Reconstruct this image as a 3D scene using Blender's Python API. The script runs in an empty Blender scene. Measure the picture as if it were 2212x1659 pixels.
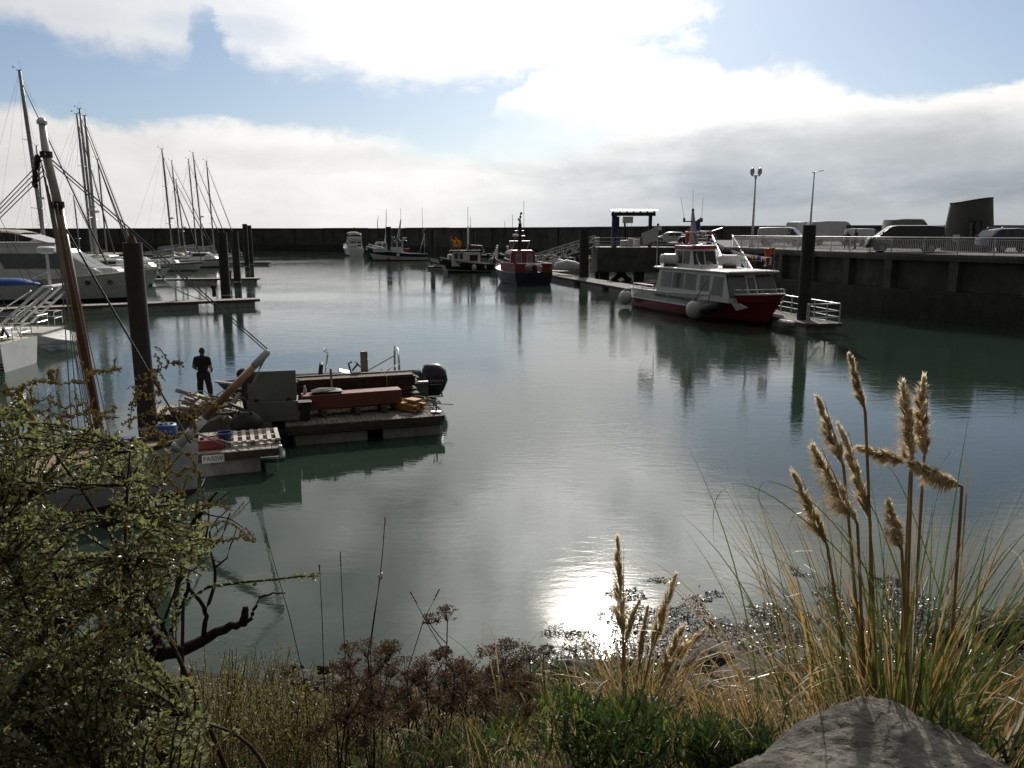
import bpy, bmesh, math, random
from mathutils import Vector, Matrix, noise as mnoise
R = math.radians
rnd = random.Random(7)
sc = bpy.context.scene
COL = sc.collection
PI = math.pi

# ------------------------------------------------------------------ camera
FPX, UC, VC, PITCH, CAMH = 1725.0, 1106.0, 829.5, R(10.8), 6.0
cam = bpy.data.cameras.new('camera'); cam.sensor_width = 36; cam.lens = 36*FPX/2212.0
cam.clip_start = .05; cam.clip_end = 20000
co = bpy.data.objects.new('camera', cam); COL.objects.link(co)
co.location = (0, 0, CAMH); co.rotation_euler = (R(90)-PITCH, 0, 0); sc.camera = co
CA, SA = math.cos(PITCH), math.sin(PITCH)
def ray(u, v):
    dx = (u-UC)/FPX; dy = (v-VC)/FPX
    return Vector((dx, CA-dy*SA, -SA-dy*CA))
def W(u, v, z=0.0):          # a photo point that lies on the level z
    d = ray(u, v); t = (z-CAMH)/d.z
    return Vector((d.x*t, d.y*t, z))
def PD(u, v, y):             # a photo point at the distance y
    d = ray(u, v); t = y/d.y
    return Vector((d.x*t, y, CAMH+d.z*t))

# ------------------------------------------------------------------ node helpers
class S:
    def __init__(s, nt, k): s.nt, s.k = nt, k
    def _m(s, op, o=None, swap=False):
        n = s.nt.nodes.new('ShaderNodeMath'); n.operation = op
        a, b = (o, s) if swap else (s, o)
        for i, q in enumerate((a, b)):
            if q is None: continue
            if isinstance(q, S): s.nt.links.new(q.k, n.inputs[i])
            else: n.inputs[i].default_value = q
        return S(s.nt, n.outputs[0])
    def __add__(s, o): return s._m('ADD', o)
    __radd__ = __add__
    def __sub__(s, o): return s._m('SUBTRACT', o)
    def __rsub__(s, o): return s._m('SUBTRACT', o, True)
    def __mul__(s, o): return s._m('MULTIPLY', o)
    __rmul__ = __mul__
    def __truediv__(s, o): return s._m('DIVIDE', o)
    def mx(s, o): return s._m('MAXIMUM', o)
    def mn(s, o): return s._m('MINIMUM', o)
    def pw(s, o): return s._m('POWER', o)
    def ss(s, lo, hi, a=0., b=1.):
        n = s.nt.nodes.new('ShaderNodeMapRange'); n.interpolation_type = 'SMOOTHSTEP'
        s.nt.links.new(s.k, n.inputs[0])
        for i, q in enumerate((lo, hi, a, b)): n.inputs[i+1].default_value = q
        return S(s.nt, n.outputs[0])
    def curve(s, x0, x1, pts, y0, y1):
        n = s.nt.nodes.new('ShaderNodeFloatCurve'); c = n.mapping.curves[0]
        t = ((s-x0)/(x1-x0)).mx(0.).mn(1.)
        s.nt.links.new(t.k, n.inputs['Value'])
        P = [((a-x0)/(x1-x0), (b-y0)/(y1-y0)) for a, b in pts]
        if P[0][0] > .001: P = [(0, P[0][1])]+P
        if P[-1][0] < .999: P = P+[(1, P[-1][1])]
        while len(c.points) < len(P): c.points.new(.5, .5)
        for q, (a, b) in zip(c.points, P): q.location = (a, b); q.handle_type = 'AUTO_CLAMPED'
        n.mapping.update()
        return S(s.nt, n.outputs[0])*(y1-y0)+y0
def nz(nt, vec, scale, detail=4, rough=.55, dist=0., out=0):
    n = nt.nodes.new('ShaderNodeTexNoise'); n.inputs['Scale'].default_value = scale
    n.inputs['Detail'].default_value = detail; n.inputs['Roughness'].default_value = rough; n.inputs['Distortion'].default_value = dist
    if vec is not None: nt.links.new(vec, n.inputs['Vector'])
    return S(nt, n.outputs[out])
def mapv(nt, vec, scale=(1,1,1), rot=(0,0,0), loc=(0,0,0)):
    n = nt.nodes.new('ShaderNodeMapping'); nt.links.new(vec, n.inputs[0])
    n.inputs['Scale'].default_value = scale; n.inputs['Rotation'].default_value = rot; n.inputs['Location'].default_value = loc
    return n.outputs[0]
def mixc(nt, f, a, b):
    n = nt.nodes.new('ShaderNodeMix'); n.data_type = 'RGBA'; n.clamp_factor = True
    for i, q in ((0, f), (6, a), (7, b)):
        if isinstance(q, S): nt.links.new(q.k, n.inputs[i])
        elif isinstance(q, bpy.types.NodeSocket): nt.links.new(q, n.inputs[i])
        elif isinstance(q, (tuple, list)): n.inputs[i].default_value = tuple(q)[:3]+(1,)
        else: n.inputs[i].default_value = q
    return n.outputs[2]

def ramp(col, k): return tuple(max(0, min(1, c*k)) for c in col)
def mat(name, col, rough=.6, metal=0., var=.22, scale=3., bump=0., bscale=30., spec=.5, coat=0., stain=None, samt=.5, sscale=1.2, trans=0.):
    m = bpy.data.materials.new(name); m.use_nodes = True; nt = m.node_tree
    b = nt.nodes['Principled BSDF']
    tc = nt.nodes.new('ShaderNodeTexCoord').outputs['Object']
    n = nz(nt, tc, scale, 5, .6)
    c = mixc(nt, n.ss(.3, .7), ramp(col, 1-var), ramp(col, 1+var))
    if stain:
        st = nz(nt, mapv(nt, tc, (1, 1, .35)), sscale, 6, .65)
        c = mixc(nt, st.ss(.5, .72)*samt, c, stain)
    nt.links.new(c, b.inputs['Base Color'])
    r = n*.25+(rough-.12); nt.links.new(r.mx(.03).k, b.inputs['Roughness'])
    b.inputs['Metallic'].default_value = metal; b.inputs['Specular IOR Level'].default_value = spec
    b.inputs['Coat Weight'].default_value = coat
    if trans: b.inputs['Transmission Weight'].default_value = trans
    if bump:
        bn = nt.nodes.new('ShaderNodeBump'); bn.inputs['Strength'].default_value = .6; bn.inputs['Distance'].default_value = bump
        nt.links.new(nz(nt, tc, bscale, 5, .65).k, bn.inputs['Height']); nt.links.new(bn.outputs[0], b.inputs['Normal'])
    return m
def leafmat(name, c1, c2, trans=.45, rough=.45, gloss=.06, scale=25., tint=None):
    m = bpy.data.materials.new(name); m.use_nodes = True; nt = m.node_tree; nt.nodes.clear()
    out = nt.nodes.new('ShaderNodeOutputMaterial')
    tc = nt.nodes.new('ShaderNodeTexCoord').outputs['Object']
    n = nz(nt, tc, scale, 3, .6)
    c = mixc(nt, n.ss(.32, .68), c1, c2)
    d = nt.nodes.new('ShaderNodeBsdfDiffuse'); t = nt.nodes.new('ShaderNodeBsdfTranslucent'); g = nt.nodes.new('ShaderNodeBsdfGlossy')
    nt.links.new(c, d.inputs[0])
    nt.links.new(mixc(nt, .35, c, tint or ramp(c2, 1.6)), t.inputs[0]); g.inputs['Roughness'].default_value = rough
    g.inputs[0].default_value = (.8, .8, .8, 1)
    a = nt.nodes.new('ShaderNodeMixShader'); a.inputs[0].default_value = trans
    nt.links.new(d.outputs[0], a.inputs[1]); nt.links.new(t.outputs[0], a.inputs[2])
    e = nt.nodes.new('ShaderNodeMixShader'); e.inputs[0].default_value = gloss
    nt.links.new(a.outputs[0], e.inputs[1]); nt.links.new(g.outputs[0], e.inputs[2]); nt.links.new(e.outputs[0], out.inputs[0])
    return m

# ------------------------------------------------------------------ mesh helpers
def basis(d):
    d = Vector(d).normalized(); a = Vector((0, 0, 1)) if abs(d.z) < .9 else Vector((1, 0, 0))
    x = d.cross(a).normalized(); return x, x.cross(d).normalized()
class MB:
    def __init__(s): s.v, s.f, s.m, s.k = [], [], [], 0
    def add(s, vs, fs, m=None):
        o = len(s.v); s.v += [tuple(p) for p in vs]; s.f += [tuple(i+o for i in f) for f in fs]
        s.m += [s.k if m is None else m]*len(fs); return s
    def box(s, c, d, rz=0., m=None, ry=0., rx=0.):
        M = Matrix.Rotation(rz, 3, 'Z') @ Matrix.Rotation(ry, 3, 'Y') @ Matrix.Rotation(rx, 3, 'X'); c = Vector(c)
        vs = [c+M @ Vector((x*d[0]/2, y*d[1]/2, z*d[2]/2)) for x in (-1, 1) for y in (-1, 1) for z in (-1, 1)]
        return s.add(vs, [(0,1,3,2),(4,6,7,5),(0,4,5,1),(2,3,7,6),(0,2,6,4),(1,5,7,3)], m)
    def loft(s, rings, closed=True, caps=True, m=None, ms=None):
        n = len(rings[0]); vs = [p for r in rings for p in r]; fs = []; mm = []
        for i in range(len(rings)-1):
            for j in range(n if closed else n-1):
                k = (j+1) % n
                fs.append((i*n+j, i*n+k, (i+1)*n+k, (i+1)*n+j)); mm.append(ms[j] if ms else (s.k if m is None else m))
        if caps and closed:
            fs.append(tuple(range(n-1, -1, -1))); fs.append(tuple((len(rings)-1)*n+j for j in range(n))); mm += [s.k if m is None else m]*2
        o = len(s.v); s.v += [tuple(p) for p in vs]; s.f += [tuple(i+o for i in f) for f in fs]; s.m += mm
        return s
    def tube(s, pts, r, n=6, m=None, caps=True):
        pts = [Vector(p) for p in pts]; rs = r if isinstance(r, (list, tuple)) else [r]*len(pts); rings = []
        for i, p in enumerate(pts):
            d = pts[min(i+1, len(pts)-1)]-pts[max(i-1, 0)]
            x, y = basis(d if d.length > 1e-6 else (0, 0, 1))
            rings.append([p+(x*math.cos(2*PI*k/n)+y*math.sin(2*PI*k/n))*rs[i] for k in range(n)])
        return s.loft(rings, True, caps, m)
    def ball(s, c, r, nu=10, nv=7, m=None, M=None):
        c = Vector(c); r = r if isinstance(r, (tuple, list)) else (r, r, r)
        rings = []
        for i in range(nv+1):
            a = -PI/2+PI*i/nv; q = max(math.cos(a), 1e-3)
            ring = [Vector((r[0]*q*math.cos(2*PI*k/nu), r[1]*q*math.sin(2*PI*k/nu), r[2]*math.sin(a))) for k in range(nu)]
            rings.append([c+(M @ p if M else p) for p in ring])
        return s.loft(rings, True, True, m)
    def prism(s, poly, a, b, f, m=None):      # poly of (p,q); f(p,q,t) gives a point
        r0 = [f(p, q, a) for p, q in poly]; r1 = [f(p, q, b) for p, q in poly]
        return s.loft([r0, r1], True, True, m)
    def blade(s, pts, w, up=None, m=None):    # a flat ribbon tapering to the tip
        pts = [Vector(p) for p in pts]; n = len(pts); vs = []
        for i, p in enumerate(pts):
            d = (pts[min(i+1, n-1)]-pts[max(i-1, 0)])
            sd = d.cross(Vector(up) if up else Vector((rnd.uniform(-1,1), rnd.uniform(-1,1), .3)))
            if up is None and i: sd = s._sd
            if sd.length < 1e-6: sd = Vector((1, 0, 0))
            sd.normalize(); s._sd = sd
            q = w*(1-(i/(n-1))**2*.92); vs += [p-sd*q/2, p+sd*q/2]
        return s.add(vs, [(2*i, 2*i+1, 2*i+3, 2*i+2) for i in range(n-1)], m)
    def build(s, name, mats, parent=None, smooth=None, bevel=0, loc=None):
        me = bpy.data.meshes.new(name); me.from_pydata(s.v, [], s.f)
        mats = mats if isinstance(mats, (list, tuple)) else [mats]
        for q in mats: me.materials.append(q)
        if len(mats) > 1: me.polygons.foreach_set('material_index', s.m)
        me.update()
        bm = bmesh.new(); bm.from_mesh(me)
        if bevel:
            bmesh.ops.remove_doubles(bm, verts=bm.verts, dist=1e-5)
            es = [e for e in bm.edges if len(e.link_faces) == 2 and e.calc_face_angle(0) > .5]
            try: bmesh.ops.bevel(bm, geom=es, offset=bevel, segments=2, affect='EDGES', profile=.5, clamp_overlap=True)
            except Exception: pass
        if len(bm.faces) < 20000 and not name in ('foliage', 'leaf'): bmesh.ops.recalc_face_normals(bm, faces=bm.faces)
        bm.to_mesh(me); bm.free()
        if smooth is not None:
            me.shade_smooth()
            if smooth < 180: me.set_sharp_from_angle(angle=R(smooth))
        o = bpy.data.objects.new(name, me); COL.objects.link(o)
        if parent: o.parent = parent
        if loc is not None: o.location = loc
        return o
def tag(o, label=None, cat=None, group=None, kind=None):
    for k, q in (('label', label), ('category', cat), ('group', group), ('kind', kind)):
        if q: o[k] = q
    return o
def thing(name, label, cat, loc=(0,0,0), rz=0., group=None):
    o = bpy.data.objects.new(name, None); COL.objects.link(o); o.empty_display_size = .2
    o.location = loc; o.rotation_euler = (0, 0, rz); return tag(o, label, cat, group)
def copy_tree(o, parent=None):
    c = o.copy(); COL.objects.link(c)
    if parent: c.parent = parent
    for ch in o.children: copy_tree(ch, c)
    return c
def text_mesh(name, body, size, m, parent=None, loc=(0,0,0), rot=(0,0,0), ext=.004, sx=1.):
    cu = bpy.data.curves.new(name, 'FONT'); cu.body = body; cu.size = size; cu.extrude = ext; cu.align_x = 'CENTER'; cu.align_y = 'CENTER'
    t = bpy.data.objects.new(name, cu); COL.objects.link(t)
    me = bpy.data.meshes.new_from_object(t.evaluated_get(bpy.context.evaluated_depsgraph_get()))
    bpy.data.objects.remove(t); bpy.data.curves.remove(cu)
    me.materials.clear(); me.materials.append(m); me.name = name
    o = bpy.data.objects.new(name, me); COL.objects.link(o); o.location = loc; o.rotation_euler = rot; o.scale = (sx, 1, 1)
    if parent: o.parent = parent
    return o

# ------------------------------------------------------------------ sky and sun
SUN_EL, SUN_AZ = R(28.3), R(7.3)        # azimuth to the right of straight ahead
sd = Vector((math.sin(SUN_AZ)*math.cos(SUN_EL), math.cos(SUN_AZ)*math.cos(SUN_EL), math.sin(SUN_EL)))
sl = bpy.data.lights.new('sun', 'SUN'); sl.energy = 3.4; sl.angle = R(.53); sl.color = (1, .93, .83)
so = bpy.data.objects.new('sun', sl); COL.objects.link(so); so.rotation_euler = sd.to_track_quat('Z', 'Y').to_euler()
so.location = (0, 0, 40)
world = bpy.data.worlds.new('World'); sc.world = world; world.use_nodes = True
nt = world.node_tree; nt.nodes.clear()
wo = nt.nodes.new('ShaderNodeOutputWorld'); bg = nt.nodes.new('ShaderNodeBackground'); nt.links.new(bg.outputs[0], wo.inputs[0])
sky = nt.nodes.new('ShaderNodeTexSky'); sky.sky_type = 'NISHITA'; sky.sun_disc = False
sky.sun_elevation = SUN_EL; sky.sun_rotation = SUN_AZ; sky.air_density = 1.; sky.dust_density = .6; sky.ozone_density = 2.
WS = .09; bg.inputs['Strength'].default_value = WS
tcw = nt.nodes.new('ShaderNodeTexCoord').outputs['Generated']
sx = nt.nodes.new('ShaderNodeSeparateXYZ'); nt.links.new(tcw, sx.inputs[0])
X, Y, Z = (S(nt, sx.outputs[i]) for i in range(3))
az = X._m('ARCTAN2', Y)*(180/PI); el = Z._m('ARCSINE')*(180/PI)
def ae(u, v):
    d = ray(u, v).normalized(); return math.degrees(math.atan2(d.x, d.y)), math.degrees(math.asin(d.z))
wv = mapv(nt, tcw, (1, 1, 2.2))
n1 = nz(nt, wv, 5.5, 10, .60, .3)-.5
n4 = nz(nt, mapv(nt, tcw, (1, 1, 1.6), loc=(4, 7, 1)), 17., 8, .62, .4)-.5
n2 = nz(nt, mapv(nt, tcw, (1, 1, 2.0), loc=(3, 1, 2)), 9., 9, .6, .3)-.5
n3 = nz(nt, mapv(nt, tcw, (1, 1, 4.5), loc=(7, 1, 5)), 4., 7, .58, .2)-.5
azw = az+n1*5.+n4*3.
e1 = azw.curve(-60, 60, [ae(*p) for p in ((0,225),(120,262),(300,262),(500,285),(660,292),(830,292),(930,312),(990,318),(1040,285),(1080,215),(1170,165),(1260,122),(1400,118),(1530,128),(1580,165),(1700,148),(1800,168),(1880,205),(2000,200),(2120,190),(2212,150))], -10, 25)
c1 = (e1+n1*2.6+n2*2.6+n4*2.0-el).ss(-.5, .55)
e2 = azw.curve(-60, 60, [ae(*p) for p in ((-200,40),(0,48),(60,62),(110,112),(250,134),(385,122),(430,20),(462,15),(492,112),(560,145),(800,160),(1000,165),(1120,135),(1230,95),(1330,30),(1400,-25),(1600,-120),(2212,-200))], -10, 45)
c2 = (el-e2+n1*4.2+n2*3.6+n4*2.2).ss(-1.0, 1.3)
# a gap of blue inside the upper left cloud, and the pale gap under the big one
def blob(u, v, ru, rv):
    a, e = ae(u, v); k = FPX*PI/180
    return (((az-a)/(ru/k)).pw(2)+((el-e)/(rv/k)).pw(2))
g1 = (blob(1050, 285, 250, 58)+n1*2.2+n2*1.2).ss(.0, 1.7)
g2 = (blob(500, 60, 130, 26)+n1*2.4+n2*1.5).ss(.0, 1.8)
dsun = nt.nodes.new('ShaderNodeVectorMath'); dsun.operation = 'DOT_PRODUCT'; nt.links.new(tcw, dsun.inputs[0]); dsun.inputs[1].default_value = sd
ANG = S(nt, dsun.outputs['Value']).mx(-1.).mn(1.)._m('ARCCOSINE')*(180/PI)
cov = (c1*(g1*.85+.15)).mx(c2*(g2*.35+.65)*(1-az.ss(0, -22)*.28))
def blobr(u, v, ru, rv):      # the part of the sky that the water mirrors there
    d = ray(u, v).normalized(); a, e = math.degrees(math.atan2(d.x, d.y)), -math.degrees(math.asin(d.z)); k = FPX*PI/180
    return (((az-a)/(ru/k)).pw(2)+((el-e)/(rv/k)).pw(2))
sunp = (blobr(1295, 1315, 150, 92)+n2*3.2+n4*2.6).ss(1.25, .75)
bank = (blobr(1060, 1010, 470, 185)+n1*2.2+n2*2.2+n4*1.4).ss(1.35, .65)
hole = (blobr(1238, 1192, 52, 46)+n2*1.5+n4*1.2).ss(.5, 1.3)*(blobr(1402, 1206, 72, 38)+n2*1.5+n4*1.2).ss(.5, 1.3)
sunp = sunp*hole
cov = cov.mx(bank*.92*hole).mx(sunp).mx((n1+n3*.6+n2*.5).ss(.06, .24)*(el.ss(20, 30))*.85).mx(ANG.ss(48, 80))     # broken cloud overhead; unseen dim cover away from the sun added to cut fill
ang = ANG
# cloud radiance: forward scatter near the sun, shaded bases low on the right
prof = ang.curve(0, 180, [(0, 3.4), (8, 2.9), (12.5, 1.9), (16, 1.18), (22, 1.02), (30, .87), (46, .63), (62, .26), (85, .13), (120, .11), (180, .11)], 0, 4)
hi = el.ss(14, 18)
base = prof*(1+n3*.30+n2*.30+n4*.18+hi*(n1*1.3+n2*1.4+n4*.5)).mx(.25)
dk = (blob(1880, 345, 640, 78)+n3*1.6+n1*1.3+n2*.9).ss(1.7, .0)*.37
dk2 = (blob(720, 345, 240, 26)+n3*2.5).ss(1.9, .0)*.13
lowh = (el+n3*3.).ss(6., .3)*az.ss(-8, 10)*.42
lum = base*(1-dk)*(1-dk2)*(1-lowh)
warm = mixc(nt, (dk+lowh).mn(1.), (1., .985, .95), (.77, .92, 1.07))
vm = nt.nodes.new('ShaderNodeVectorMath'); vm.operation = 'SCALE'; nt.links.new(warm, vm.inputs[0]); nt.links.new((lum*(1.0/WS)).k, vm.inputs['Scale'])
# clear sky: Nishita with the haze whitening it towards the sun and the horizon
skb = nt.nodes.new('ShaderNodeVectorMath'); skb.operation = 'MULTIPLY'; nt.links.new(sky.outputs[0], skb.inputs[0]); skb.inputs[1].default_value = (.60, .68, .78)
skg = nt.nodes.new('ShaderNodeHueSaturation'); skg.inputs['Saturation'].default_value = .82; nt.links.new(skb.outputs[0], skg.inputs['Color'])
c = mixc(nt, cov, skg.outputs[0], vm.outputs[0])
gm = sunp*.92+.08
gl = ang.ss(5.5, .3).pw(2.)*(20/WS)*gm+ang.ss(7.5, 1.5)*gm*(14/WS)+ang.ss(1.6, .2)*(40/WS)
gv = nt.nodes.new('ShaderNodeVectorMath'); gv.operation = 'SCALE'; gv.inputs[0].default_value = (1, .95, .85); nt.links.new(gl.k, gv.inputs['Scale'])
ad = nt.nodes.new('ShaderNodeVectorMath'); ad.operation = 'ADD'; nt.links.new(c, ad.inputs[0]); nt.links.new(gv.outputs[0], ad.inputs[1])
nt.links.new(ad.outputs[0], bg.inputs['Color'])
sc.view_settings.view_transform = 'Standard'; sc.view_settings.look = 'None'; sc.view_settings.gamma = 1
sc.view_settings.exposure = 0.15
sc.cycles.max_bounces = 6; sc.cycles.transparent_max_bounces = 8; sc.cycles.caustics_reflective = False; sc.cycles.caustics_refractive = False
sc.cycles.sample_clamp_indirect = 6

# ------------------------------------------------------------------ water
wm = bpy.data.materials.new('harbour_water'); wm.use_nodes = True; nt = wm.node_tree
b = nt.nodes['Principled BSDF']
tc = nt.nodes.new('ShaderNodeTexCoord').outputs['Object']
patch = nz(nt, mapv(nt, tc, (.035, .06, 1)), 1., 4, .55).ss(.35, .68)
wav = nz(nt, mapv(nt, tc, (.55, 1.5, 1), (0, 0, R(12))), 1., 3, .5, .6)
rip = nz(nt, mapv(nt, tc, (2.2, 5.5, 1), (0, 0, R(-8))), 1., 4, .55, .5)
fin = nz(nt, mapv(nt, tc, (9., 20., 1), (0, 0, R(10))), 1., 2, .5)
sy = nt.nodes.new('ShaderNodeSeparateXYZ'); nt.links.new(tc, sy.inputs[0]); far = S(nt, sy.outputs[1]).ss(10, 55)*.72+.28
h = (wav*.0105+(rip*.0105+fin*.0018)*(patch*.9+.25))*far
bn = nt.nodes.new('ShaderNodeBump'); bn.inputs['Strength'].default_value = 1.; bn.inputs['Distance'].default_value = 1.
nt.links.new(h.k, bn.inputs['Height']); nt.links.new(bn.outputs[0], b.inputs['Normal'])
b.inputs['Base Color'].default_value = (.021, .037, .026, 1)
b.inputs['Roughness'].default_value = .025; b.inputs['IOR'].default_value = 1.333
w = MB()
# finer near the basin, far out to the horizon
w.add([(-9000, -60, 0), (9000, -60, 0), (9000, 15000, 0), (-9000, 15000, 0)], [(0, 1, 2, 3)])
tag(w.build('water', wm), 'calm green harbour water with cloud reflections', None, None, 'structure')

# ------------------------------------------------------------------ embankment
PROF = [(-8, 4.75), (1.2, 4.5), (2.4, 3.95), (3.4, 3.35), (5, 2.45), (7, 1.42), (9, .48), (10.1, .02), (12, -.8), (16, -2.)]
def gz(x, y):
    y = y-.35*math.sin(x*.5)-.25*math.sin(x*1.3+1)
    if x > 7: y -= (x-7)*.35
    for (a, za), (c_, zc) in zip(PROF, PROF[1:]):
        if y <= c_: 
            t = max(0, (y-a)/(c_-a)); return za+(zc-za)*t+.10*mnoise.noise(Vector((x*.9, y*.9, 0)))+.04*mnoise.noise(Vector((x*3, y*3, 4)))
    return -2
g = MB(); nx, ny = 150, 75
vs = [];
for j in range(ny+1):
    for i in range(nx+1):
        x = -24+52*i/nx; y = -7+23*j/ny; vs.append((x, y, gz(x, y)))
g.add(vs, [(j*(nx+1)+i, j*(nx+1)+i+1, (j+1)*(nx+1)+i+1, (j+1)*(nx+1)+i) for j in range(ny) for i in range(nx)])
soil = mat('earth_bank', (.04, .032, .021), .95, 0, .5, 3, .03, 14, spec=.05, stain=(.02, .03, .012), samt=.7)
tag(g.build('embankment_ground', soil, smooth=180), 'sloping earth bank of the harbour edge', None, None, 'structure')

# ------------------------------------------------------------------ shared materials
M = {}
M['conc'] = mat('sea_concrete', (.085, .084, .08), .85, 0, .3, .35, .02, 6, stain=(.03, .033, .028), samt=.85, sscale=.4)
M['quayc'] = mat('quay_concrete', (.085, .084, .078), .85, 0, .3, .6, .015, 10, stain=(.2, .195, .18), samt=.4, sscale=.8)
M['weedc'] = mat('weedy_stone', (.035, .038, .03), .8, 0, .4, 1.2, .06, 5, stain=(.06, .055, .04), samt=.6)
M['pave'] = mat('quay_paving', (.15, .145, .14), .9, 0, .2, .8, .005, 25, spec=.1)
M['alu'] = mat('aluminium', (.62, .63, .64), .38, .85, .12, 6)
M['galv'] = mat('galvanised_steel', (.52, .53, .54), .45, .7, .2, 8)
M['paint_rail'] = mat('grey_white_painted_steel', (.5, .5, .49), .4, 0, .12, 6)
M['steel'] = mat('dark_pile_steel', (.028, .027, .026), .7, 0, .35, 2, .004, 20, stain=(.07, .045, .028), samt=.35)
M['rust'] = mat('rusty_steel', (.11, .055, .03), .85, 0, .4, 9, .004, 40)
M['black'] = mat('black_rubber', (.018, .018, .018), .6, 0, .3, 6)
M['white'] = mat('white_gelcoat', (.72, .73, .72), .3, 0, .05, 1.5, coat=.3, stain=(.5, .48, .42), samt=.25)
M['cream'] = mat('cream_gelcoat', (.66, .64, .56), .35, 0, .06, 1.5, stain=(.4, .36, .28), samt=.3)
M['glass'] = mat('dark_window_glass', (.015, .018, .02), .08, 0, .1, 2, spec=.8)
M['wood'] = mat('weathered_deck_wood', (.30, .27, .235), .8, 0, .3, 5, .004, 40, stain=(.13, .11, .09), samt=.6, sscale=3)
M['wooddk'] = mat('dark_wet_wood', (.075, .06, .045), .75, 0, .4, 6, .004, 30, stain=(.03, .025, .02), samt=.5, sscale=3)
M['wooddk2'] = mat('grey_pontoon_grating', (.15, .145, .135), .85, 0, .3, 4, .004, 30, spec=.2)
M['wooddk3'] = mat('worn_dark_decking', (.14, .12, .10), .85, 0, .3, 5, .004, 40, stain=(.07, .06, .05), samt=.5, sscale=3, spec=.25)
M['float'] = mat('concrete_float', (.30, .295, .28), .8, 0, .15, 2, .004, 20, stain=(.10, .10, .085), samt=.7, sscale=1.5)
M['chrome'] = mat('polished_steel', (.75, .76, .78), .14, 1., .05, 5)
M['mast'] = mat('mast_alloy', (.33, .34, .36), .5, .3, .1, 2)
M['wire'] = mat('rigging_wire', (.10, .10, .11), .5, .5, .1, 5)
M['sailbag'] = mat('grey_sail_cover', (.22, .23, .26), .85, 0, .2, 3, .01, 12)
M['blue'] = mat('blue_canvas', (.012, .06, .24), .7, 0, .2, 4, .01, 14)
M['red'] = mat('red_paint', (.20, .018, .02), .4, 0, .15, 2, coat=.2, stain=(.14, .03, .03), samt=.4)
M['orange'] = mat('orange_plastic', (.75, .16, .02), .5, 0, .1, 4)
M['yellow'] = mat('yellow_plastic', (.70, .42, .02), .5, 0, .1, 4)
M['fender'] = mat('white_fender_rubber', (.55, .56, .56), .4, 0, .1, 3, stain=(.25, .25, .24), samt=.4, sscale=3)
M['rope'] = mat('grey_rope', (.25, .23, .2), .9, 0, .3, 40)
M['canvas'] = mat('beige_canvas', (.42, .39, .34), .85, 0, .12, 3, .01, 10)
M['tarp'] = mat('light_grey_tarp', (.42, .44, .47), .7, 0, .15, 2, .03, 5)
M['clear'] = mat('pale_window_glass', (.10, .12, .13), .06, 0, .15, 1.2, spec=.9)

def G(u, y, z):               # column u of the photo at the distance y and the height z
    return Vector(((u-UC)/FPX*(y*CA+(CAMH-z)*SA), y, z))
def offs(pts, d):             # offset of a polyline to its left
    out = []
    for i, p in enumerate(pts):
        a = Vector(pts[max(i-1, 0)]); b = Vector(pts[min(i+1, len(pts)-1)]); t = (b-a).normalized()
        out.append(Vector(p)+Vector((-t.y, t.x))*d)
    return out
def strip(mb, pts, prof, m=None):     # sweep a (offset,z) profile along a plan polyline
    cols = [offs(pts, o) for o, z in prof]
    rings = [[(cols[k][i].x, cols[k][i].y, prof[k][1]) for k in range(len(prof))] for i in range(len(pts))]
    return mb.loft(rings, False, False, m)
def resample(pts, step):
    pts = [Vector(p) for p in pts]; out = [pts[0]]; acc = 0
    for a, b in zip(pts, pts[1:]):
        L = (b-a).length; n = max(1, round(L/step))
        out += [a+(b-a)*(i+1)/n for i in range(n)]
    return out

# ------------------------------------------------------------------ breakwater
BW = [(-420, 290), (-190, 272), (-75, 264), (-45, 250), (-18, 222), (7.5, 196), (20, 175), (34, 157), (50, 145), (72, 140), (120, 146), (260, 170)]
bwt = thing('breakwater_wall', 'long dark concrete breakwater wall closing the far side of the harbour', 'sea wall')
mb = MB(); P = [Vector(p) for p in resample(BW, 6)]
jit = [mnoise.noise(Vector((i*.35, 0, 0)))*.05 for i in range(len(P))]
strip(mb, P, [(0, -1), (.25, 2.2), (.4, 6.75), (.2, 6.78), (.2, 6.98), (1.6, 7.0), (2.6, 7.0), (3.2, -1)])
mb.build('wall', M['conc'], bwt)
mb = MB(); strip(mb, P, [(-.03, -1), (.20, 2.0), (.34, 2.05)]); mb.build('weed_band', M['weedc'], bwt)
mb = MB(); q0 = offs(P, .33)
for i in range(2, len(P)-1, 2):
    a_, b_ = P[i-1], P[i+1]; an_ = math.atan2(b_.y-a_.y, b_.x-a_.x); c_ = q0[i]; mb.box((c_.x, c_.y, 4.4), (.16, .34, 4.7), an_)
mb.build('wall_rib', M['weedc'], bwt)
mb = MB()
for i in range(0, len(P)-1, 3):
    a = P[i]; b = P[min(i+3, len(P)-1)]; o = offs([a, b], .25); o2 = offs([a, b], 1.5); g = (o[1]-o[0])*.012
    hgt = 7.05+rnd.uniform(0, .11)
    r = [(o[0]+g, 7.0), (o[1]-g, 7.0), (o2[1]-g, 7.0), (o2[0]+g, 7.0)]
    mb.loft([[(q.x, q.y, z) for q, z in r], [(q.x, q.y, hgt) for q, z in r]])
mb.build('coping', M['conc'], bwt)
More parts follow.
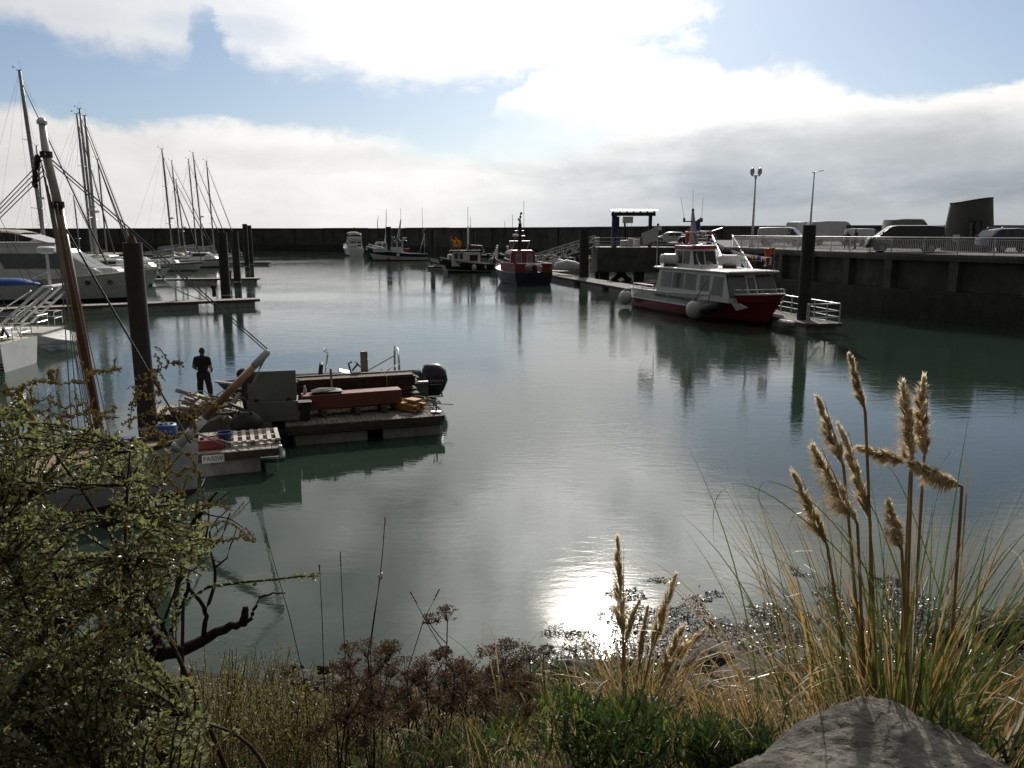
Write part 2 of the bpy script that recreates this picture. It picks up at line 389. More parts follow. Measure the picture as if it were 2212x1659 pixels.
# rubble foot of the wall on the right
mb = MB(); rr = random.Random(3)
for i in range(420):
    t = rr.random(); a = Vector((-2, 203))+(Vector((46, 143))-Vector((-2, 203)))*t
    p = a+Vector((rr.uniform(-9, .5), rr.uniform(-9, .5)))*1.0; s = rr.uniform(.35, 1.0)
    mb.ball((p.x, p.y, .1+rr.uniform(-.2, .5)), (s, s*rr.uniform(.6, 1), s*rr.uniform(.4, .8)), 6, 4, M=Matrix.Rotation(rr.uniform(0, 6), 3, 'Z'))
tag(mb.build('rock_rubble', M['weedc'], smooth=20), 'wet rubble at the foot of the breakwater behind the gangway', 'rubble', None, 'stuff')

# ------------------------------------------------------------------ quay
QZ = 4.5
QE = [(70, -4), (52, 18), (42, 34), (32.6, 50.5), (27.5, 58.5), (24.6, 66), (22.9, 75), (22.0, 83), (21.6, 91), (21.4, 99)]
PLAT = [(10.6, 101.4), (21.2, 100.2), (21.2, 108), (10.6, 108)]
QEs = [Vector(p) for p in resample(QE, 2.2)]
mb = MB(); deckp = [(p.x+.05, p.y) for p in QEs]+[(21.25, 99.9), (21.4, 112), (31, 150), (50, 144.6), (72, 139.7), (120, 145.7), (160, 140), (160, -4)]
mb.add([(x, y, QZ) for x, y in deckp], [tuple(range(len(deckp)))])
tag(mb.build('quay_deck', M['pave']), 'paved quay and car park above the harbour wall', None, None, 'structure')
qt = thing('quay_wall', 'dark concrete quay wall with pilasters under the white railing', 'quay wall')
mb = MB(); strip(mb, QEs, [(.75, -1), (.62, 1.2), (.55, 1.95), (-.25, 2.0)]); mb.build('stone_base', M['weedc'], qt)
mb = MB(); strip(mb, QEs, [(-.28, 1.9), (-.28, 4.05)]); mb.build('wall_panel', M['quayc'], qt)
mb = MB(); strip(mb, QEs, [(-.3, 4.02), (.42, 4.03), (.45, 4.28), (.42, 4.47), (.1, 4.485), (-.5, 4.49)]); mb.build('coping', M['quayc'], qt)
for i in range(1, len(QEs)-1, 2):
    p = QEs[i]; t = (QEs[i+1]-QEs[i-1]).normalized(); n = Vector((-t.y, t.x)); a = math.atan2(t.y, t.x)
    c = p+n*.03; mb = MB(); mb.box((c.x, c.y, 3.02), (.62, .64, 2.08), a); mb.build('pilaster', M['quayc'], qt)
def railing(name, label, pts, z, h=1.1, balus=True, mt='paint_rail', step=1.6, group='guard rails round the harbour', brd=None):
    t = thing(name, label, 'railing', (0, 0, 0), 0, group)
    P = resample(pts, step)
    mb = MB(); mb.tube([(p.x, p.y, z+h) for p in P], .042, 6); mb.build('handrail', M['alu'], t, 180)
    for p in P:
        mb = MB(); mb.box((p.x, p.y, z+h/2), (.06, .06, h)); mb.build('post', M[mt], t)
    mb = MB()
    if balus:
        for zz in (.14, h-.14): mb.tube([(p.x, p.y, z+zz) for p in P], .024, 4)
        for a, b in zip(P, P[1:]):
            n = max(2, int((b-a).length/.125))
            for k in range(1, n):
                q = a+(b-a)*k/n; mb.box((q.x, q.y, z+h/2), (.03, .03, h-.28))
    else:
        for zz in (.36, .72): mb.tube([(p.x, p.y, z+zz) for p in P], .026, 4)
    mb.build('infill_bars', M[mt], t)
    return t
railing('quay_railing', 'white railing with close vertical bars along the curved quay edge', [tuple(p) for p in offs(QEs, .1)][:-9], QZ)
pt = thing('landing_platform', 'concrete landing stage on legs under the hoist frame', 'platform')
mb = MB(); mb.box((15.9, 104.2, 2.55), (10.6, 7.6, 3.1)); mb.build('deck_block', M['quayc'], pt, bevel=.05)
for x, y in ((11.6, 101.5), (16, 101.5), (20.4, 101.5), (11.6, 106.8), (20.4, 106.8)):
    mb = MB(); mb.box((x, y, .2), (1.2, 1.1, 1.9)); mb.build('leg', M['weedc'], pt)
mb = MB()
for x in (12.6, 15.0): mb.tube([(x, 101.5, -.2), (x+1.6*(1 if x < 14 else -1), 101.5, 1.1)], .32, 4)
mb.build('brace', M['weedc'], pt)
railing('platform_railing', 'three bar steel railing round the landing stage with the hoist', [(11.0, 107.6), (10.9, 100.9), (20.9, 100.7)], 4.1, 1.15, False, 'galv', 1.8)
railing('link_railing', 'three bar railing on the quay between landing stage and ramp', [(21.1, 101), (21.6, 92), (21.8, 88.4)], QZ, 1.1, False, 'galv', 1.8)
railing('ramp_head_railing', 'low three bar railing right of the ramp head', [(24.0, 86.5), (30.5, 92.5), (30.5, 99)], QZ, 1.05, False, 'galv', 1.8)
# hoist frame
ht = thing('hoist_frame', 'blue hoist frame with thin curved roof on the landing stage', 'hoist')
bluep = mat('blue_hoist_paint', (.02, .035, .12), .5, 0, .2, 3)
y = 102.2
for u, m in ((1326, bluep), (1403, M['steel'])):
    p = G(u, y, 4.1); mb = MB(); mb.box((p.x, p.y, 6.25), (.62 if u < 1350 else .4, .5, 4.3)); mb.build('post', m, ht, bevel=.03)
a = G(1321, y, 8.2); b_ = G(1416, y, 8.2); mb = MB(); mb.box(((a.x+b_.x)/2, y, 8.16), (b_.x-a.x, .4, .46)); mb.build('beam', M['steel'], ht)
a = G(1318, y, 8.5); b_ = G(1420, y, 8.5); mb = MB(); mb.prism([(-.75, 0), (-.5, .12), (0, .2), (.5, .12), (.75, 0), (.5, .09), (0, .16), (-.5, .09)], a.x, b_.x, lambda p, q, t: (t, y+p, 8.52+q)); mb.build('roof_sheet', M['alu'], ht)
for k in range(7): mb = MB(); mb.box((a.x+.4+k*(b_.x-a.x-.8)/6, y, 8.47), (.08, .9, .22)); mb.build('roof_bracket', M['steel'], ht)
p = G(1356, y, 7.3); mb = MB(); mb.box((p.x, y, 7.45), (1.25, .7, .8)); mb.build('hoist_box', M['cream'], ht, bevel=.03)
mb = MB(); mb.tube([(p.x-.35, y, 7.05), (p.x-.35, y, 6.6)], .13, 8); mb.build('hook_block', M['black'], ht)
mb = MB(); mb.tube([(p.x-.05, y, 7.05), (p.x-.08, y, 4.4)], .025, 4); mb.tube([(p.x+.45, y, 7.05), (p.x+.5, y, 6.3), (p.x+.6, y, 5.2)], .02, 4); mb.build('cable', M['black'], ht)
q = G(1334, y, 7.2); mb = MB(); mb.box((q.x, y-.1, 7.1), (.4, .4, 1.5)); mb.build('control_box', M['steel'], ht)
q = G(1420, 104.5, 4.1); s_ = thing('notice_board', 'white notice board with dark cap on a post behind the landing stage', 'sign', (q.x, q.y, 4.1))
mb = MB(); mb.box((0, 0, 1.2), (.09, .09, 2.4)); mb.build('post', M['galv'], s_)
mb = MB(); mb.box((0, -.06, 2.32), (.95, .05, .5)); mb.build('board', M['white'], s_)
mb = MB(); mb.ball((0, 0, 2.75), (.17, .17, .22), 8, 6); mb.build('cap', M['black'], s_)
# gear stacked on the landing stage behind its railing
for (u, yy, w_, h_, lab, mm) in ((1348, 105, .9, .75, 'grey bin behind the landing stage railing near the hoist post', 'galv'), (1362, 104.5, .6, 1.0, 'pale upright locker behind the landing stage railing', 'cream'), (1374, 105.4, .8, .9, 'white crate right of the locker on the landing stage', 'white')):
    q = G(u, yy, 4.1); tt = thing('locker', lab, 'locker', (q.x, q.y, 4.1))
    mb = MB(); mb.box((0, 0, h_/2), (w_, .6, h_)); mb.build('cabinet', M[mm], tt, bevel=.03); mb = MB(); mb.box((0, 0, h_+.03), (w_+.06, .66, .05)); mb.build('lid', M[mm], tt, bevel=.01)

# ------------------------------------------------------------------ piles
def pile(p, r, z1, label, group='steel mooring piles', cap='steel', lean=0):
    t = thing('mooring_pile', label, 'pile', (p.x, p.y, 0), 0, group)
    mb = MB(); mb.tube([(0, 0, -2), (0, 0, z1)], r, 24); mb.build('shaft', M['steel'], t, 40)
    mb = MB(); mb.tube([(0, 0, z1), (0, 0, z1+.02)], r*1.02, 24); 
    if cap == 'rust': mb.tube([(0, 0, z1), (0, 0, z1+.12), (0, 0, z1+.26)], [r*.55, r*.4, .05], 12)
    mb.build('cap', M[cap], t, 40)
    mb = MB(); mb.loft([[((r+.03)*math.cos(a*PI/12), (r+.03)*math.sin(a*PI/12), z) for a in range(24)] for z in (.42, .52)], True, False); mb.build('guide_ring', M['galv'], t)
    mb = MB(); mb.loft([[((r+.012+.012*mnoise.noise(Vector((a*.9, z*5, r))))*math.cos(a*PI/12), (r+.012+.012*mnoise.noise(Vector((a*.9, z*5, r))))*math.sin(a*PI/12), z+(.12*mnoise.noise(Vector((a*.7, 3, p.x))) if z > .8 else 0)) for a in range(24)] for z in (-1.9, -.3, .0, .2, .4, .6, .8, 1.0)], True, False); mb.build('weed_band', M['weedc'], t, 180)
    return t
def top_z(u, v, y): return PD(u, v, y).z
def pl(u, v, zb, vtop, wpx, label, **k):
    p = W(u, v, zb); r = wpx/FPX*p.y/2; pile(p, r, top_z(u, vtop, p.y), label, **k)
pl(320, 920, .5, 526, 39, 'thick dark steel pile with rusty cap beside the near pontoon', cap='rust')
pl(488, 634, .6, 503, 20, 'thick pile standing on the second pontoon left of the basin')
pl(513, 606, .6, 500, 15, 'pile at the end of the third pontoon behind the second')
pl(534, 574, .6, 484, 10, 'thin far pile at the left end of the fourth pontoon')
pl(543, 569, .6, 487, 9, 'thin far pile at the right of the fourth pontoon')
pl(1735, 692, .55, 487, 27, 'thick dark pile through the pontoon collar right of the excursion boat')
pl(1261, 600, .5, 497, 20, 'pile beside the truss gangway left of the landing stage')
pl(1022, 576, .3, 500, 11, 'pile behind the dark green fishing boat')
pl(935, 573, .3, 500, 10, 'pile behind the stern of the blue trawler')
pl(841, 560, .3, 490, 11, 'pile rising behind the wheelhouse of the blue trawler')

# ------------------------------------------------------------------ pontoons
def pontoon(name, label, p0, p1, wd, zd, floats, wood='wood', fh=None, group='floating pontoons', cleats=3, plank=.14):
    d = Vector(p1)-Vector(p0); L = d.length; a = math.atan2(d.y, d.x)
    t = thing(name, label, 'pontoon', (p0[0], p0[1], 0), a, group)
    mb = MB(); n = int(L/plank)
    rr = random.Random(int(L*100))
    for i in range(n):
        x = (i+.5)*L/n; mb.box((x, rr.uniform(-.008, .008), zd-.02+rr.uniform(-.006, .006)), (L/n-.012, wd-.1, .04))
    mb.build('decking', M[wood], t)
    mb = MB()
    for y in (-wd/2, wd/2): mb.box((L/2, y, zd-.10), (L, .07, .2))
    for x in (0, L): mb.box((x, 0, zd-.10), (.07, wd-.08, .2))
    mb.build('side_beam', M['wooddk'], t, bevel=.01)
    for (x0, x1) in floats:
        mb = MB(); mb.box(((x0+x1)/2*L, 0, (zd-.22-.5)/2), ((x1-x0)*L, wd-.16, zd-.2+.5)); mb.build('float', M['float'], t, bevel=.03)
    for k in range(cleats):
        mb = MB(); x = (k+.6)*L/cleats*.95
        for s in (-1, 1):
            y = s*(wd/2-.12); mb.tube([(x-.13, y, zd+.01), (x-.13, y, zd+.09), (x+.13, y, zd+.09), (x+.13, y, zd+.01)], .016, 5)
        mb.build('cleat', M['galv'], t)
    return t
def line2(u0, v0, u1, v1, z, ext0=0., wd=0.):
    a = W(u0, v0, z); b = W(u1, v1, z); d = (b-a).normalized(); n = Vector((-d.y, d.x, 0)); a = a-d*ext0+n*wd/2; b = b+n*wd/2
    return (a.x, a.y), (b.x, b.y)
pontoon('pontoon', 'second pontoon finger with wooden deck beside the motor yacht', *line2(330, 655, 561, 646, .62, 18, 1.6), 1.6, .62, ((.0, .3), (.4, .56), (.66, .82), (.87, .985)))
pontoon('pontoon', 'third pontoon finger between the moored yachts at left', *line2(352, 603, 559, 601, .62, 14, 1.6), 1.6, .62, ((.0, .2), (.3, .45), (.66, .8), (.84, .985)))
pontoon('pontoon', 'fourth pontoon finger beside the far sailing boats', *line2(470, 566.5, 583, 566, .6, 14, 1.6), 1.6, .6, ((0, .5), (.62, .8), (.87, .985)))
# service pedestals on the fingers
def pedestal(u, v, z, hpx, label):
    p = W(u, v, z); h = hpx/FPX*p.y; t = thing('service_pedestal', label, 'pedestal', p, 0, 'service pedestals on the pontoons')
    mb = MB(); mb.tube([(0, 0, 0), (0, 0, h*.55), (0, 0, h*.7), (0, 0, h*.8)], [h*.16, h*.15, h*.22, h*.2], 10); mb.build('column', M['steel'], t, 40)
    mb = MB(); mb.tube([(0, 0, h*.8), (0, 0, h*.92)], h*.24, 10); [mb.box((math.cos(k)*h*.2, math.sin(k)*h*.2, h*.96), (h*.07, h*.07, h*.1)) for k in (0, 1.6, 3.1, 4.7)]; mb.build('cap', M['steel'], t)
    mb = MB(); mb.tube([(-h*.17, -h*.1, h*.6), (-h*.3, -h*.12, h*.45), (-h*.2, -h*.1, h*.15)], h*.02, 5); mb.build('hose', M['black'], t)
pedestal(463, 641, .62, 27, 'squat service pedestal on the second pontoon')
pedestal(497, 604, .62, 20, 'service pedestal on the third pontoon behind the pile')
pedestal(531, 567, .6, 13, 'small service pedestal on the fourth pontoon')
# long pontoon on the right with guard rails
pontoon('pontoon', 'landing pontoon between the red pilot boat and the excursion boat', (3.9, 111), (13.0, 76), 2.7, .6, ((0, .2), (.24, .5), (.56, .75), (.8, .99)), 'wooddk2', plank=.3)
pA, pB = (14.2, 76), (18.7, 47.6)
lt = pontoon('pontoon', 'landing pontoon with guard rails running behind the excursion boat', pA, pB, 2.2, .6, ((0, .2), (.24, .5), (.56, .75), (.8, .99)), 'wooddk2', plank=.3)
pontoon('pontoon', 'far pontoon behind the fishing boats', (-13, 130), (7.5, 113.5), 2.0, .55, ((0, .2), (.25, .45), (.5, .7), (.75, .97)), plank=.35)
pontoon('pontoon', 'short pontoon finger at the stern of the blue trawler', *line2(1012, 576, 1075, 575, .6, 0, 1.4), 1.4, .6, ((.05, .4), (.6, .95)), plank=.35)
dL = (Vector(pB)-Vector(pA)).normalized(); nL = Vector((-dL.y, dL.x))
e = Vector(pB)-dL*.1
r1 = e-nL*1.0; r2 = e+nL*1.0
railing('pontoon_railing', 'aluminium guard rail round the near end of the landing pontoon', [tuple(r1-dL*.2), tuple(r1), tuple(r2), tuple(r2-dL*16)], .6, 1.15, False, 'alu', 1.5)
mb = MB(); p = W(1735, 692, .55); mb.loft([[(p.x+rr_*math.cos(k*PI/10), p.y+rr_*.8*math.sin(k*PI/10), zz) for k in range(20)] for rr_, zz in ((1.5, .3), (1.55, .5), (1.45, .58), (.5, .59))], True, False)
o = mb.build('pile_collar', M['galv'], None); tag(o, 'round steel collar deck holding the pile at the pontoon end', 'collar')
# gangways
def gangway(name, label, a, b, wd, h, deckm, railm, truss):
    a, b = Vector(a), Vector(b); d = b-a; L = d.length; t = thing(name, label, 'gangway', a, 0)
    f = d.normalized(); s = Vector((-f.y, f.x, 0)).normalized(); up = Vector((0, 0, 1))
    mb = MB(); nn = int(L/.3)
    for i in range(nn):
        c = f*((i+.5)*L/nn); vs = [c+f*x*(L/nn-.03)/2+s*y*wd/2+up*z for x in (-1, 1) for y in (-1, 1) for z in (-.03, .03)]
        mb.add(vs, [(0,1,3,2),(4,6,7,5),(0,4,5,1),(2,3,7,6),(0,2,6,4),(1,5,7,3)])
    mb.build('walkway', deckm, t)
    for sg in (-1, 1):
        o = s*sg*wd/2; mb = MB(); mb.tube([o+up*h, o+d+up*h], .075 if not truss else .09, 6); mb.build('handrail', railm, t)
        mb = MB(); mb.tube([o-up*.1, o+d-up*.1], .09, 4)
        if truss:
            n = 8
            for i in range(n+1): q = o+d*i/n; mb.tube([q-up*.1, q+up*h], .06, 4)
            for i in range(n): mb.tube([o+d*(i+1)/n-up*.1, o+d*i/n+up*h], .045, 4)
            mb.tube([o+up*h*.45, o+d+up*h*.45], .03, 4); mb.tube([o+up*h*.72, o+d+up*h*.72], .03, 4)
        else:
            for k in range(1, 5): mb.tube([o+up*h*k/5, o+d+up*h*k/5], .03, 4)
            for i in range(7): q = o+d*i/6; mb.tube([q-up*.1, q+up*h], .04, 4)
        mb.build('side_frame', railm, t)
    return t
gangway('gangway', 'dark lattice gangway sloping from the landing stage down to the fishing pontoon', (10.6, 104.5, 4.15), (-.2, 107.0, .75), 1.5, 1.3, M['wooddk'], M['galv'], True)
gangway('gangway', 'ramp with bright aluminium handrails leading down behind the excursion boat', (22.6, 87.3, 4.5), (18.4, 62.5, .75), 2.1, 1.1, M['wooddk'], M['alu'], False)

# ------------------------------------------------------------------ lamps and kiosk
p = G(1624, 80, QZ); t = thing('lamp_post', 'tall lamp post with two upright floodlights on the quay', 'lamp post', p, 0, 'lamp posts on the quay')
zt = top_z(1629, 381, 80)-QZ
mb = MB(); mb.tube([(0, 0, 0), (0, 0, zt)], [.13, .075], 10); mb.build('pole', M['galv'], t, 180)
mb = MB(); mb.box((0, 0, .12), (.4, .4, .24)); mb.build('base', M['galv'], t)
mb = MB(); mb.tube([(-.42, 0, zt+.05), (.42, 0, zt+.05)], .05, 6); mb.tube([(0, 0, zt-.2), (0, 0, zt+.1)], .12, 8); mb.build('crossbar', M['galv'], t)
for sx_ in (-.36, .36):
    mb = MB(); mb.loft([[(sx_+.22*q*math.cos(k*PI/6), yy, zt+.45+.38*q*math.sin(k*PI/6)) for k in range(12)] for yy, q in ((-.14, .9), (.0, 1), (.12, .6))]); mb.build('floodlight', M['galv'], t, 40)
p = G(1747, 82, QZ); zt = top_z(1753, 373, 82)-QZ
t = thing('lamp_post', 'slim lamp post with one short arm rising behind the thick pile', 'lamp post', p, 0, 'lamp posts on the quay')
mb = MB(); mb.tube([(0, 0, 0), (.05, 0, zt)], [.12, .06], 10); mb.build('pole', M['galv'], t, 180)
mb = MB(); mb.loft([[(x, yy*w_, zt+z+q) for yy, q in ((-1, 0), (1, 0), (1, .07), (-1, .07))] for x, z, w_ in ((-.15, -.04, .06), (.1, 0, .09), (.45, .1, .15), (.95, .17, .08))]); mb.build('lamp_head', M['galv'], t)
ky = 65; kc = G(2088, ky, QZ); t = thing('harbour_kiosk', 'grey tapering round kiosk with slanted top on the quay', 'kiosk', (kc.x, ky, QZ))
kg = mat('kiosk_render', (.10, .105, .095), .8, 0, .1, 1, .004, 30, stain=(.07, .07, .065), samt=.4, spec=.2)
mb = MB(); rings = []
for hh in [i/10 for i in range(11)]:
    rings.append([])
    for k in range(40):
        a = 2*PI*k/40; topz = 3.72+.42*(math.cos(a)*.5+.5)+.10*math.sin(PI*(math.cos(a)*.5+.5)); z = hh*topz
        r = 1.98-.50*z/4.2; rings[-1].append((r*math.cos(a)+.0*z, r*.9*math.sin(a), z))
mb.loft(rings); mb.build('wall', kg, t, 50)
mb = MB(); top = rings[-1]; mb.loft([[(x*1.03, y*1.03, z-.06) for x, y, z in top], [(x*1.03, y*1.03, z+.03) for x, y, z in top]]); mb.build('roof_rim', M['steel'], t, 40)
fr = mat('dark_window_frame', (.02, .02, .02), .5)
yw = -1.62
mb = MB(); mx_ = -.55; mz_ = .38
for c_, d_ in (((-.42, yw, 1.25), (.07, .16, 1.3)), ((.06, yw-.02, 1.25), (.06, .16, 1.3)), ((.12, yw, 1.92), (1.2, .2, .08)), ((.12, yw, .58), (1.2, .2, .08)), ((.62, yw+.03, 1.25), (.06, .16, 1.3))): mb.box((c_[0]+mx_, c_[1]+.04, c_[2]+mz_), d_)
wf = mb.build('window', fr, t); mb = MB(); mb.box((.1+mx_, yw+.10, 1.25+mz_), (1.0, .05, 1.28)); mb.build('pane', M['clear'], wf)
mb = MB(); mb.box((-1.55, -1.1, 1.0), (.5, .03, .55), -.7); sg = mb.build('sign', M['white'], t)
mb = MB(); mb.box((-1.575, -1.13, .9), (.32, .03, .05), -.7); mb.box((-1.49, -1.20, .9), (.06, .03, .14), -.7); mb.build('arrow', M['black'], sg)

# ------------------------------------------------------------------ boats
def hull_mesh(L, B, zs, zb, rows, w0=.8, tm=.4, p=2.2, rake=None, fl=.78, n=20, sr=0., bow_w=.02, keel=-.45, tmat=None):
    rake = L*.1 if rake is None else rake
    def hb(t):
        if t < tm: return B/2*(w0+(1-w0)*math.sin(PI/2*t/tm))
        return B/2*max(bow_w, 1-((t-tm)/(1-tm))**p)
    def zt(t): return zs+(zb-zs)*t**2.2
    mb = MB(); rings = []
    zr = [None, 0.]+[r for r, _ in rows]
    for i in range(n+1):
        t = i/n; half = []
        for s in zr:
            z = keel*(1-t**6) if s is None else s*zt(t); ss_ = 0 if s is None else s
            f = fl*(1-t**3)+.18*t**3
            b = hb(t)*(f*.6 if s is None else f+(1-f)*ss_**.75)
            x = L*t-rake*(1-ss_)*t**4+sr*(1-ss_)*(1-t)**6; half.append((x, b, z))
        rings.append([(x, b, z) for x, b, z in reversed(half)]+[(x, -b, z) for x, b, z in half])
    mm = [m for _, m in rows]; m0 = mm[0]
    side = list(reversed([m0]+mm))+[m0]+[m0]+mm       # per edge of the ring
    mb.loft(rings, False, False, None, side)
    mb.add(rings[0], [tuple(range(len(rings[0])))], mm[-1] if tmat is None else tmat)
    return mb, hb, zt
def deck_mesh(L, hb, zt, drop=.08, n=16, x0=0., x1=1., camber=.04):
    mb = MB(); rings = []
    for i in range(n+1):
        t = x0+(x1-x0)*i/n; b = hb(t)*.97; z = zt(t)-drop
        rings.append([(L*t*.995, b, z), (L*t*.995, b*.5, z+camber), (L*t*.995, -b*.5, z+camber), (L*t*.995, -b, z)])
    return mb.loft(rings, False, False)
def gunwale(L, hb, zt, r, n=20, up=0.):
    P = [(L*i/n, hb(i/n), zt(i/n)+up) for i in range(n+1)]; Q = [(x, -y, z) for x, y, z in reversed(P)]
    return MB().tube(P+Q, r, 5)
def cabin(levels, bev=0.):      # levels: (z, x0, x1, half width aft, half width fore)
    return MB().loft([[(x0, wa, z), (x0, -wa, z), (x1, -wf, z), (x1, wf, z)] for z, x0, x1, wa, wf in levels])
def slab(pts, out=.02, into=.03, away=None):
    P = [Vector(p) for p in pts]; n = (P[1]-P[0]).cross(P[2]-P[0]).normalized(); c = sum(P, Vector())/len(P)
    if away is not None and n.dot(c-Vector(away)) < 0: n = -n
    return MB().loft([[p-n*into for p in P], [p+n*out for p in P]])
def lv(levels, z):              # interpolate cabin levels
    for a, b in zip(levels, levels[1:]):
        if z <= b[0]+1e-6:
            t = (z-a[0])/(b[0]-a[0]); return [a[i]+(b[i]-a[i])*t for i in range(5)]
    return list(levels[-1])
def side_y(levels, x, z):
    _, x0, x1, wa, wf = lv(levels, z); return wa+(wf-wa)*(x-x0)/(x1-x0)
def windows(levels, rects, m, parent, both=True, name='window', frame=None, lean=0.):
    for (xa, xb, za, zb) in rects:
        for s in ((1, -1) if both else (-1,)):
            pts = [(xa+lean*0, za), (xb, za), (xb+lean, zb), (xa+lean, zb)]
            q = [(x, s*side_y(levels, x, z), z) for x, z in pts]
            c = (sum(p[0] for p in q)/4, 0, sum(p[2] for p in q)/4)
            if frame:
                e = .05; pf = [(xa-e, za-e), (xb+e, za-e), (xb+lean+e, zb+e), (xa+lean-e, zb+e)]
                qf = [(x, s*side_y(levels, x, z), z) for x, z in pf]
                fo = slab(qf, .015, .02, c).build(name, frame, parent); slab(q, .025, .0, c).build('pane', m, fo)
            else: slab(q, .02, .02, c).build(name, m, parent)
def front_win(levels, ya, yb, za, zb, m, parent, aft=False, name='window', frame=None):
    k = 1 if aft else 2; f = lambda y, z: (lv(levels, z)[k], y, z)
    c = ((levels[0][1]+levels[0][2])/2, (ya+yb)/2, (za+zb)/2)
    q = [f(ya, za), f(yb, za), f(yb*.97, zb), f(ya*.97, zb)]
    if frame:
        e = .05; qf = [f(ya-e, za-e), f(yb+e, za-e), f(yb*.97+e, zb+e), f(ya*.97-e, zb+e)]
        fo = slab(qf, .015, .02, c).build(name, frame, parent); slab(q, .028, 0, c).build('pane', m, fo); return fo
    return slab(q, .022, .02, c).build(name, m, parent)
def rail_run(pts, h, parent, name='guard_rail', m=None, step=1, r=.018, mid=True):
    mb = MB(); mb.tube([(x, y, z+h) for x, y, z in pts], r, 5)
    if mid: mb.tube([(x, y, z+h*.5) for x, y, z in pts], r*.6, 4)
    for x, y, z in pts[::step]: mb.tube([(x, y, z-.03), (x, y, z+h)], r, 5)
    return mb.build(name, m or M['chrome'], parent)
def wire(pts, r, parent, name='stay', m=None):
    return MB().tube(pts, r, 4).build(name, m or M['wire'], parent)

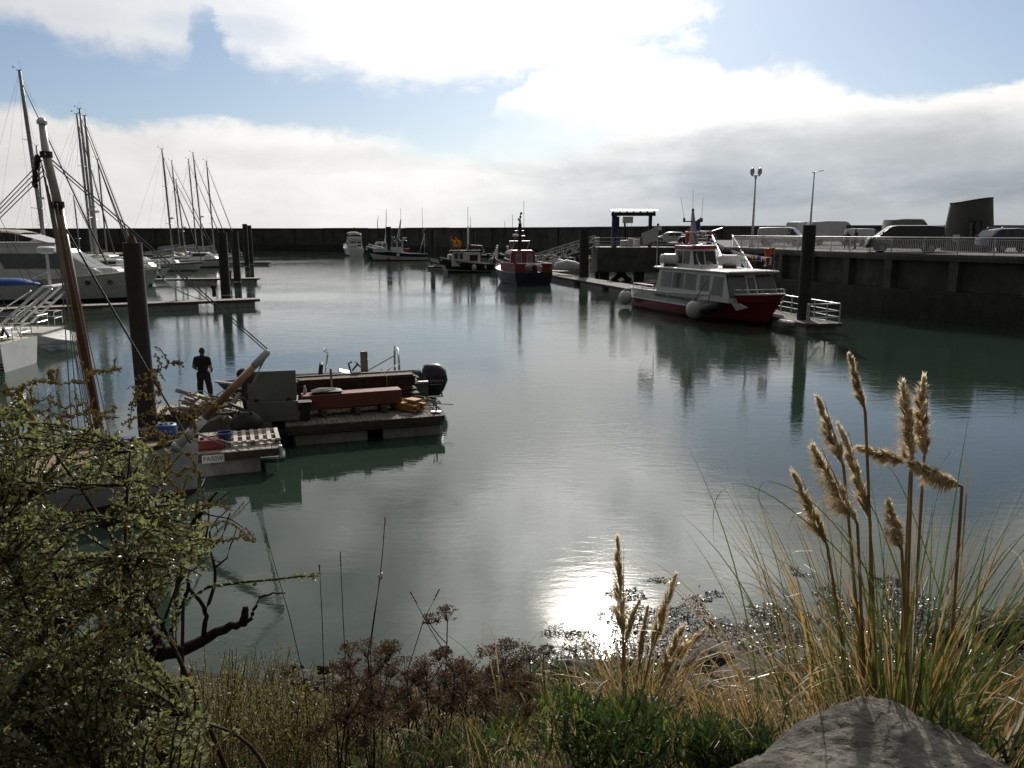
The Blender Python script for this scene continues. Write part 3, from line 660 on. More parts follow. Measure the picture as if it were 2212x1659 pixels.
hullw = M['white']; navy = mat('navy_hull_paint', (.012, .03, .12), .35, 0, .15, 2, coat=.2, stain=(.04, .06, .1), samt=.3)
bott = mat('antifouling', (.02, .035, .05), .7, 0, .3, 3); botr = mat('red_antifouling', (.16, .035, .025), .75, 0, .3, 3)
greyst = mat('grey_stripe', (.16, .17, .19), .4); teak = mat('worn_teak_deck', (.24, .15, .09), .75, 0, .3, 6, .003, 40)
dgreen = mat('dark_green_hull', (.010, .022, .016), .4, 0, .2, 2, coat=.2, stain=(.05, .06, .05), samt=.3); dgreenl = mat('sea_green_hull', (.03, .13, .10), .45, 0, .2, 2)
YG = 'sailing yachts moored in the marina'
def yacht(label, y, utop, vtop, ubase, ubow, L=12., B=3.6, rz=0., spread=2, genoa=True, stripe=greyst, cover='sailbag', radar=False, blue=False, rail=True, mast_r=.115):
    base = G(ubase, y, 1.6); top = PD(utop, vtop, y); bow = G(ubow, y, 1.5)
    x0 = bow.x-L; mx = base.x-x0; rake = (top.x-base.x)/max(1, top.z-1.6); H = top.z
    t = thing('sailing_yacht', label, 'sailboat', (x0, y, 0), 0, YG)
    h, hb, zt = hull_mesh(L, B, 1.05, 1.5, [(.13, 1), (.72, 0), (.86, 1), (1., 0)], .72, .45, 2.1, L*.09, .8, 16)
    h.build('hull', [hullw, stripe], t, 40)
    deck_mesh(L, hb, zt, .04, 12).build('deck', M['cream'], t, 180)
    lev = [(1.05, L*.30, L*.70, B*.27, B*.16), (1.6, L*.31, L*.67, B*.25, B*.14), (1.72, L*.33, L*.63, B*.2, B*.1)]
    cabin(lev).build('coachroof', hullw, t, bevel=.05)
    windows(lev, [(L*.34, L*.44, 1.3, 1.48), (L*.47, L*.57, 1.32, 1.48)], M['glass'], t)
    up = lambda z: (mx+rake*(z-1.6), 0, z)
    MB().tube([up(1.4), up(H*.8), up(H)], [mast_r, mast_r, mast_r*.75], 8).build('mast', M['mast'], t, 180)
    gz_ = 2.45
    bm = MB().tube([up(gz_), (mx-L*.36, 0, gz_+.1)], .07, 6).build('boom', M['mast'], t)
    mb = MB(); mb.loft([[(mx-.1-L*.35*q+0*a, w_*math.sin(a), gz_+.16+hh*(.5-.5*math.cos(a))) for a in [k*PI/4 for k in range(8)]] for q, w_, hh in ((0, .16, .75), (.3, .2, .6), (.7, .17, .42), (1, .1, .25))]); mb.build('sail_cover', M[cover], bm, 180)
    for k in range(spread):
        z = 1.6+(H-1.6)*(k+1)/(spread+1); w_ = B*.30*(1-.2*k); u_ = up(z)
        MB().tube([(u_[0]-.12, -w_, z+.06), u_, (u_[0]-.12, w_, z+.06)], .03, 4).build('spreader', M['mast'], t)
    mb = MB()
    for s in (-1, 1):
        pts = [(mx-.15, s*hb(mx/L)*.95, 1.2)]+[(up(1.6+(H-1.6)*(k+1)/(spread+1))[0]-.12, s*B*.30*(1-.2*k), 1.6+(H-1.6)*(k+1)/(spread+1)) for k in range(spread)]+[up(H-.1)]
        mb.tube(pts, .011, 3); mb.tube([(mx-.5, s*hb(mx/L)*.93, 1.2), up(1.6+(H-1.6)/(spread+1))], .01, 3)
    mb.tube([(.1, 0, 1.1), up(H)], .012, 3); mb.tube([(L*.985, 0, 1.5), up(H-.1)], .012, 3)
    mb.tube([(mx-L*.36, 0, gz_+.1), up(H)], .009, 3); mb.build('rigging', M['wire'], t)
    if genoa:
        a = Vector((L*.97, 0, 1.75)); b = Vector(up(H*.955)); MB().tube([a, a.lerp(b, .05), a.lerp(b, .5), b], [.05, .085, .07, .035], 6).build('furled_genoa', M['steel'] if not blue else M['sailbag'], t, 180)
    mb = MB(); u_ = up(H); mb.box((u_[0]-.05, 0, H+.03), (.5, .06, .05)); mb.tube([(u_[0]+.1, 0, H), (u_[0]+.1, 0, H+.9)], .012, 3); mb.tube([(u_[0]-.1, 0, H+.05), (u_[0]-.5, 0, H+.3), (u_[0]-.62, 0, H+.22)], .012, 3); mb.box((u_[0]-.6, 0, H+.33), (.18, .02, .1)); mb.tube([(u_[0]+.1, 0, H+.05), (u_[0]+.4, 0, H+.2)], .012, 3); mb.build('masthead_gear', M['black'], t)
    if radar:
        z = 1.6+(H-1.6)*.38; u_ = up(z); mb = MB(); mb.tube([(u_[0]+.1, 0, z-.05), (u_[0]+.35, 0, z-.05)], .04, 4); mb.tube([(u_[0]+.45, 0, z-.02), (u_[0]+.45, 0, z+.04), (u_[0]+.45, 0, z+.22)], [.2, .3, .22], 10); mb.build('radar_dome', hullw, t, 40)
    if rail:
        P = [(L*q, hb(q)*.94, zt(q)) for q in (.86, .93, .985)]; rail_run(P+[(x, -yy, z) for x, yy, z in reversed(P)], .6, t, 'pulpit', r=.02)
        P = [(L*q, hb(q)*.95, zt(q)) for q in (.0, .15, .3, .45, .6, .75, .86)]
        for s in (-1, 1): rail_run([(x, s*yy, z) for x, yy, z in P], .58, t, 'lifeline', M['wire'], 1, .012)
    # sprayhood and wheel at the cockpit
    mb = MB(); mb.loft([[(L*.30-q*.9, w_*math.cos(a), 1.65+hh*math.sin(a)) for a in [k*PI/6 for k in range(7)]] for q, w_, hh in ((-.5, B*.22, .1), (0, B*.26, .5), (.4, B*.27, .55))], False, False); mb.build('sprayhood', M['blue'] if blue else M['canvas'], t, 180)
    return t
yacht('tallest white sailing yacht of the marina, mast nearest the left edge', 84, 42, 152, 106, 251, 16, 4.2, radar=True, mast_r=.2)
yacht('sailing yacht with pale mast just left of the tall twin masts', 100, 166, 246, 203, 262, 13, 3.8, radar=True, mast_r=.15)
yacht('sailing yacht whose mast tops the twin masts behind the motor yacht', 106, 172, 235, 209, 302, 13.5, 3.9, radar=True, mast_r=.16)
yacht('sailing yacht with the right hand of the twin masts', 95, 183, 250, 214, 312, 13.5, 3.9, radar=True, blue=True, mast_r=.16)
yacht('smaller sailing yacht between the tall left mast and the wooden mast', 112, 79, 315, 100, 178, 11, 3.4, mast_r=.13)
yacht('sailing yacht with a short mast right of the twin masts', 120, 211, 344, 233, 292, 11, 3.4, mast_r=.12)
yacht('small sailing yacht with a mast half as tall behind the twin masts', 128, 159, 423, 175, 230, 9, 3., 1, mast_r=.11)
yacht('sailing yacht with the left and tallest mast of the far group', 126, 350, 322, 375, 441, 13, 3.8, radar=True, mast_r=.15)
yacht('sailing yacht behind the first mast of the far group', 168, 371, 347, 390, 470, 13, 3.8, mast_r=.14)
yacht('sailing yacht with short mast and radar in the far group', 143, 380, 388, 402, 470, 11, 3.5, radar=True, mast_r=.13)
yacht('sailing yacht with slim mast left of the second tall mast', 172, 407, 344, 426, 495, 13, 3.8, mast_r=.14)
yacht('sailing yacht with the second tall mast and radar in the far group', 150, 417, 330, 441, 508, 14, 3.9, radar=True, mast_r=.14)
yacht('sailing yacht with the rightmost mast of the far group', 158, 446, 348, 464, 525, 14, 3.9, blue=True, mast_r=.14)

# distant dinghy sails beyond the breakwater
sailc = mat('white_sailcloth', (.75, .75, .72), .8, 0, .05, 2, trans=0)
for i, (u, y, hh, lab) in enumerate(((324, 700, 9.5, 'leftmost white sail beyond the breakwater'), (341, 720, 9.5, 'white sail just right of the leftmost sail beyond the breakwater'), (375, 690, 10.2, 'white sail between the far masts beyond the breakwater'), (1003, 900, 9.5, 'tiny white sail beyond the breakwater over the fishing boats'))):
    p = G(u, y, 0); t = thing('sailing_dinghy', lab, 'sailboat', p, R(20), 'sails beyond the breakwater')
    h, hb, zt = hull_mesh(5, 1.7, .5, .6, [(1., 0)], .7); h.build('hull', hullw, t)
    MB().tube([(3, 0, .4), (2.9, 0, hh)], .05, 5).build('mast', M['mast'], t)
    mb = MB(); mb.loft([[(2.85, -.02, .9), (2.85, .02, .9), (.1, .02, .95), (.1, -.02, .95)], [(2.8, -.02+.2, hh*.5), (2.8, .22, hh*.5), (1.2, .32, hh*.5), (1.2, .28, hh*.5)], [(2.85, -.02, hh), (2.85, .02, hh), (2.6, .02, hh), (2.6, -.02, hh)]]); mb.build('sail', sailc, t, 180)

# ------------------------------------------------------------------ motor yacht and cruisers at left
bow = G(338, 70.5, 2.2); L = 17.5; x0 = bow.x-L
t = thing('motor_yacht', 'large white motor yacht with portholes and beige flybridge canopy', 'motor yacht', (x0, 71.2, 0), R(0))
h, hb, zt = hull_mesh(L, 5., 1.75, 2.85, [(.12, 1), (.2, 0), (1., 0)], .85, .45, 2.3, 2.0, .8, 24); h.build('hull', [hullw, bott], t, 40)
deck_mesh(L, hb, zt, .35).build('deck', M['cream'], t, 180)
gunwale(L, hb, zt, .07).build('rubbing_strake', M['cream'], t)
MB().tube([(L*i/12, -hb(i/12)*.93-.06, .95+.75*(i/12)**2.2) for i in range(7, 12)], .03, 4).build('spray_rail', M['cream'], t)
lev = [(1.5, .6, 13.6, 2.15, 1.55), (2.6, .6, 13.0, 2.12, 1.5), (2.75, .6, 12.6, 2.1, 1.45), (4.3, .8, 10.0, 1.95, 1.4), (4.55, .9, 9.8, 1.9, 1.35)]
cabin(lev).build('superstructure', hullw, t, bevel=.1)
lev2 = [(1.9, 10.5, 14.6, 1.5, 1.0), (2.75, 10.5, 14.2, 1.4, .9), (2.95, 10.5, 13.6, 1.2, .7)]
cabin(lev2).build('foredeck_trunk', hullw, t, bevel=.12)
windows(lev, [(5.0, 10.6, 2.85, 4.15)], M['clear'], t, lean=-.75)
brown = mat('brown_window_blind', (.07, .045, .025), .4); windows(lev, [(.9, 3.9, 2.2, 3.6)], brown, t)
front_win(lev, -1.3, -.05, 2.9, 4.15, M['clear'], t); front_win(lev, .05, 1.3, 2.9, 4.15, M['clear'], t)
for x in (8.2, 10.1, 12.1, 13.8):
    yb = -hb(x/L)*(.93+.02)-.02
    mb = MB(); mb.tube([(x, -hb(x/L)*.90, 1.42+.02*x), (x+.0, -hb(x/L)*.97-.05, 1.42+.02*x)], .2, 14); mb.build('porthole', M['glass'], t)
lev3 = [(4.5, 1.2, 9.0, 1.8, 1.3), (5.1, 1.0, 9.3, 1.85, 1.25)]; cabin(lev3).build('flybridge_coaming', hullw, t, bevel=.06)
mb = MB(); mb.loft([[(x, w_*math.cos(a), z+hh*math.sin(a)) for a in [k*PI/8 for k in range(9)]] for x, w_, z, hh in ((1.6, 1.7, 5.85, .25), (3.5, 1.75, 5.95, .28), (5.5, 1.7, 5.9, .26), (6.4, 1.65, 5.75, .2))], False, False); mb.build('canopy', M['canvas'], t, 180)
mb = MB(); slab([(6.4, -1.65, 5.75), (6.4, 1.65, 5.75), (8.9, 1.3, 5.0), (8.9, -1.3, 5.0)], .02, .02).build('canopy_window', M['tarp'], t)
for x in (1.8, 4.0, 6.3):
    for s in (-1, 1): MB().tube([(x, s*1.7, 5.0), (x+.1, s*1.7, 5.9)], .03, 5).build('canopy_pole', M['chrome'], t)
MB().tube([(1.9, .4, 5.0), (1.5, .4, 8.0), (1.4, .4, 8.8)], [.22, .13, .08], 8).build('mast', M['mast'], t, 180)
mb = MB(); mb.tube([(2.3, .4, 6.9), (2.3, .4, 7.0), (2.3, .4, 7.25), (2.3, .4, 7.35)], [.2, .42, .42, .1], 12); mb.tube([(1.7, .4, 6.9), (2.3, .4, 6.9)], .06, 5); mb.build('radar_dome', hullw, t, 40)
P = [(L*q, hb(q)*.95, zt(q)) for q in (.5, .6, .7, .8, .88, .95, .99)]; rail_run(P+[(x, -yy, z) for x, yy, z in reversed(P)], .75, t, 'bow_rail', r=.022)
mb = MB(); mb.box((14.9, 0, 2.75), (.8, .9, .35)); mb.build('deck_locker', hullw, t, bevel=.05)
for k, (a_, b_) in enumerate((((L*.97, .2, 2.6), W(405, 638, .7)), ((L*.975, -.1, 2.6), W(505, 641, .7)))):
    e_ = Vector((b_[0]-x0, b_[1]-71.2, .7)); s_ = Vector(a_); pts = [s_.lerp(e_, q/10)-Vector((0, 0, .9*math.sin(PI*q/10)*(k+.3))) for q in range(11)]
    MB().tube(pts, .03, 5).build('mooring_line', M['black'], t)
def cruiser(label, u_bow, y, L, B, rz, hs, house, wins, fly=None, canopy=None, mats=(hullw, bott), extra=None, deckm='cream', grp='motor cruisers in the marina'):
    bw = G(u_bow, y, 1.4); c, s = math.cos(rz), math.sin(rz)
    t = thing('motor_cruiser', label, 'motorboat', (bw.x-L*c, y-L*s, 0), rz, grp)
    h, hb, zt = hull_mesh(L, B, hs, hs*1.45, [(.12, 1), (.8, 0), (.9, 1), (1., 0)], .9, .4, 2.3, L*.12, .8, 16); h.build('hull', list(mats), t, 40)
    deck_mesh(L, hb, zt, .1).build('deck', M[deckm], t, 180)
    cabin(house).build('cabin', hullw if deckm != 'canvas' else M['cream'], t, bevel=.08)
    windows(house, wins, M['glass'], t)
    z0 = house[-2][0]; front_win(house, -house[1][4]*.85, house[1][4]*.85, house[1][0]+.1, z0-.05, M['glass'], t)
    if fly:
        cabin(fly).build('flybridge', hullw, t, bevel=.06)
        MB().tube([(fly[0][1]+.3, fly[0][3]*.8, fly[0][0]), (fly[0][1]-.1, fly[0][3]*.7, fly[-1][0]+.8), (fly[0][1]-.1, -fly[0][3]*.7, fly[-1][0]+.8), (fly[0][1]+.3, -fly[0][3]*.8, fly[0][0])], .07, 6).build('radar_arch', hullw, t)
    P = [(L*q, hb(q)*.95, zt(q)) for q in (.55, .68, .8, .9, .985)]; rail_run(P+[(x, -yy, z) for x, yy, z in reversed(P)], .6, t, 'bow_rail', r=.02)
    if canopy:
        x0, x1, w_, z = canopy; MB().loft([[(x, w_*math.cos(a), z+.25*math.sin(a)) for a in [k*PI/8 for k in range(9)]] for x in (x0, (x0+x1)/2, x1)], False, False).build('canopy', M['canvas'], t, 180)
        for x in (x0, x1):
            for s_ in (-1, 1): MB().tube([(x, s_*w_, z-1.1), (x, s_*w_, z)], .025, 4).build('canopy_pole', M['chrome'], t)
    return t
cruiser('white motor cruiser with swept cabin moored behind the motor yacht', 262, 84, 11, 3.6, 0, 1.2, [(1.1, 2, 9.2, 1.5, .9), (2.2, 2.2, 8.4, 1.45, .85), (3.1, 2.6, 6.6, 1.25, .8), (3.25, 2.8, 6.2, 1.1, .7)], [(3.2, 6.6, 2.3, 3.0)], [(3.2, 2.8, 5.6, 1.1, .8), (3.7, 2.6, 5.9, 1.15, .8)], (2.6, 5.4, 1.2, 5.0))
cruiser('cream trawler yacht with two square dark windows beside the rusty capped pile', 300, 95, 11, 3.8, 0, 1.3, [(1.2, 2.5, 8.6, 1.55, 1.3), (2.3, 2.5, 8.6, 1.5, 1.25), (3.2, 2.7, 8.3, 1.45, 1.2), (3.35, 2.9, 8.0, 1.3, 1.1)], [(4.2, 4.9, 2.2, 3.0), (5.3, 6.6, 2.2, 3.0)], deckm='canvas')
cruiser('low white motor cruiser bow with blue canvas at the third pontoon', 372, 108, 10, 3.4, 0, 1.15, [(1.1, 2, 8, 1.4, .8), (1.9, 2.2, 7.2, 1.35, .75), (2.6, 2.5, 5.8, 1.2, .7), (2.7, 2.7, 5.5, 1.1, .6)], [(2.9, 5.6, 2.0, 2.5)], canopy=(1.2, 3.6, 1.3, 3.0))
cruiser('white motor cruiser with raised bow behind the rusty capped pile', 350, 91, 10.5, 3.5, 0, 1.35, [(1.3, 2, 8.4, 1.45, .8), (2.1, 2.2, 7.6, 1.4, .75), (2.9, 2.5, 6.0, 1.25, .7), (3.0, 2.7, 5.7, 1.1, .6)], [(2.9, 5.8, 2.2, 2.75)], canopy=(1.0, 3.2, 1.3, 3.2))
cruiser('grey white cruiser under the far masts left of the fourth pontoon', 500, 139, 9, 3.3, 0, 1.2, [(1.1, 2, 7, 1.3, .8), (1.8, 2.2, 6.4, 1.25, .75), (2.4, 2.5, 5.2, 1.1, .7), (2.5, 2.7, 5, 1, .6)], [(2.8, 5.0, 1.85, 2.3)])

# white cruiser out in the basin, seen from astern
p = W(765, 552, 0); t = thing('motor_cruiser', 'white flybridge cruiser seen from astern, alone before the breakwater', 'motorboat', (p.x+1, p.y-2, 0), R(112))
L = 12; h, hb, zt = hull_mesh(L, 4.4, 1.7, 2.5, [(.12, 1), (1., 0)], .92, .4, 2.3, 1.8, .8, 16); h.build('hull', [hullw, bott], t, 40)
deck_mesh(L, hb, zt, .1).build('deck', M['cream'], t, 180)
lev = [(1.4, 1.2, 9.5, 1.9, 1.2), (2.9, 1.2, 8.6, 1.85, 1.1), (3.8, 1.3, 7.0, 1.7, 1.0), (4.0, 1.0, 6.8, 1.75, 1.0)]; cabin(lev).build('cabin', hullw, t, bevel=.1)
windows(lev, [(2.2, 6.6, 2.95, 3.65)], M['glass'], t); front_win(lev, -.3, 1.2, 1.9, 3.5, M['glass'], t, True, 'door'); front_win(lev, -1.5, -.6, 2.3, 3.5, M['glass'], t, True)
lev = [(4.0, .8, 6.2, 1.7, 1.1), (4.7, .9, 6.0, 1.75, 1.1)]; cabin(lev).build('flybridge', hullw, t, bevel=.08)
MB().loft([[(x, w_*math.cos(a), z+.4*math.sin(a)) for a in [k*PI/8 for k in range(9)]] for x, w_, z in ((.9, 1.6, 4.9), (1.6, 1.65, 5.5), (3.5, 1.6, 5.6), (4.4, 1.5, 5.3))], False, False).build('canopy', M['canvas'], t, 180)
MB().tube([(1.2, 1.5, 4.7), (1.8, 1.2, 6.4), (1.8, -1.2, 6.4), (1.2, -1.5, 4.7)], .05, 6).build('radar_arch', M['steel'], t)
MB().tube([(1.8, 0, 6.4), (1.8, 0, 7.1)], .12, 6).build('lamp_mast', M['black'], t)
P = [(L*q, hb(q)*.95, zt(q)) for q in (.0, .2, .45, .68, .8, .9, .985)]; rail_run(P+[(x, -yy, z) for x, yy, z in reversed(P)], .6, t, 'guard_rail', r=.025)

# ------------------------------------------------------------------ yacht sterns at the left edge
def stern_boat(label, u_st, v_wl, L, B, rz, kind):
    p = W(u_st, v_wl, 0); t = thing('sailing_yacht', label, 'sailboat', (p.x, p.y, 0), rz, 'yachts moored stern towards the basin')
    if kind == 0:
        h, hb, zt = hull_mesh(L, B, 1.25, 1.5, [(.06, 0), (.12, 1), (.16, 0), (.22, 1), (.26, 0), (.32, 1), (.36, 0), (1., 0)], .86, .4, 2.2, 1., .86, 16, .06); h.build('hull', [hullw, M['black']], t, 40)
    else:
        h, hb, zt = hull_mesh(L, B, 1.0, 1.4, [(.15, 1), (1., 0)], .8, .4, 2.2, 1., .7, 16, 1.6); h.build('hull', [hullw, bott], t, 40)
    deck_mesh(L, hb, zt, .06).build('deck', M['cream'], t, 180)
    lev = [(1.15, 3.2, 8.2, B*.3, B*.2), (1.7, 3.4, 7.6, B*.28, B*.17), (1.8, 3.6, 7.2, B*.22, B*.12)]; cabin(lev).build('coachroof', hullw, t, bevel=.05)
    windows(lev, [(3.9, 5.2, 1.32, 1.55), (5.5, 6.6, 1.32, 1.55)], M['glass'], t)
    P = [(2.6, B*.42, 1.2), (1.2, B*.41, 1.2), (.15, B*.38, 1.2), (.1, B*.1, 1.2)]; 
    for s in (-1, 1): rail_run([(x, s*yy, z) for x, yy, z in P], .65, t, 'pushpit', r=.022)
    P = [(L*q, hb(q)*.95, zt(q)) for q in (.24, .4, .55, .7, .85, .97)]
    for s in (-1, 1): rail_run([(x, s*yy, z) for x, yy, z in P], .62, t, 'lifeline', M['wire'], 1, .012)
    MB().tube([(L*.42, 0, 1.6), (L*.40, 0, 15)], .1, 8).build('mast', M['mast'], t, 180)
    mb = MB(); mb.tube([(.2, .5, 1.3), (L*.4, 0, 15)], .013, 4); mb.tube([(.2, -.5, 1.3), (L*.4, 0, 15)], .013, 4); mb.tube([(L*.98, 0, 1.5), (L*.4, 0, 15)], .013, 4)
    for s in (-1, 1): mb.tube([(L*.41, s*B*.46, 1.2), (L*.40, s*.02, 15)], .013, 4)
    mb.build('rigging', M['wire'], t)
    return t, hb, zt
t, hb, zt = stern_boat('white yacht stern with three dark stripes at the left edge', 49, 794, 11.5, 3.6, R(184), 0)
mb = MB(); mb.box((.25, 1.25, 1.72), (.1, .5, .62)); mb.build('horseshoe_buoy', M['yellow'], t, bevel=.05)
mb = MB(); mb.tube([(.3, .9, 1.4), (.1, .95, 1.9), (-.1, 1.0, 1.5)], .07, 6); mb.build('outboard_bracket', M['black'], t)
mb = MB(); mb.box((1.7, 0, 1.45), (2.6, 1.7, .25)); mb.build('cockpit_coaming', hullw, t, bevel=.06)
t, hb, zt = stern_boat('white yacht with long stern platform, slanted arch and radar pole', 122, 752, 13, 3.9, R(187), 1)
mb = MB(); mb.loft([[(.5, 1.5, .95), (.5, -1.5, .95), (.5, -1.2, .3), (.5, 1.2, .3)], [(-.7, 1.25, .62), (-.7, -1.25, .62), (-.7, -1.05, .35), (-.7, 1.05, .35)], [(-1.2, .85, .5), (-1.2, -.85, .5), (-1.2, -.8, .38), (-1.2, .8, .38)]]); mb.build('stern_platform', hullw, t, bevel=.04)
for s in (-1, 1):
    mb = MB(); mb.tube([(1.65, s*1.25, 1.25), (.5, s*1.25, 2.25), (-.6, s*1.25, 3.2)], .07, 6); mb.tube([(2.15, s*1.25, 1.25), (.95, s*1.25, 2.3), (-.2, s*1.25, 3.28)], .07, 6); mb.tube([(.5, s*1.25, 2.25), (.95, s*1.25, 2.3)], .06, 5); mb.tube([(1.1, s*1.25, 1.73), (1.55, s*1.25, 1.78)], .06, 5); mb.build('arch_leg', hullw, t)
mb = MB(); mb.box((-.4, 0, 3.28), (.5, 2.6, .09)); mb.build('arch_top', hullw, t, bevel=.02)
mb = MB(); mb.tube([(-.4, .9, 3.3), (-.4, .9, 5.0)], .07, 8); mb.build('radar_pole', hullw, t)
mb = MB(); mb.tube([(-.4, .9, 4.9), (-.4, .9, 5.0), (-.4, .9, 5.2), (-.4, .9, 5.28)], [.25, .42, .42, .3], 12); mb.build('radar_dome', hullw, t, 40)
mb = MB(); mb.tube([(-.35, .7, 3.4), (.6, .9, 4.1), (-.4, .9, 4.7)], .03, 5); mb.tube([(-.4, .9, 4.7), (-.9, .5, 3.5)], .02, 5); mb.build('pole_stay', M['steel'], t)
mb = MB(); mb.loft([[(x, w_*math.cos(a)-.2, 3.3+hh*math.sin(a)) for a in [k*PI/6 for k in range(7)]] for x, w_, hh in ((.6, .2, .1), (1.5, .7, .35), (2.6, .75, .38), (3.2, .5, .2))], True, True); mb.build('dinghy_cover', M['blue'], t, 180)
for a_, b_ in (((.4, -1.2, 3.1), (2.6, -1.2, 1.4)), ((.4, 1.2, 3.1), (3.0, 1.2, 1.4)), ((.3, -.6, 3.9), (1.5, -.7, 3.4))): MB().tube([a_, b_], .03, 5).build('strut', M['chrome'], t)

# ------------------------------------------------------------------ excursion boat
th = R(19.5); S0 = Vector((9.5, 65.0, 0)); hd = Vector((math.sin(th), -math.cos(th), 0)); nd = Vector((math.cos(th), math.sin(th), 0))
L, B = 16.4, 4.6; o = S0+nd*B/2
t = thing('excursion_boat', 'red and white excursion boat with big windows moored at the landing pontoon', 'excursion boat', o, math.atan2(hd.y, hd.x))
redh = mat('excursion_red_hull', (.20, .016, .022), .4, 0, .12, 2, coat=.2, stain=(.20, .07, .07), samt=.35, sscale=2); hullg = mat('excursion_white', (.62, .64, .63), .4, 0, .06, 1.5, stain=(.42, .43, .41), samt=.4, sscale=2)
h, hb, zt = hull_mesh(L, B, 1.55, 2.15, [(.10, 2), (.5, 0), (1., 1)], .94, .35, 3.0, 1.7, .93, 32)
mi = h.m
# the red climbs to the rail ahead of the door
for i, f in enumerate(h.f):
    xc = sum(h.v[k][0] for k in f)/len(f)
    if mi[i] == 1 and xc > 11.6: mi[i] = 0
h.build('hull', [redh, hullg, M['black']], t, 40)
deck_mesh(L, hb, zt, .55).build('deck', M['red'], t, 180)
gunwale(L, hb, zt, .06, 24).build('rubbing_strake', M['white'], t)
MB().tube([(L*i/20, -hb(i/20)*.965-.03, .82+.0*i) for i in range(0, 15)], .05, 4).build('side_strake', hullg, t)
lev = [(1.35, 4.0, 13.3, 2.2, 2.0), (1.75, 4.05, 13.25, 2.2, 1.98), (3.3, 4.3, 12.6, 2.05, 1.86)]
cabin(lev).build('saloon', hullg, t, bevel=.04)
roof = [(3.28, 3.9, 13.0, 2.2, 1.95), (3.36, 3.7, 13.2, 2.3, 2.05), (3.44, 3.8, 13.1, 2.2, 1.95)]
cabin(roof).build('roof', M['white'], t, bevel=.03)
windows(lev, [(4.75, 6.15, 1.95, 3.1), (6.35, 7.75, 1.95, 3.1), (7.95, 9.35, 1.95, 3.1), (11.35, 12.5, 1.75, 3.05)], M['clear'], t, frame=M['galv'])
for s in (-1,):
    q = [(x, s*(side_y(lev, x, z)), z) for x, z in ((9.7, 1.38), (11.0, 1.38), (11.0, 3.15), (9.7, 3.15))]
    d_ = slab(q, .02, .02, (10.3, 0, 2)).build('door', hullg, t)
    for xa, xb in ((9.8, 10.3), (10.4, 10.9)):
        q = [(x, s*(side_y(lev, x, z)), z) for x, z in ((xa, 2.0), (xb, 2.0), (xb, 3.05), (xa, 3.05))]; slab(q, .035, 0, (10.3, 0, 2)).build('pane', M['clear'], d_)
front_win(lev, -1.85, -.5, 1.75, 3.1, M['clear'], t, frame=M['black']); front_win(lev, .5, 1.85, 1.75, 3.1, M['clear'], t, frame=M['black'])
d_ = front_win(lev, -.42, .42, 1.4, 3.1, hullg, t, name='door'); front_win(lev, -.2, .2, 2.05, 2.95, M['clear'], d_, name='pane', frame=M['black'])
# seats seen through the panes are left dark; lettering on the side
blk = mat('black_lettering', (.03, .03, .04), .6)
text_mesh('lettering', 'Fromentine Pornic - Noirmoutier promenade en mer', .40, blk, t, (6.75, -2.345, 1.33), (R(90), 0, 0), .006, .62)
bowr = [(L*q, -hb(q)*.97, zt(q)) for q in (.80, .86, .92, .97, .995)]; rail_run(bowr+[(x, -y, z) for x, y, z in reversed(bowr)], .3, t, 'bow_rail', r=.03, mid=False)
sternr = [(3.6, -2.15, 1.5), (1.8, -2.15, 1.5), (.3, -2.1, 1.5), (.3, 2.1, 1.5), (3.6, 2.15, 1.5)]; rail_run(sternr, .45, t, 'stern_rail', r=.035, mid=True)
P = [(12.9, -1.9, 3.44), (11.2, -2.0, 3.44), (9.5, -2.05, 3.44), (7.8, -2.1, 3.44), (6.1, -2.15, 3.44), (4.2, -2.2, 3.44)]
for s in (-1, 1): rail_run([(x, s*-y*-1 if s < 0 else -y, z) for x, y, z in P], .55, t, 'roof_rail', M['rust'], 1, .024, False)
wl = [(3.42, 4.7, 7.4, 1.15, 1.1), (4.75, 4.8, 7.0, 1.05, 1.0)]; cabin(wl).build('wheelhouse', hullg, t, bevel=.04)
windows(wl, [(5.0, 5.9, 3.7, 4.6), (6.05, 6.85, 3.7, 4.6)], M['glass'], t); front_win(wl, -.95, -.05, 3.65, 4.6, M['glass'], t); front_win(wl, .05, .95, 3.65, 4.6, M['glass'], t)
cabin([(4.75, 4.7, 7.2, 1.12, 1.06), (5.0, 4.75, 7.15, 1.08, 1.02)]).build('wheelhouse_roof', redh, t, bevel=.03)
mz = top_z(1449, 457, 61.2)
MB().loft([[(5.6+.3*q+a, b, z) for a, b in ((-.35*k, .25*k), (-.35*k, -.25*k), (.35*k, -.25*k), (.35*k, .25*k))] for z, k, q in ((5.1, .85, 0), (6.2, .55, -.3), (mz, .22, -.9))]).build('mast', M['mast'], t, 40)
mb = MB(); mb.tube([(5.4, -.75, 6.75), (5.4, .75, 6.75)], .05, 6)
for y in (-.75, .75): mb.tube([(5.4, y, 6.7), (5.4, y, 7.0)], .09, 8)
mb.tube([(5.35, 0, mz), (5.35, 0, mz+.2)], .09, 8); mb.build('lamp_bar', M['steel'], t)
for y, zz, dx in ((-.75, 8.5, -.25), (0, 9.0, -.15), (.75, 8.5, -.25)): MB().tube([(5.4, y, 6.9), (5.4+dx, y*1.25, zz)], .014, 4).build('aerial', M['steel'], t)
mb = MB(); mb.box((5.9, 0, 5.95), (.35, 1.7, .14)); mb.tube([(5.9, 0, 5.7), (5.9, 0, 5.95)], .12, 8); mb.build('radar_scanner', hullg, t, bevel=.03)
mb = MB(); mb.loft([[(4.6, .9, 4.4), (4.6, 1.9, 4.5), (4.0, 1.7, 5.1), (4.1, 1.0, 4.95)], [(4.9, .9, 4.4), (4.9, 1.9, 4.5), (4.3, 1.7, 5.1), (4.4, 1.0, 4.95)]]); mb.build('ventilator_cowl', hullg, t, bevel=.06)
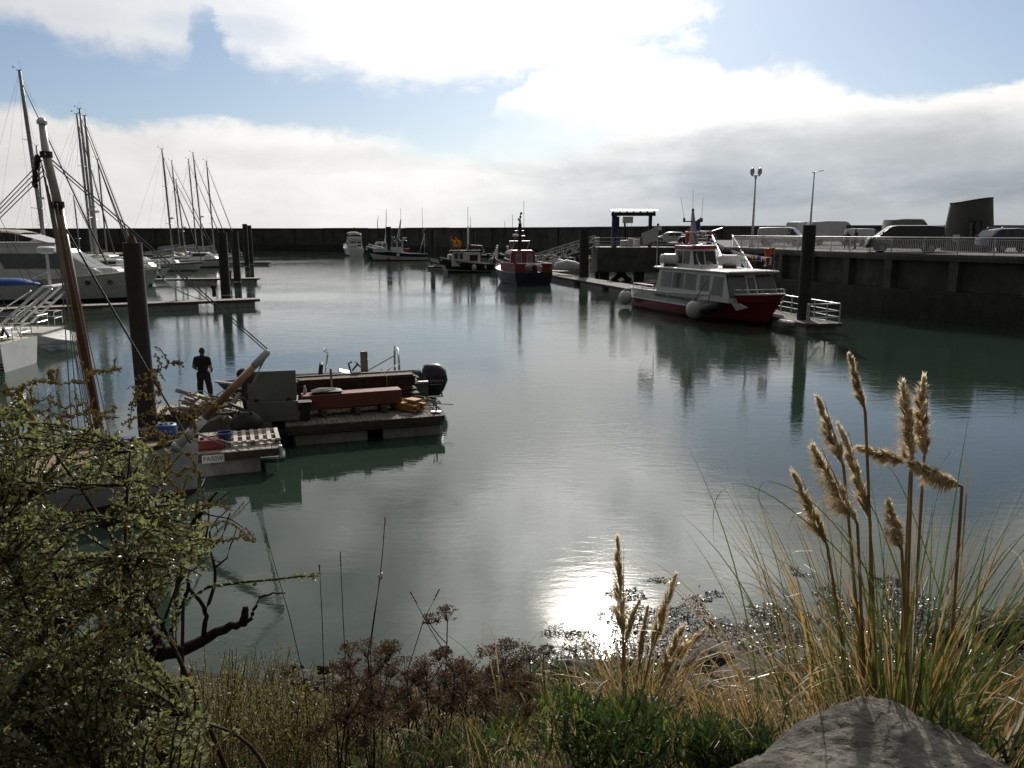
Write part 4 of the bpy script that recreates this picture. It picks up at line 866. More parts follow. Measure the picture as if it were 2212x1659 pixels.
for x, y, a in ((4.75, -1.35, R(50)), (8.6, 1.2, R(50))):
    mb = MB(); f = Vector((math.cos(a), math.sin(a), 0)); c = Vector((x, y, 3.95)); R_ = .43
    mb.tube([c-f*.8, c-f*.76, c-f*.5, c-f*.48, c-f*.44, c-f*.42, c-f*.02, c+f*.02, c+f*.42, c+f*.44, c+f*.48, c+f*.5, c+f*.76, c+f*.8], [.3, .37, R_, R_+.025, R_+.025, R_, R_, R_, R_, R_+.025, R_+.025, R_, .37, .3], 18)
    lr = mb.build('life_raft_canister', M['white'], t, 45)
    mb = MB(); mb.box((x, y, 3.5), (.9, 1.2, .1), a); mb.box(tuple(c-f*.35-Vector((0, 0, .35))), (.1, .9, .14), a+PI/2*0); mb.build('cradle', M['rust'], lr)
mb = MB(); mb.loft([[(14.75, -1.50, 1.2), (14.3, -1.75, 1.42), (13.75, -2.0, 1.4), (14.0, -1.8, .95)], [(14.83, -1.62, 1.2), (14.38, -1.87, 1.42), (13.83, -2.13, 1.4), (14.08, -1.92, .95)]]); mb.build('anchor_pocket', hullg, t)
# flags and bunting
flagw = mat('white_flag_cloth', (.6, .6, .6), .9, 0, .05, 2); flago = mat('orange_flag_cloth', (.55, .13, .03), .9); flagb = mat('blue_flag_cloth', (.03, .05, .25), .9); flagr = mat('red_flag_cloth', (.5, .03, .05), .9)
def flag(name, p, w_, h_, m, parent, droop=.4, bands=None, ph=0., dirx=(-1, 0)):
    mb = MB(); nx, nz = 12, 6; vs = []
    for k in (0, .012):
        for i in range(nx+1):
            for j in range(nz+1):
                u = i/nx; q = j/nz; s = .16*math.sin(u*9+ph+q*1.5)*u
                vs.append((p[0]+dirx[0]*u*w_+s*dirx[1]-k*dirx[1], p[1]+dirx[1]*u*w_+s*dirx[0]+k*dirx[0], p[2]-q*h_-droop*u**1.3*h_))
    n = (nx+1)*(nz+1); fs = []; ms = []
    for k in (0, 1):
        for i in range(nx):
            for j in range(nz):
                a = k*n+i*(nz+1)+j; fs.append((a, a+1, a+nz+2, a+nz+1)); ms.append(0 if not bands else min(len(bands)-1, i*len(bands)//nx))
    mb.add(vs, fs); mb.m = ms
    return mb.build(name, m, parent, 180)
MB().tube([(3.9, -2.1, 3.4), (3.95, -2.1, 6.4)], .03, 6).build('flag_staff', M['galv'], t)
flag('club_flag', (3.95, -2.1, 6.4), 1.25, 1.0, [flagw], t, .6, dirx=(-.75, -.66))
MB().tube([(4.9, 1.0, 5.0), (4.8, 1.0, 7.1)], .025, 6).build('flag_staff', M['galv'], t)
flag('tricolour', (4.8, 1.0, 7.0), 1.0, 1.1, [flagb, flagw, flagr], t, 1.0, [0, 1, 2], dirx=(-.5, -.86))
MB().tube([(13.1, 1.55, 3.3), (13.1, 1.55, 5.0)], .022, 6).build('flag_staff', M['galv'], t)
flag('orange_flag', (13.1, 1.55, 4.95), .65, .45, [flago], t, .25, dirx=(-.35, -.94)); flag('striped_flag', (13.1, 1.55, 4.35), .7, .5, [flagb, flagw, flagr, flagw], t, .3, [0, 1, 2, 3, 0], 2., (-.35, -.94))
def bunting(a, b, sag, n, parent):
    a, b = Vector(a), Vector(b); mb = MB(); P = [a.lerp(b, i/n)-Vector((0, 0, sag*math.sin(PI*i/n))) for i in range(n+1)]; mb.tube(P, .012, 3)
    rr = random.Random(n)
    for i in range(n):
        q = P[i].lerp(P[i+1], .5); d = (P[i+1]-P[i]).normalized(); w_ = .11; hgt = rr.uniform(.22, .34); sw = Vector((rr.uniform(-.25, .05), rr.uniform(-.2, .1), -1)).normalized()
        k = rr.choice([0, 0, 0, 1, 2, 3, 0]); o2 = Vector((.006, .006, 0))
        mb.add([q-d*w_, q+d*w_, q+sw*hgt, q-d*w_+o2, q+d*w_+o2, q+sw*hgt+o2], [(0, 1, 2), (5, 4, 3), (0, 2, 5, 3), (1, 4, 5, 2)], k)
    return mb.build('bunting', [flagw, M['yellow'], flago, flagb], parent)
bunting((5.6, -.1, 6.1), (9.4, -1.6, 3.6), .55, 34, t); bunting((5.6, .1, 6.2), (13.0, 1.5, 4.3), .5, 44, t)
def fender(label, p, r, m, parent, ln=0., top=None):
    f = thing('fender', label, 'fender', p, 0, 'fenders on the excursion boat')
    mb = MB()
    if ln: mb.tube([(-ln/2, 0, 0), (-ln/2+.1, 0, 0), (-ln/4, 0, 0), (ln/4, 0, 0), (ln/2-.1, 0, 0), (ln/2, 0, 0)], [.1, r*.7, r, r, r*.7, .1], 14)
    else: mb.ball((0, 0, 0), (r, r, r*1.1), 18, 12)
    mb.build('body', m, f, 180)
    if not ln: MB().tube([(0, 0, r*.8), (0, 0, r*1.35)], [r*.55, r*.1], 10).build('neck', M['black'], f, 60)
    MB().tube([(0, 0, r), Vector(top)-Vector(p)], .025, 5).build('rope', M['black'], f)
    return f
def loc(x, y, z): return o+hd*x+Vector((-hd.y, hd.x, 0))*y+Vector((0, 0, z))
fender('white ball fender hanging at the stern corner of the excursion boat', loc(.2, -2.75, .75), .55, M['fender'], None, top=loc(.4, -2.2, 1.6))
fender('white ball fender hanging beside the black fender under the boat door', loc(10.6, -2.85, .75), .58, M['fender'], None, top=loc(10.9, -2.2, 2.6))
f = fender('long black fender beside the white ball on the red bow', loc(12.1, -2.65, .95), .36, M['black'], None, 1.5, loc(12.8, -2.0, 2.0)); f.rotation_euler = (0, R(-14), math.atan2(hd.y, hd.x)+R(8))

# ------------------------------------------------------------------ fishing boats
FG = 'fishing boats at the far pontoon'
def place(u, v, z=0): p = W(u, v, z); return p
def numplate(txt, size, hb, x, L, z, t, m, back=None, s=-1, w_=None):
    y = s*(hb(x/L)*.985+.05); y2 = s*(hb((x+.3)/L)*.985+.05); a = math.atan2(y2-y, .3)
    rot = (R(90), 0, a) if s < 0 else (R(90), 0, a+PI)
    if back:
        mb = MB(); mb.box((x, y, z), (w_, .06, size*1.5), a); mb.build('number_panel', back, t); y += s*.045
    text_mesh('number', txt, size, m, t, (x, y, z), rot, .004)
def gantry(x, w_, z0, z1, t, m, name='gallows', r=.09):
    mb = MB(); mb.tube([(x, -w_, z0), (x, -w_*.9, z1), (x, w_*.9, z1), (x, w_, z0)], r, 6); mb.tube([(x, -w_*.9, z1), (x+1.1, -w_, z0)], r*.7, 5); mb.tube([(x, w_*.9, z1), (x+1.1, w_, z0)], r*.7, 5); mb.build(name, m, t)
def aerials(x, zs, ys, z0, t):
    for y, z in zip(ys, zs): MB().tube([(x, y, z0), (x, y, z)], .025, 4).build('aerial', M['steel'], t)
# blue and white trawler
L = 11.5; bw = place(806, 563); rz = R(188); t = thing('fishing_boat', 'blue and white trawler with net drums, bow to the left', 'fishing boat', bw-Vector((math.cos(rz), math.sin(rz), 0))*L, rz, FG)
h, hb, zt = hull_mesh(L, 3.8, 1.25, 2.6, [(.1, 2), (.52, 1), (.92, 0), (1., 1)], .85, .4, 2.0, 1.4, .75, 22); h.build('hull', [navy, M['white'], botr], t, 40)
deck_mesh(L, hb, zt, .4).build('deck', M['galv'], t, 180); gunwale(L, hb, zt, .07).build('rubbing_strake', M['white'], t)
lev = [(.9, 4.6, 8.0, 1.25, 1.05), (2.4, 4.6, 7.9, 1.25, 1.05), (3.5, 4.6, 7.4, 1.2, 1.0)]; cabin(lev).build('wheelhouse', M['white'], t, bevel=.05)
windows(lev, [(4.9, 5.6, 2.5, 3.3), (5.9, 6.6, 2.5, 3.3), (6.75, 7.3, 2.5, 3.3)], M['glass'], t); front_win(lev, -.9, -.05, 2.5, 3.3, M['glass'], t); front_win(lev, .05, .9, 2.5, 3.3, M['glass'], t)
cabin([(3.5, 3.8, 7.8, 1.4, 1.2), (3.68, 4.0, 7.6, 1.3, 1.1)]).build('wheelhouse_roof', navy, t, bevel=.04)
MB().tube([(5.6, 0, 3.6), (5.1, 0, 6.2), (4.9, 0, 7.4)], [.28, .16, .1], 8).build('mast', M['white'], t, 180)
MB().tube([(4.9, -1.0, 7.4), (4.9, 1.0, 7.4)], .05, 5).build('aerial_bar', M['steel'], t); aerials(4.9, (9.4, 9.4, 9.2, 8.9), (-1.0, -.75, .6, .9), 7.4, t)
mb = MB(); mb.box((6.6, 0, 4.15), (1.0, .8, .3)); mb.tube([(6.6, 0, 3.6), (6.6, 0, 4.1)], .15, 6); mb.build('radar_scanner', M['white'], t, bevel=.05)
mb = MB(); mb.box((4.4, .3, 3.95), (.6, .6, .5)); mb.build('raft_canister', M['white'], t, bevel=.1)
for y_, x_ in ((-.9, 2.6), (-.7, 1.3)):
    mb = MB(); mb.tube([(x_, y_-.5, 2.0), (x_, y_-.45, 2.0), (x_, y_-.44, 2.0), (x_, y_+.44, 2.0), (x_, y_+.45, 2.0), (x_, y_+.5, 2.0)], [.85, .85, .45, .45, .85, .85], 16); mb.build('net_drum', M['steel'], t, 40)
mb = MB(); mb.box((3.9, -1.3, 1.7), (1.0, .8, .95)); mb.build('fish_box', M['red'], t, bevel=.03)
gantry(.6, 1.5, 1.0, 4.6, t, M['galv']); mb = MB(); mb.tube([(.6, 0, 4.6), (.9, 0, 5.6), (.2, 0, 5.7)], .1, 6); mb.build('crane_head', M['galv'], t); aerials(.9, (9.6, 7.4), (.3, 1.1), 4.6, t)
mb = MB(); mb.prism([(-.5, 1.0), (.9, 1.0), (.9, 2.6)], -1.5, 1.5, lambda p, q, k: (p, k, q)); mb.build('stern_ramp', M['steel'], t)
numplate('NA 925412', .42, hb, 9.0, L, 1.9, t, blk, M['white'], 1, 2.5)
P = [(L*q, hb(q)*.9, zt(q)) for q in (.72, .8, .88, .96)]; rail_run(P+[(x, -y, z) for x, y, z in reversed(P)], .5, t, 'bow_rail', r=.03)
MB().ball((5.6, 2.0, .95), (.34, .3, .42), 12, 8).build('fender', M['fender'], t, 180)
t.scale = (1.12, 1.12, 1.15)
# green boat behind its bow
L = 10; bw = place(792, 558); rz = R(192); t = thing('fishing_boat', 'dark over sea green fishing boat mostly hidden behind the blue trawler', 'fishing boat', bw-Vector((math.cos(rz), math.sin(rz), 0))*L, rz, FG)
h, hb, zt = hull_mesh(L, 3.6, 1.3, 2.9, [(.1, 0), (.55, 1), (1., 0)], .8, .4, 2., 1.4, .72, 18); h.build('hull', [dgreen, dgreenl], t, 40); deck_mesh(L, hb, zt, .4).build('deck', M['galv'], t, 180)
lev = [(1.1, 3.6, 7.4, 1.2, 1.0), (2.9, 3.6, 7.3, 1.2, 1.0), (3.3, 3.6, 7.0, 1.15, .95)]; cabin(lev).build('wheelhouse', M['white'], t, bevel=.05); windows(lev, [(4, 4.7, 2.2, 2.9), (5, 5.7, 2.2, 2.9), (6, 6.7, 2.2, 2.9)], M['glass'], t)
MB().tube([(5.2, 0, 3.2), (4.8, 0, 7.8)], [.12, .06], 6).build('mast', M['white'], t); MB().tube([(4.8, -.5, 7.6), (4.8, .6, 7.6)], .04, 5).build('aerial_bar', M['steel'], t); aerials(4.8, (9.2, 9.9, 9.6), (-.5, .1, .6), 7.5, t)
MB().tube([(6.5, .4, 3.3), (6.7, .4, 7.0), (6.4, .4, 8.6)], [.1, .08, .03], 6).build('pole', M['steel'], t)
numplate('LS 83893', .4, hb, 8.3, L, 2.0, t, blk, M['white'], 1, 2.0)
t.scale = (1.1, 1.1, 1.12)
# dark green boat with flags
L = 9.6; bw = place(951, 588); rz = R(186); t = thing('fishing_boat', 'dark green fishing boat with coloured marker flags and silver tarpaulin', 'fishing boat', bw-Vector((math.cos(rz), math.sin(rz), 0))*L, rz, FG)
h, hb, zt = hull_mesh(L, 3.5, 1.25, 2.2, [(.14, 0), (.2, 1), (.93, 0), (1., 1)], .85, .4, 2.2, 1.2, .78, 22); h.build('hull', [dgreen, M['cream'], botr], t, 40)
deck_mesh(L, hb, zt, .4).build('deck', M['galv'], t, 180); gunwale(L, hb, zt, .06).build('rubbing_strake', M['wood'], t)
lev = [(.9, 5.9, 7.9, 1.2, 1.05), (2.1, 5.9, 7.9, 1.2, 1.05), (3.1, 5.9, 7.6, 1.15, 1.0)]; cabin(lev).build('wheelhouse', M['white'], t, bevel=.05)
windows(lev, [(6.2, 6.7, 2.0, 2.85), (6.9, 7.5, 2.0, 2.85)], M['glass'], t); front_win(lev, -.9, .9, 2.1, 2.9, M['glass'], t)
lev = [(.9, 3.6, 5.9, 1.1, 1.15), (2.9, 3.6, 5.9, 1.05, 1.1)]; cabin(lev).build('deck_shelter', M['white'], t, bevel=.04); windows(lev, [(4.0, 5.2, 1.7, 2.6)], M['black'], t)
cabin([(3.1, 3.3, 8.2, 1.3, 1.2), (3.26, 3.4, 8.0, 1.2, 1.1)]).build('roof', M['steel'], t, bevel=.04)
mb = MB(); mb.loft([[(2.9, 1.2, 2.9), (2.9, -1.2, 2.9), (2.9, -1.2, 2.95), (2.9, 1.2, 2.95)], [(3.3, 1.25, 3.9), (3.3, -1.25, 3.9), (3.3, -1.25, 3.96), (3.3, 1.25, 3.96)], [(5.0, 1.1, 4.0), (5.0, -1.1, 4.0), (5.0, -1.1, 4.06), (5.0, 1.1, 4.06)]]); mb.build('silver_tarpaulin', M['tarp'], t, 40)
MB().tube([(5.4, 0, 3.2), (5.35, 0, 6.8)], [.16, .1], 8).build('mast', M['white'], t, 180); MB().tube([(5.35, 0, 6.8), (5.35, 0, 9.6)], .03, 5).build('aerial', M['steel'], t); aerials(5.0, (8.2, 7.0), (.5, -.4), 3.2, t)
for k in range(3): MB().tube([(5.4, -.4, 4.1+k*.7), (5.4, .4, 4.1+k*.7)], .04, 4).build('ladder_rung', M['white'], t)
rr = random.Random(5)
for k in range(9):
    x, y = 7.0+rr.uniform(-.7, .8), rr.uniform(-.6, .8); zt_ = 4.1+rr.uniform(0, 1.4); MB().tube([(x, y, 3.2), (x+rr.uniform(-.3, .5), y, zt_)], .025, 4).build('flag_pole', M['rope'], t)
    flag('marker_flag', (x+.1, y, zt_), .55, .5, [rr.choice([flago, M['yellow'], flagr, flagw, M['black'], M['yellow'], flago])], t, .5, ph=k, dirx=(rr.choice([-.8, .8]), .6))
mb = MB(); mb.tube([(1.6, -.9, 1.6), (1.6, .9, 1.6)], .55, 14); mb.build('net_drum', M['steel'], t, 40)
gantry(1.0, 1.0, 1.0, 3.6, t, M['white']); mb = MB(); mb.ball((1.0, .3, 3.85), .18, 8, 6); mb.build('deck_lamp', M['white'], t)
numplate('NO 347353', .32, hb, 7.2, L, 1.35, t, M['cream'], None, 1)
MB().ball((4.6, 1.98, .75), (.36, .32, .5), 12, 8).build('fender', M['fender'], t, 180); MB().ball((2.9, 1.95, .8), (.16, .16, .3), 8, 6).build('fender', M['fender'], t, 180)
# small boat with its bow beside the green one
L = 7.5; bw = place(929, 583); rz = R(170); t = thing('fishing_boat', 'small white boat with dark stripe, bow showing left of the dark green one', 'fishing boat', bw-Vector((math.cos(rz), math.sin(rz), 0))*L, rz, FG)
h, hb, zt = hull_mesh(L, 2.7, 1.0, 1.9, [(.1, 1), (.55, 0), (.68, 1), (1., 0)], .8, .4, 2.1, .9, .75, 16); h.build('hull', [M['white'], M['black']], t, 40); deck_mesh(L, hb, zt, .2).build('deck', M['cream'], t, 180); gunwale(L, hb, zt, .05).build('rubbing_strake', M['wooddk'], t)
lev = [(.9, 2.2, 4.6, .9, .8), (2.5, 2.3, 4.4, .85, .75)]; cabin(lev).build('wheelhouse', M['white'], t, bevel=.05); windows(lev, [(2.6, 3.3, 1.7, 2.3), (3.5, 4.1, 1.7, 2.3)], M['glass'], t)
L = 7; bw = place(944, 586); rz = R(176); t = thing('fishing_boat', 'small blue and white boat squeezed between two bows at the far pontoon', 'fishing boat', bw-Vector((math.cos(rz), math.sin(rz), 0))*L+Vector((0, 1.6, 0)), rz, FG)
h, hb, zt = hull_mesh(L, 2.5, .95, 1.8, [(.55, 1), (1., 0)], .8, .4, 2.1, .9, .75, 16); h.build('hull', [navy, M['white']], t, 40); deck_mesh(L, hb, zt, .2).build('deck', M['cream'], t, 180)
mb = MB(); mb.box((3.6, 0, 1.4), (1.4, 1.3, .9)); mb.build('console', M['white'], t, bevel=.06)
# red pilot boat
L = 11.; st = W(1153, 615, 0); rz = R(111); t = thing('pilot_boat', 'red topped dark blue pilot boat seen from astern with a mast of lamps', 'pilot boat', st, rz)
h, hb, zt = hull_mesh(L, 4.9, 1.4, 2.2, [(.12, 0), (.93, 0), (1., 1)], .96, .4, 2.4, 1.2, .88, 20, tmat=0); h.build('hull', [mat('pilot_blue_hull', (.006, .009, .028), .4, 0, .2, 2), M['tarp']], t, 40)
deck_mesh(L, hb, zt, .25).build('deck', M['galv'], t, 180)
for s in (-1, 1):
    pts = [(x, s*hb(x/L)*.97, zt(x/L)) for x in (0, 1.5, 3, 4.6)]; mb = MB(); mb.loft([[(x, y-.04, z), (x, y+.04, z), (x, y+.04, z+1.0), (x, y-.04, z+1.0)] for x, y, z in pts]); mb.build('bulwark', M['red'], t)
    mb = MB(); mb.box((.05, s*1.55, zt(0)+.5), (.08, 1.0, 1.0)); mb.build('stern_bulwark', M['red'], t)
    rail_run([(x, s*hb(x/L)*.96, zt(x/L)+.1) for x in (4.6, 6, 7.3, 8.5, 9.3)], .95, t, 'guard_rail', M['red'], 1, .035)
MB().tube([(.05, -2.0, 2.4), (.05, 2.0, 2.4)], .05, 6).build('stern_rail', M['galv'], t)
lev = [(1.1, 3.2, 7.2, 1.6, 1.25), (2.5, 3.2, 6.9, 1.6, 1.2), (3.55, 3.3, 6.4, 1.5, 1.15), (3.85, 3.5, 6.0, 1.3, 1.0)]; cabin(lev).build('wheelhouse', M['red'], t, bevel=.1)
windows(lev, [(5.2, 6.3, 2.45, 3.35), (4.0, 4.9, 2.45, 3.35)], M['clear'], t, frame=M['cream'])
for ya in (-1.1, .3): front_win(lev, ya, ya+.6, 2.45, 3.3, M['clear'], t, True, frame=M['cream'])
front_win(lev, -.35, .2, 1.2, 3.3, M['red'], t, True, 'door'); front_win(lev, -1.0, 1.0, 2.55, 3.35, M['glass'], t)
MB().tube([(4.6, -.1, 3.8), (4.6, -.1, 7.0)], [.26, .2], 8).build('mast', M['black'], t)
mb = MB(); 
for z, w_ in ((4.9, 1.3), (5.5, .7), (6.1, .6)): mb.tube([(4.5, -w_, z), (4.5, w_, z)], .045, 5)
for y in (-1.3, 1.3): mb.tube([(4.5, y, 4.9), (4.5, y*.75, 3.9)], .04, 5)
mb.tube([(4.5, .9, 4.0), (4.6, .1, 6.6)], .04, 5); mb.build('mast_frame', M['galv'], t)
mb = MB(); mb.box((4.5, .55, 5.55), (.4, .55, .3)); mb.build('radar_scanner', M['white'], t, bevel=.04)
for k, (y, z) in enumerate(((-.1, 7.15), (.05, 7.4), (-.15, 7.7), (-.25, 8.1))): mb = MB(); mb.tube([(4.6, y, z-.12), (4.6, y, z+.16)], .13, 8); mb.build('signal_lamp', M['black'], t)
MB().tube([(4.6, -.15, 7.0), (4.6, -.15, 8.2)], .05, 5).build('lamp_pole', M['black'], t)
aerials(4.5, (9.6, 8.0), (-.55, .9), 6.1, t); aerials(6.0, (7.2,), (1.3,), 3.8, t)
mb = MB(); mb.ball((5.9, 1.0, 4.15), .2, 10, 7); mb.build('searchlight', M['white'], t, 180)
mb = MB(); mb.tube([(.9, -1.3, 1.9), (.8, -.9, 2.0), (.7, .2, 2.0), (.9, .9, 1.95)], [.2, .38, .4, .15], 12); ib = mb.build('tender', M['tarp'], t, 180)
mb = MB(); mb.loft([[(-.3, -.55, .9), (-.3, .55, .9), (-.1, .55, .9), (-.1, -.55, .9)], [(-.35, -.3, 1.7), (-.35, .3, 1.7), (-.05, .3, 1.7), (-.05, -.3, 1.7)], [(-.35, -.25, 2.15), (-.35, .25, 2.15), (-.05, .25, 2.15), (-.05, -.25, 2.15)], [(-.3, -.16, 2.25), (-.3, .16, 2.25), (-.1, .16, 2.25), (-.1, -.16, 2.25)]]); mb.build('outboard', M['black'], t, bevel=.04)
# covered dinghies behind the lattice gangway
for u, v, L, lab in ((1234, 588, 5.2, 'larger dinghy under a grey cover behind the lattice gangway'), (1209, 583, 4.6, 'smaller dinghy under a pale cover further along behind the lattice gangway')):
    p = W(u, v, 0); t = thing('covered_dinghy', lab, 'dinghy', (p.x-L/2, p.y, 0), R(4), 'covered dinghies')
    h, hb, zt = hull_mesh(L, 2.0, .55, .8, [(1., 0)], .8); h.build('hull', M['white'], t, 40)
    mb = MB(); mb.loft([[(L*q, w_*math.cos(a), .55+hh*math.sin(a)**.8) for a in [k*PI/8 for k in range(9)]] for q, w_, hh in ((0, .85, .3), (.05, .95, .9), (.35, 1.0, 1.35), (.6, 1.0, 1.1), (.9, .6, .4), (1, .2, .25))], False, False); mb.build('cover', M['tarp'], t, 180)

# ------------------------------------------------------------------ near pontoons
pa, pb = line2(250, 997, 600, 967, .6, 6, 2.3)
near_dock = pontoon('pontoon', 'nearest pontoon with the small code plate and a pallet on its end', pa, pb, 2.3, .6, ((.0, .2), (.3, .52), (.80, .955)), cleats=2)
Ln = (Vector(pb)-Vector(pa)).length; an = math.atan2(pb[1]-pa[1], pb[0]-pa[0])
mb = MB(); mb.box((Ln-1.55, -1.15-.05, .47), (.52, .02, .2)); sgn = mb.build('code_plate', M['white'], near_dock)
text_mesh('code', 'PA00W', .17, blk, sgn, (Ln-1.55, -1.15-.062, .47), (R(90), 0, 0), .002, .86)
mb = MB(); mb.box((Ln+.07, -.95, .45), (.1, .16, .34)); mb.build('corner_fender', M['white'], near_dock, bevel=.03)
mb = MB(); mb.box((Ln+.06, .95, .42), (.08, .16, .3)); mb.build('corner_fender', M['galv'], near_dock, bevel=.03)
A18 = R(18); OX = Vector((-6.42, 21.9, 0)); EX = Vector((math.cos(A18), math.sin(A18), 0)); EY = Vector((-math.sin(A18), math.cos(A18), 0))
def DL(x, y, z=0.): return OX+EX*x+EY*y+Vector((0, 0, z))
def dl2(x, y): p = DL(x, y); return (p.x, p.y)
pontoon('pontoon', 'work pontoon carrying the lumber, red steel beam and grey box', dl2(.06, .95), dl2(4.6, .95), 1.9, .6, ((.05, .50), (.60, .985)), 'wooddk3', cleats=2)
pontoon('pontoon', 'rear work pontoon in front of the open aluminium workboat', dl2(-3.6, 2.98), dl2(3.75, 2.98), 1.4, .68, ((.02, .45), (.55, .985)), 'wood', cleats=2)
for x0_, x1_ in ((.06, 4.55),):
    mb = MB(); a_, b_ = DL(x0_, -.05, .36), DL(x1_, -.05, .36); mb.tube([a_, b_], .035, 6); o_ = mb.build('fender_strip', M['black']); tag(o_, 'black rubber strip along the front edge of the work pontoon', 'fender strip')
# pallet
def item(name, label, cat, p, rz=0., group=None): return thing(name, label, cat, p, rz, group)
pw = mat('pale_pallet_wood', (.50, .46, .40), .85, 0, .2, 6, .003, 50, stain=(.25, .22, .19), samt=.5, sscale=4)
pp = W(545, 949, .62); t = item('pallet', 'pale wooden pallet lying on the end of the nearest pontoon', 'pallet', (pp.x, pp.y, .605), an)
for k in range(7): mb = MB(); mb.box((-.62+k*.207, 0, .135), (.1, 1.2, .022)); mb.build('slat', pw, t)
for y in (-.55, 0, .55): mb = MB(); mb.box((0, y, .112), (1.36, .1, .02)); mb.build('stringer', pw, t)
for y in (-.55, 0, .55):
    for x in (-.6, 0, .6): mb = MB(); mb.box((x, y, .062), (.12, .1, .08)); mb.build('block', M['wooddk'], t)
for y in (-.55, 0, .55): mb = MB(); mb.box((0, y, .011), (1.36, .1, .02)); mb.build('runner', pw, t)
# black bag, drums, bucket
def bagp(name, label, p, s, m):
    t = item(name, label, 'bag', p)
    mb = MB(); n = 16; rings = []
    for z, r in ((0, .9), (.25, 1.05), (.55, .95), (.8, .7), (.95, .45), (1.0, .1)):
        rings.append([(s[0]*r*math.cos(2*PI*k/n)*(1+.14*mnoise.noise(Vector((k*.9, z*3, 1)))), s[1]*r*math.sin(2*PI*k/n)*(1+.14*mnoise.noise(Vector((k*.9, z*3, 5)))), z*s[2]) for k in range(n)])
    mb.loft(rings).build('body', m, t, 180)
    mb = MB(); mb.tube([(-s[0]*.5, -s[1]*.3, s[2]*.8), (-s[0]*.3, -s[1]*.4, s[2]*1.12), (s[0]*.3, -s[1]*.4, s[2]*1.1), (s[0]*.5, -s[1]*.3, s[2]*.75)], .025, 5); mb.build('handle', m, t, 180); return t
bagp('bag', 'slumped black bag between the pallet and the grey box', W(534, 926, .62), (.44, .34, .5), M['black'])
bluedrum = mat('blue_plastic_drum', (.010, .04, .17), .45, 0, .1, 4)
def drum(label, p, r, h, m, band=None):
    t = item('drum', label, 'drum', p, .4, 'blue containers on the nearest pontoon')
    mb = MB(); mb.tube([(0, 0, 0), (0, 0, .03), (0, 0, h*.3), (0, 0, h*.33), (0, 0, h*.36), (0, 0, h*.64), (0, 0, h*.67), (0, 0, h*.7), (0, 0, h*.96), (0, 0, h)], [r*.9, r, r, r*1.04, r, r, r*1.04, r, r*.98, r*.88], 20); mb.build('body', m, t, 50)
    for x in (-.5, .5): mb = MB(); mb.tube([(x*r, 0, h), (x*r, 0, h+.03)], r*.17, 10); mb.build('bung', M['black'], t)
    if band:
        mb = MB(); mb.loft([[((r+.012)*math.cos(a), (r+.012)*math.sin(a), z) for a in [k*2*PI/20 for k in range(20)]] for z in (h*.40, h*.56)], True, False); lb = mb.build('label_band', M['white'], t, 180)
        text_mesh('lettering', band, .1, blk, lb, (0, -r-.018, h*.48), (R(90), 0, 0), .002, .7)
    return t
drum('tall blue plastic drum with a white label beside the cutter', W(364, 975, .6), .25, .70, bluedrum, 'Port de Plaisance')
drum('blue drum half hidden behind the foot of the wooden mast', W(280, 990, .6), .28, .5, bluedrum)
t = item('bucket', 'small blue bucket by the bow of the cutter', 'bucket', W(487, 963, .6)+Vector((0, 0, .0)))
mb = MB(); mb.loft([[(r*math.cos(k*PI/10), r*math.sin(k*PI/10), z) for k in range(20)] for r, z in ((.13, 0), (.18, .34), (.195, .34), (.195, .36), (.175, .36), (.13, .03))], True, True); mb.build('body', bluedrum, t, 50)
MB().tube([(-.19, 0, .34), (-.18, -.05, .22), (0, -.1, .14), (.18, -.05, .22), (.19, 0, .34)], .008, 5).build('handle', M['galv'], t)
t = item('fuel_can', 'flat red fuel can on the nearest pontoon behind the bow', 'fuel can', W(456, 969, .6), an)
mb = MB(); mb.box((0, 0, .13), (.62, .36, .26)); mb.build('body', M['red'], t, bevel=.04); mb = MB(); mb.tube([(-.2, 0, .26), (-.2, 0, .31)], .05, 10); mb.build('cap', M['black'], t); MB().tube([(-.05, 0, .25), (-.02, 0, .32), (.2, 0, .32), (.23, 0, .25)], .018, 5).build('handle', M['red'], t)
t = item('crate', 'open dark crate left of the tall blue drum', 'crate', W(345, 968, .6), an+.2)
mb = MB()
for x, y, w_, d_ in ((-.28, 0, .03, .42), (.28, 0, .03, .42), (0, -.2, .53, .03), (0, .2, .53, .03)): mb.box((x, y, .17), (w_, d_, .34))
mb.build('side_panel', M['wooddk'], t); mb = MB(); mb.box((0, 0, .02), (.53, .37, .03)); mb.build('bottom', M['wooddk'], t)
# heap of old timber and weed by the person
def junk(label, p, seed, n, sz):
    rr = random.Random(seed); t = item('timber_heap', label, 'timber', p)
    for k in range(n):
        mb = MB(); a = rr.uniform(-.5, 3.6); c = (rr.uniform(-.75, .75), rr.uniform(-.4, .4), .12+rr.uniform(0, .5)*(1-abs(k/n-.5))); mb.box(c, (rr.uniform(.5, 1.1)*sz, rr.uniform(.1, .2), rr.uniform(.05, .11)), a, None, rr.uniform(-.5, .5), rr.uniform(-.4, .4)); mb.build('plank', rr.choice([M['wood'], pw, M['wood'], M['wooddk']]), t, bevel=.006)
    mb = MB()
    for k in range(4): c = Vector((rr.uniform(-.6, .7), rr.uniform(-.4, .2), .35)); mb.tube([c+Vector((.3*math.cos(a)*rr.uniform(.8, 1.2), .12*math.sin(a), .28*math.sin(a*1.0)+.1)) for a in [i*PI/5 for i in range(11)]], .014, 5)
    mb.build('rope', M['rope'], t, 180); return t
junk('heap of grey broken timber and rope at the feet of the man', DL(-2.1, 2.2, .62), 4, 24, 1.0)
junk('dark pile of old timber left of the black bag', W(468, 921, .62)+Vector((0, .5, 0)), 9, 16, .9)
